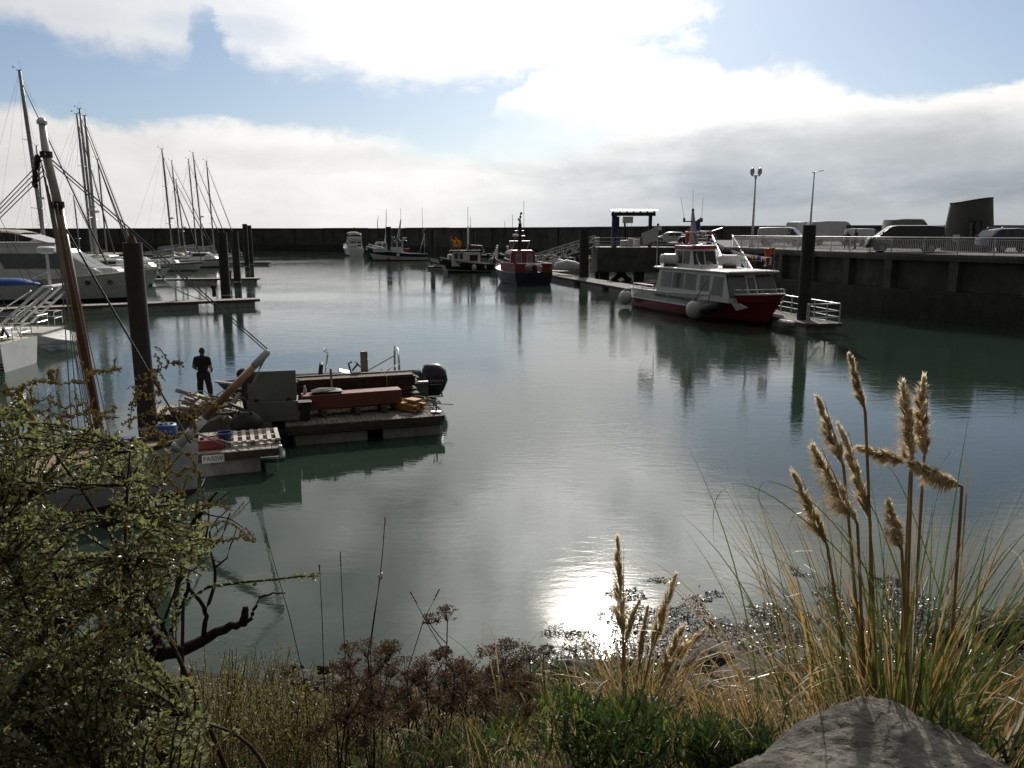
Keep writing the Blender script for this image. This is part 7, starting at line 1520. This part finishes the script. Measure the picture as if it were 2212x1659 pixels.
for i, (pts, hl, lab) in enumerate((([(800, 1400), (815, 1290), (826, 1200), (832, 1120)], 60, 'tallest thin grass stalk with a snail shell halfway up'), ([(748, 1470), (742, 1350), (735, 1195)], 36, 'thin dark grass stalk left of the tallest one'), ([(700, 1470), (696, 1340), (690, 1222)], 24, 'short seeded grass stalk near the tip of the leafy branch'), ([(660, 1480), (625, 1330), (575, 1157)], 34, 'leaning grass stalk over the leafy branch'), ([(1000, 1470), (930, 1360), (888, 1282)], 30, 'grass stalk leaning left before the tallest umbel'), ([(880, 1450), (915, 1340), (948, 1276)], 28, 'grass stalk leaning right before the tallest umbel'), ([(795, 1420), (808, 1330), (822, 1245)], 0, 'bare stalk crossing the tallest grass stalk'))):
    yg = 4.3; rr = random.Random(60+i); P = [PD(u, v, yg) for u, v in pts]; b0 = V3((P[0].x, yg, gz(P[0].x, yg))); t = thing('grass_stalk', lab, 'grass stalk', b0, 0, 'thin seeded grass stalks')
    Q = [b0]+P; MB().tube([q-b0 for q in Q], [.003]+[.0025]*(len(P)-1)+[.0015], 4).build('stem', umst, t)
    if hl:
        mb = MB(); a, b = P[-1], P[-1]+(P[-2]-P[-1]).normalized()*hl/FPX*yg
        for k in range(60): x = a.lerp(b, rr.random()); leaf(mb, x-b0, (a-b).normalized()+V3((rr.uniform(-.5, .5), rr.uniform(-.5, .5), .2)), .014, .005, 0, rr)
        mb.build('seed_head', umb, t)
    if i == 0: mb = MB(); c = PD(822, 1245, yg)-b0; mb.ball(c, (.016, .014, .018), 10, 7); mb.ball(c+V3((.006, 0, .012)), (.010, .010, .011), 8, 6); s_ = mb.build('snail_shell', M['cream'], t, 180)
# ------------------------------------------------------------------ ground cover, weed, stones
rr = random.Random(31); gc = MB()
def grow(n, us, vs, ks, ln, up, seedm_=0, thr=-.15, w=(.005, .011)):
    for k in range(n):
        u, v = rr.uniform(*us), rr.uniform(*vs); p = hit(u, v)
        if p.z <= .12: continue
        if mnoise.noise(V3((p.x*1.6, p.y*1.6, 9+seedm_))) < thr: continue
        tall = .6+.9*max(0, mnoise.noise(V3((p.x*2.3, p.y*2.3, 3)))+.3)
        for j in range(rr.randint(4, 8)):
            q = p+V3((rr.uniform(-.05, .05), rr.uniform(-.05, .05), rr.uniform(0, up)*tall)); d = V3((rr.uniform(-.7, .7), rr.uniform(-.7, .7), rr.uniform(.3, 1.3))); leaf(gc, q, d, rr.uniform(*ln), rr.uniform(*w), rr.choice(ks), rr)
grow(1250, (1040, 1420), (1450, 1690), [0, 0, 2, 1, 2], (.05, .15), .26, 0, .0, (.009, .02))
grow(1500, (2020, 2260), (1400, 1690), [0, 0, 2, 2, 1], (.05, .11), .24, 1, -.15, (.008, .016))
grow(1300, (1400, 1700), (1500, 1690), [0, 0, 2, 1, 2], (.04, .09), .16, 2, .0, (.007, .013))
grow(2600, (330, 1060), (1480, 1690), [2, 2, 0, 2, 1], (.03, .08), .2, 3, -.15)
grow(1600, (-60, 400), (1560, 1700), [2, 2, 0], (.03, .07), .14, 4, -.3)
grow(1300, (1640, 2100), (1420, 1560), [0, 2, 2, 1], (.03, .07), .12, 5)
tag(gc.build('ground_cover', [gr1, gr2, gr3]), 'low green succulent ground cover on the bank', None, None, 'stuff')
dg = MB()
for k in range(6500):
    u, v = rr.uniform(150, 2230), rr.uniform(1470, 1680); p = hit(u, v)
    if p.z <= .15: continue
    L = rr.uniform(.12, .42); a = rr.uniform(0, 6.28); o_ = V3((math.cos(a), math.sin(a), 0)); cu = rr.uniform(.4, 2.2); P = []; q = p.copy()
    for i in range(6): P.append(q.copy()); th = .2+cu*(i/5)**1.3; q = q+(o_*math.sin(th)+V3((0, 0, 1))*math.cos(th))*L/5
    dg.blade(P, rr.uniform(.0035, .007), None, rr.choice([0, 0, 1, 2, 3, 3]))
tag(dg.build('dry_grass', [dry1, dry2, dryo, gr3]), 'tangled dry grass lying over the bank', None, None, 'stuff')
wet = mat('wet_seaweed', (.011, .010, .010), .30, 0, .4, 20, spec=.8); sw = MB()
k = tries = 0
while k < 42000 and tries < 900000:
    tries += 1; x = rr.uniform(-3.5, 10.); y = rr.uniform(8.8, 15.5)
    lim = 10.7+2.5*math.exp(-((x-2.6)/2.3)**2)-.7*max(0, 1.2-x)+1.0*mnoise.noise(V3((x*.55, 2, 1)))
    if x > 5.: lim += 2.0*mnoise.noise(V3((x*.9, 1.5, 8)))+1.3
    e = lim-y
    if e < 0: continue
    cl = mnoise.noise(V3((x*1.3, y*2.0, 4)))+.5*mnoise.noise(V3((x*4.5, y*6, 4)))
    if cl < .30-.40*e: continue
    z = max(.006, gz(x, y)+.02)+rr.uniform(.0, .03); s = rr.uniform(.010, .042); a = rr.uniform(0, 6.28); n = V3((rr.gauss(0, .36), rr.gauss(0, .36), 1)).normalized(); e1_ = n.cross(V3((math.cos(a), math.sin(a), 0))).normalized()*s; e2_ = n.cross(e1_)*rr.uniform(.16, .5); c_ = V3((x, y, z))
    sw.add([c_-e1_, c_-e2_+n*s*.1, c_+e1_, c_+e2_+n*s*.1], [(0, 1, 2, 3)], 0 if rr.random() < .45 else 1); k += 1
dull = mat('dull_seaweed', (.012, .011, .009), .75, 0, .4, 20, spec=.15)
tag(sw.build('seaweed', [wet, dull]), 'glistening brown seaweed floating along the shore', None, None, 'stuff')
def boulder(name, label, pts, m, sub=4, amp=.05, loc=(0, 0, 0), group=None, sm=40):
    bm = bmesh.new()
    for p in pts: bm.verts.new(p)
    bmesh.ops.convex_hull(bm, input=bm.verts); bmesh.ops.delete(bm, geom=[v for v in bm.verts if not v.link_faces], context='VERTS')
    bmesh.ops.triangulate(bm, faces=bm.faces)
    for _ in range(sub): bmesh.ops.subdivide_edges(bm, edges=bm.edges, cuts=1, use_grid_fill=True); bmesh.ops.smooth_vert(bm, verts=bm.verts, factor=.28, use_axis_x=True, use_axis_y=True, use_axis_z=True) if _ < 1 else None
    bm.normal_update(); o3 = V3(loc); sm_ = 2 if sub < 5 else 1
    for v in bm.verts:
        q = v.co+o3; v.co += v.normal*(amp*mnoise.fractal(q*2.2, 1., 2., 5)+amp*.5*abs(mnoise.noise(q*8))-amp*.35*max(0, mnoise.noise(V3((q.x*14, q.y*26, q.z*14)))-.1)*1.5-amp*.12*mnoise.noise(q*40))
    me = bpy.data.meshes.new(name); bm.to_mesh(me); bm.free(); me.materials.append(m); me.shade_smooth(); me.set_sharp_from_angle(angle=R(sm))
    o = bpy.data.objects.new(name, me); COL.objects.link(o); o.location = loc; tag(o, label, 'rock', group); return o
stone = mat('grey_boulder_stone', (.125, .118, .105), .9, 0, .5, 7, .05, 34, stain=(.22, .205, .17), samt=.7, sscale=6, spec=.12)
nt = stone.node_tree; b_ = nt.nodes['Principled BSDF']; src = b_.inputs['Base Color'].links[0].from_socket; tco = nt.nodes.new('ShaderNodeTexCoord').outputs['Object']
crk = nz(nt, mapv(nt, tco, (1, 2.2, 1), (0, 0, .5)), 14, 6, .7, .8).ss(.36, .44); lich = nz(nt, tco, 30, 3, .6).ss(.66, .74)
nt.links.new(mixc(nt, lich*.6, mixc(nt, crk, (.06, .055, .05), src), (.28, .24, .14)), b_.inputs['Base Color'])
a0 = PD(1888, 1506, 2.74); l0 = PD(1548, 1659, 2.28); r0 = PD(2150, 1659, 2.28); zt_ = a0.z
boulder('boulder', 'big grey boulder with grass shadows in the bottom right corner', [V3((.06, .02, -.005)), V3((-.07, .0, -.005)), V3((.22, -.06, -.03)), V3((-.2, -.10, -.03)), l0-a0+V3((.0, 0, .03)), r0-a0+V3((0, 0, .03)), l0-a0+V3((-.45, -.75, .1)), r0-a0+V3((.35, -.75, .12)), V3((-.25, .1, -.5)), V3((.3, .1, -.5)), l0-a0+V3((-.3, .1, -.6)), r0-a0+V3((.3, .1, -.6)), l0-a0+V3((-.6, -.8, -.6)), r0-a0+V3((.5, -.8, -.6))], stone, 6, .036, a0)
rk = mat('dark_shore_rock', (.022, .021, .019), .75, 0, .4, 5, .02, 14, stain=(.05, .046, .04), samt=.5, sscale=3, spec=.2)
RG = 'rocks along the waterline'
rr = random.Random(52)
def rock(u, v, s, lab, flat=.5, grp=None, up=0.):
    p = hit(u, v); c = V3((p.x, p.y, p.z+up)); pts = []
    for k in range(16):
        d = V3((rr.gauss(0, 1), rr.gauss(0, 1), rr.gauss(0, 1))).normalized(); pts.append(V3((d.x*s[0], d.y*s[1], d.z*s[2])))
    return boulder('shore_rock', lab, pts, rk, 3, .06, c, grp)
rock(1560, 1470, (.75, .5, .26), 'flat dark slab at the waterline right of the small pampas', up=.1); rock(1650, 1480, (.7, .45, .22), 'second flat slab at the waterline below the tall pampas', up=.1); rock(1600, 1530, (.6, .4, .22), 'pale slab behind the dry tussock', up=.02)
rock(2160, 1375, (.55, .4, .3), 'dark rock at the right edge of the shore', up=.05); rock(2060, 1380, (.4, .35, .28), 'dark rock showing behind the tall pampas blades', up=.05); rock(2200, 1345, (.5, .4, .2), 'low rock in the water at the right edge', up=.02); rock(1520, 1420, (.3, .25, .12), 'small rock in the glitter right of the small pampas plumes')
for k in range(34): rock(rr.uniform(560, 2210), rr.uniform(1445, 1520), (rr.uniform(.15, .42), rr.uniform(.14, .35), rr.uniform(.1, .22)), 'small dark stone on the weedy shore', grp=RG)
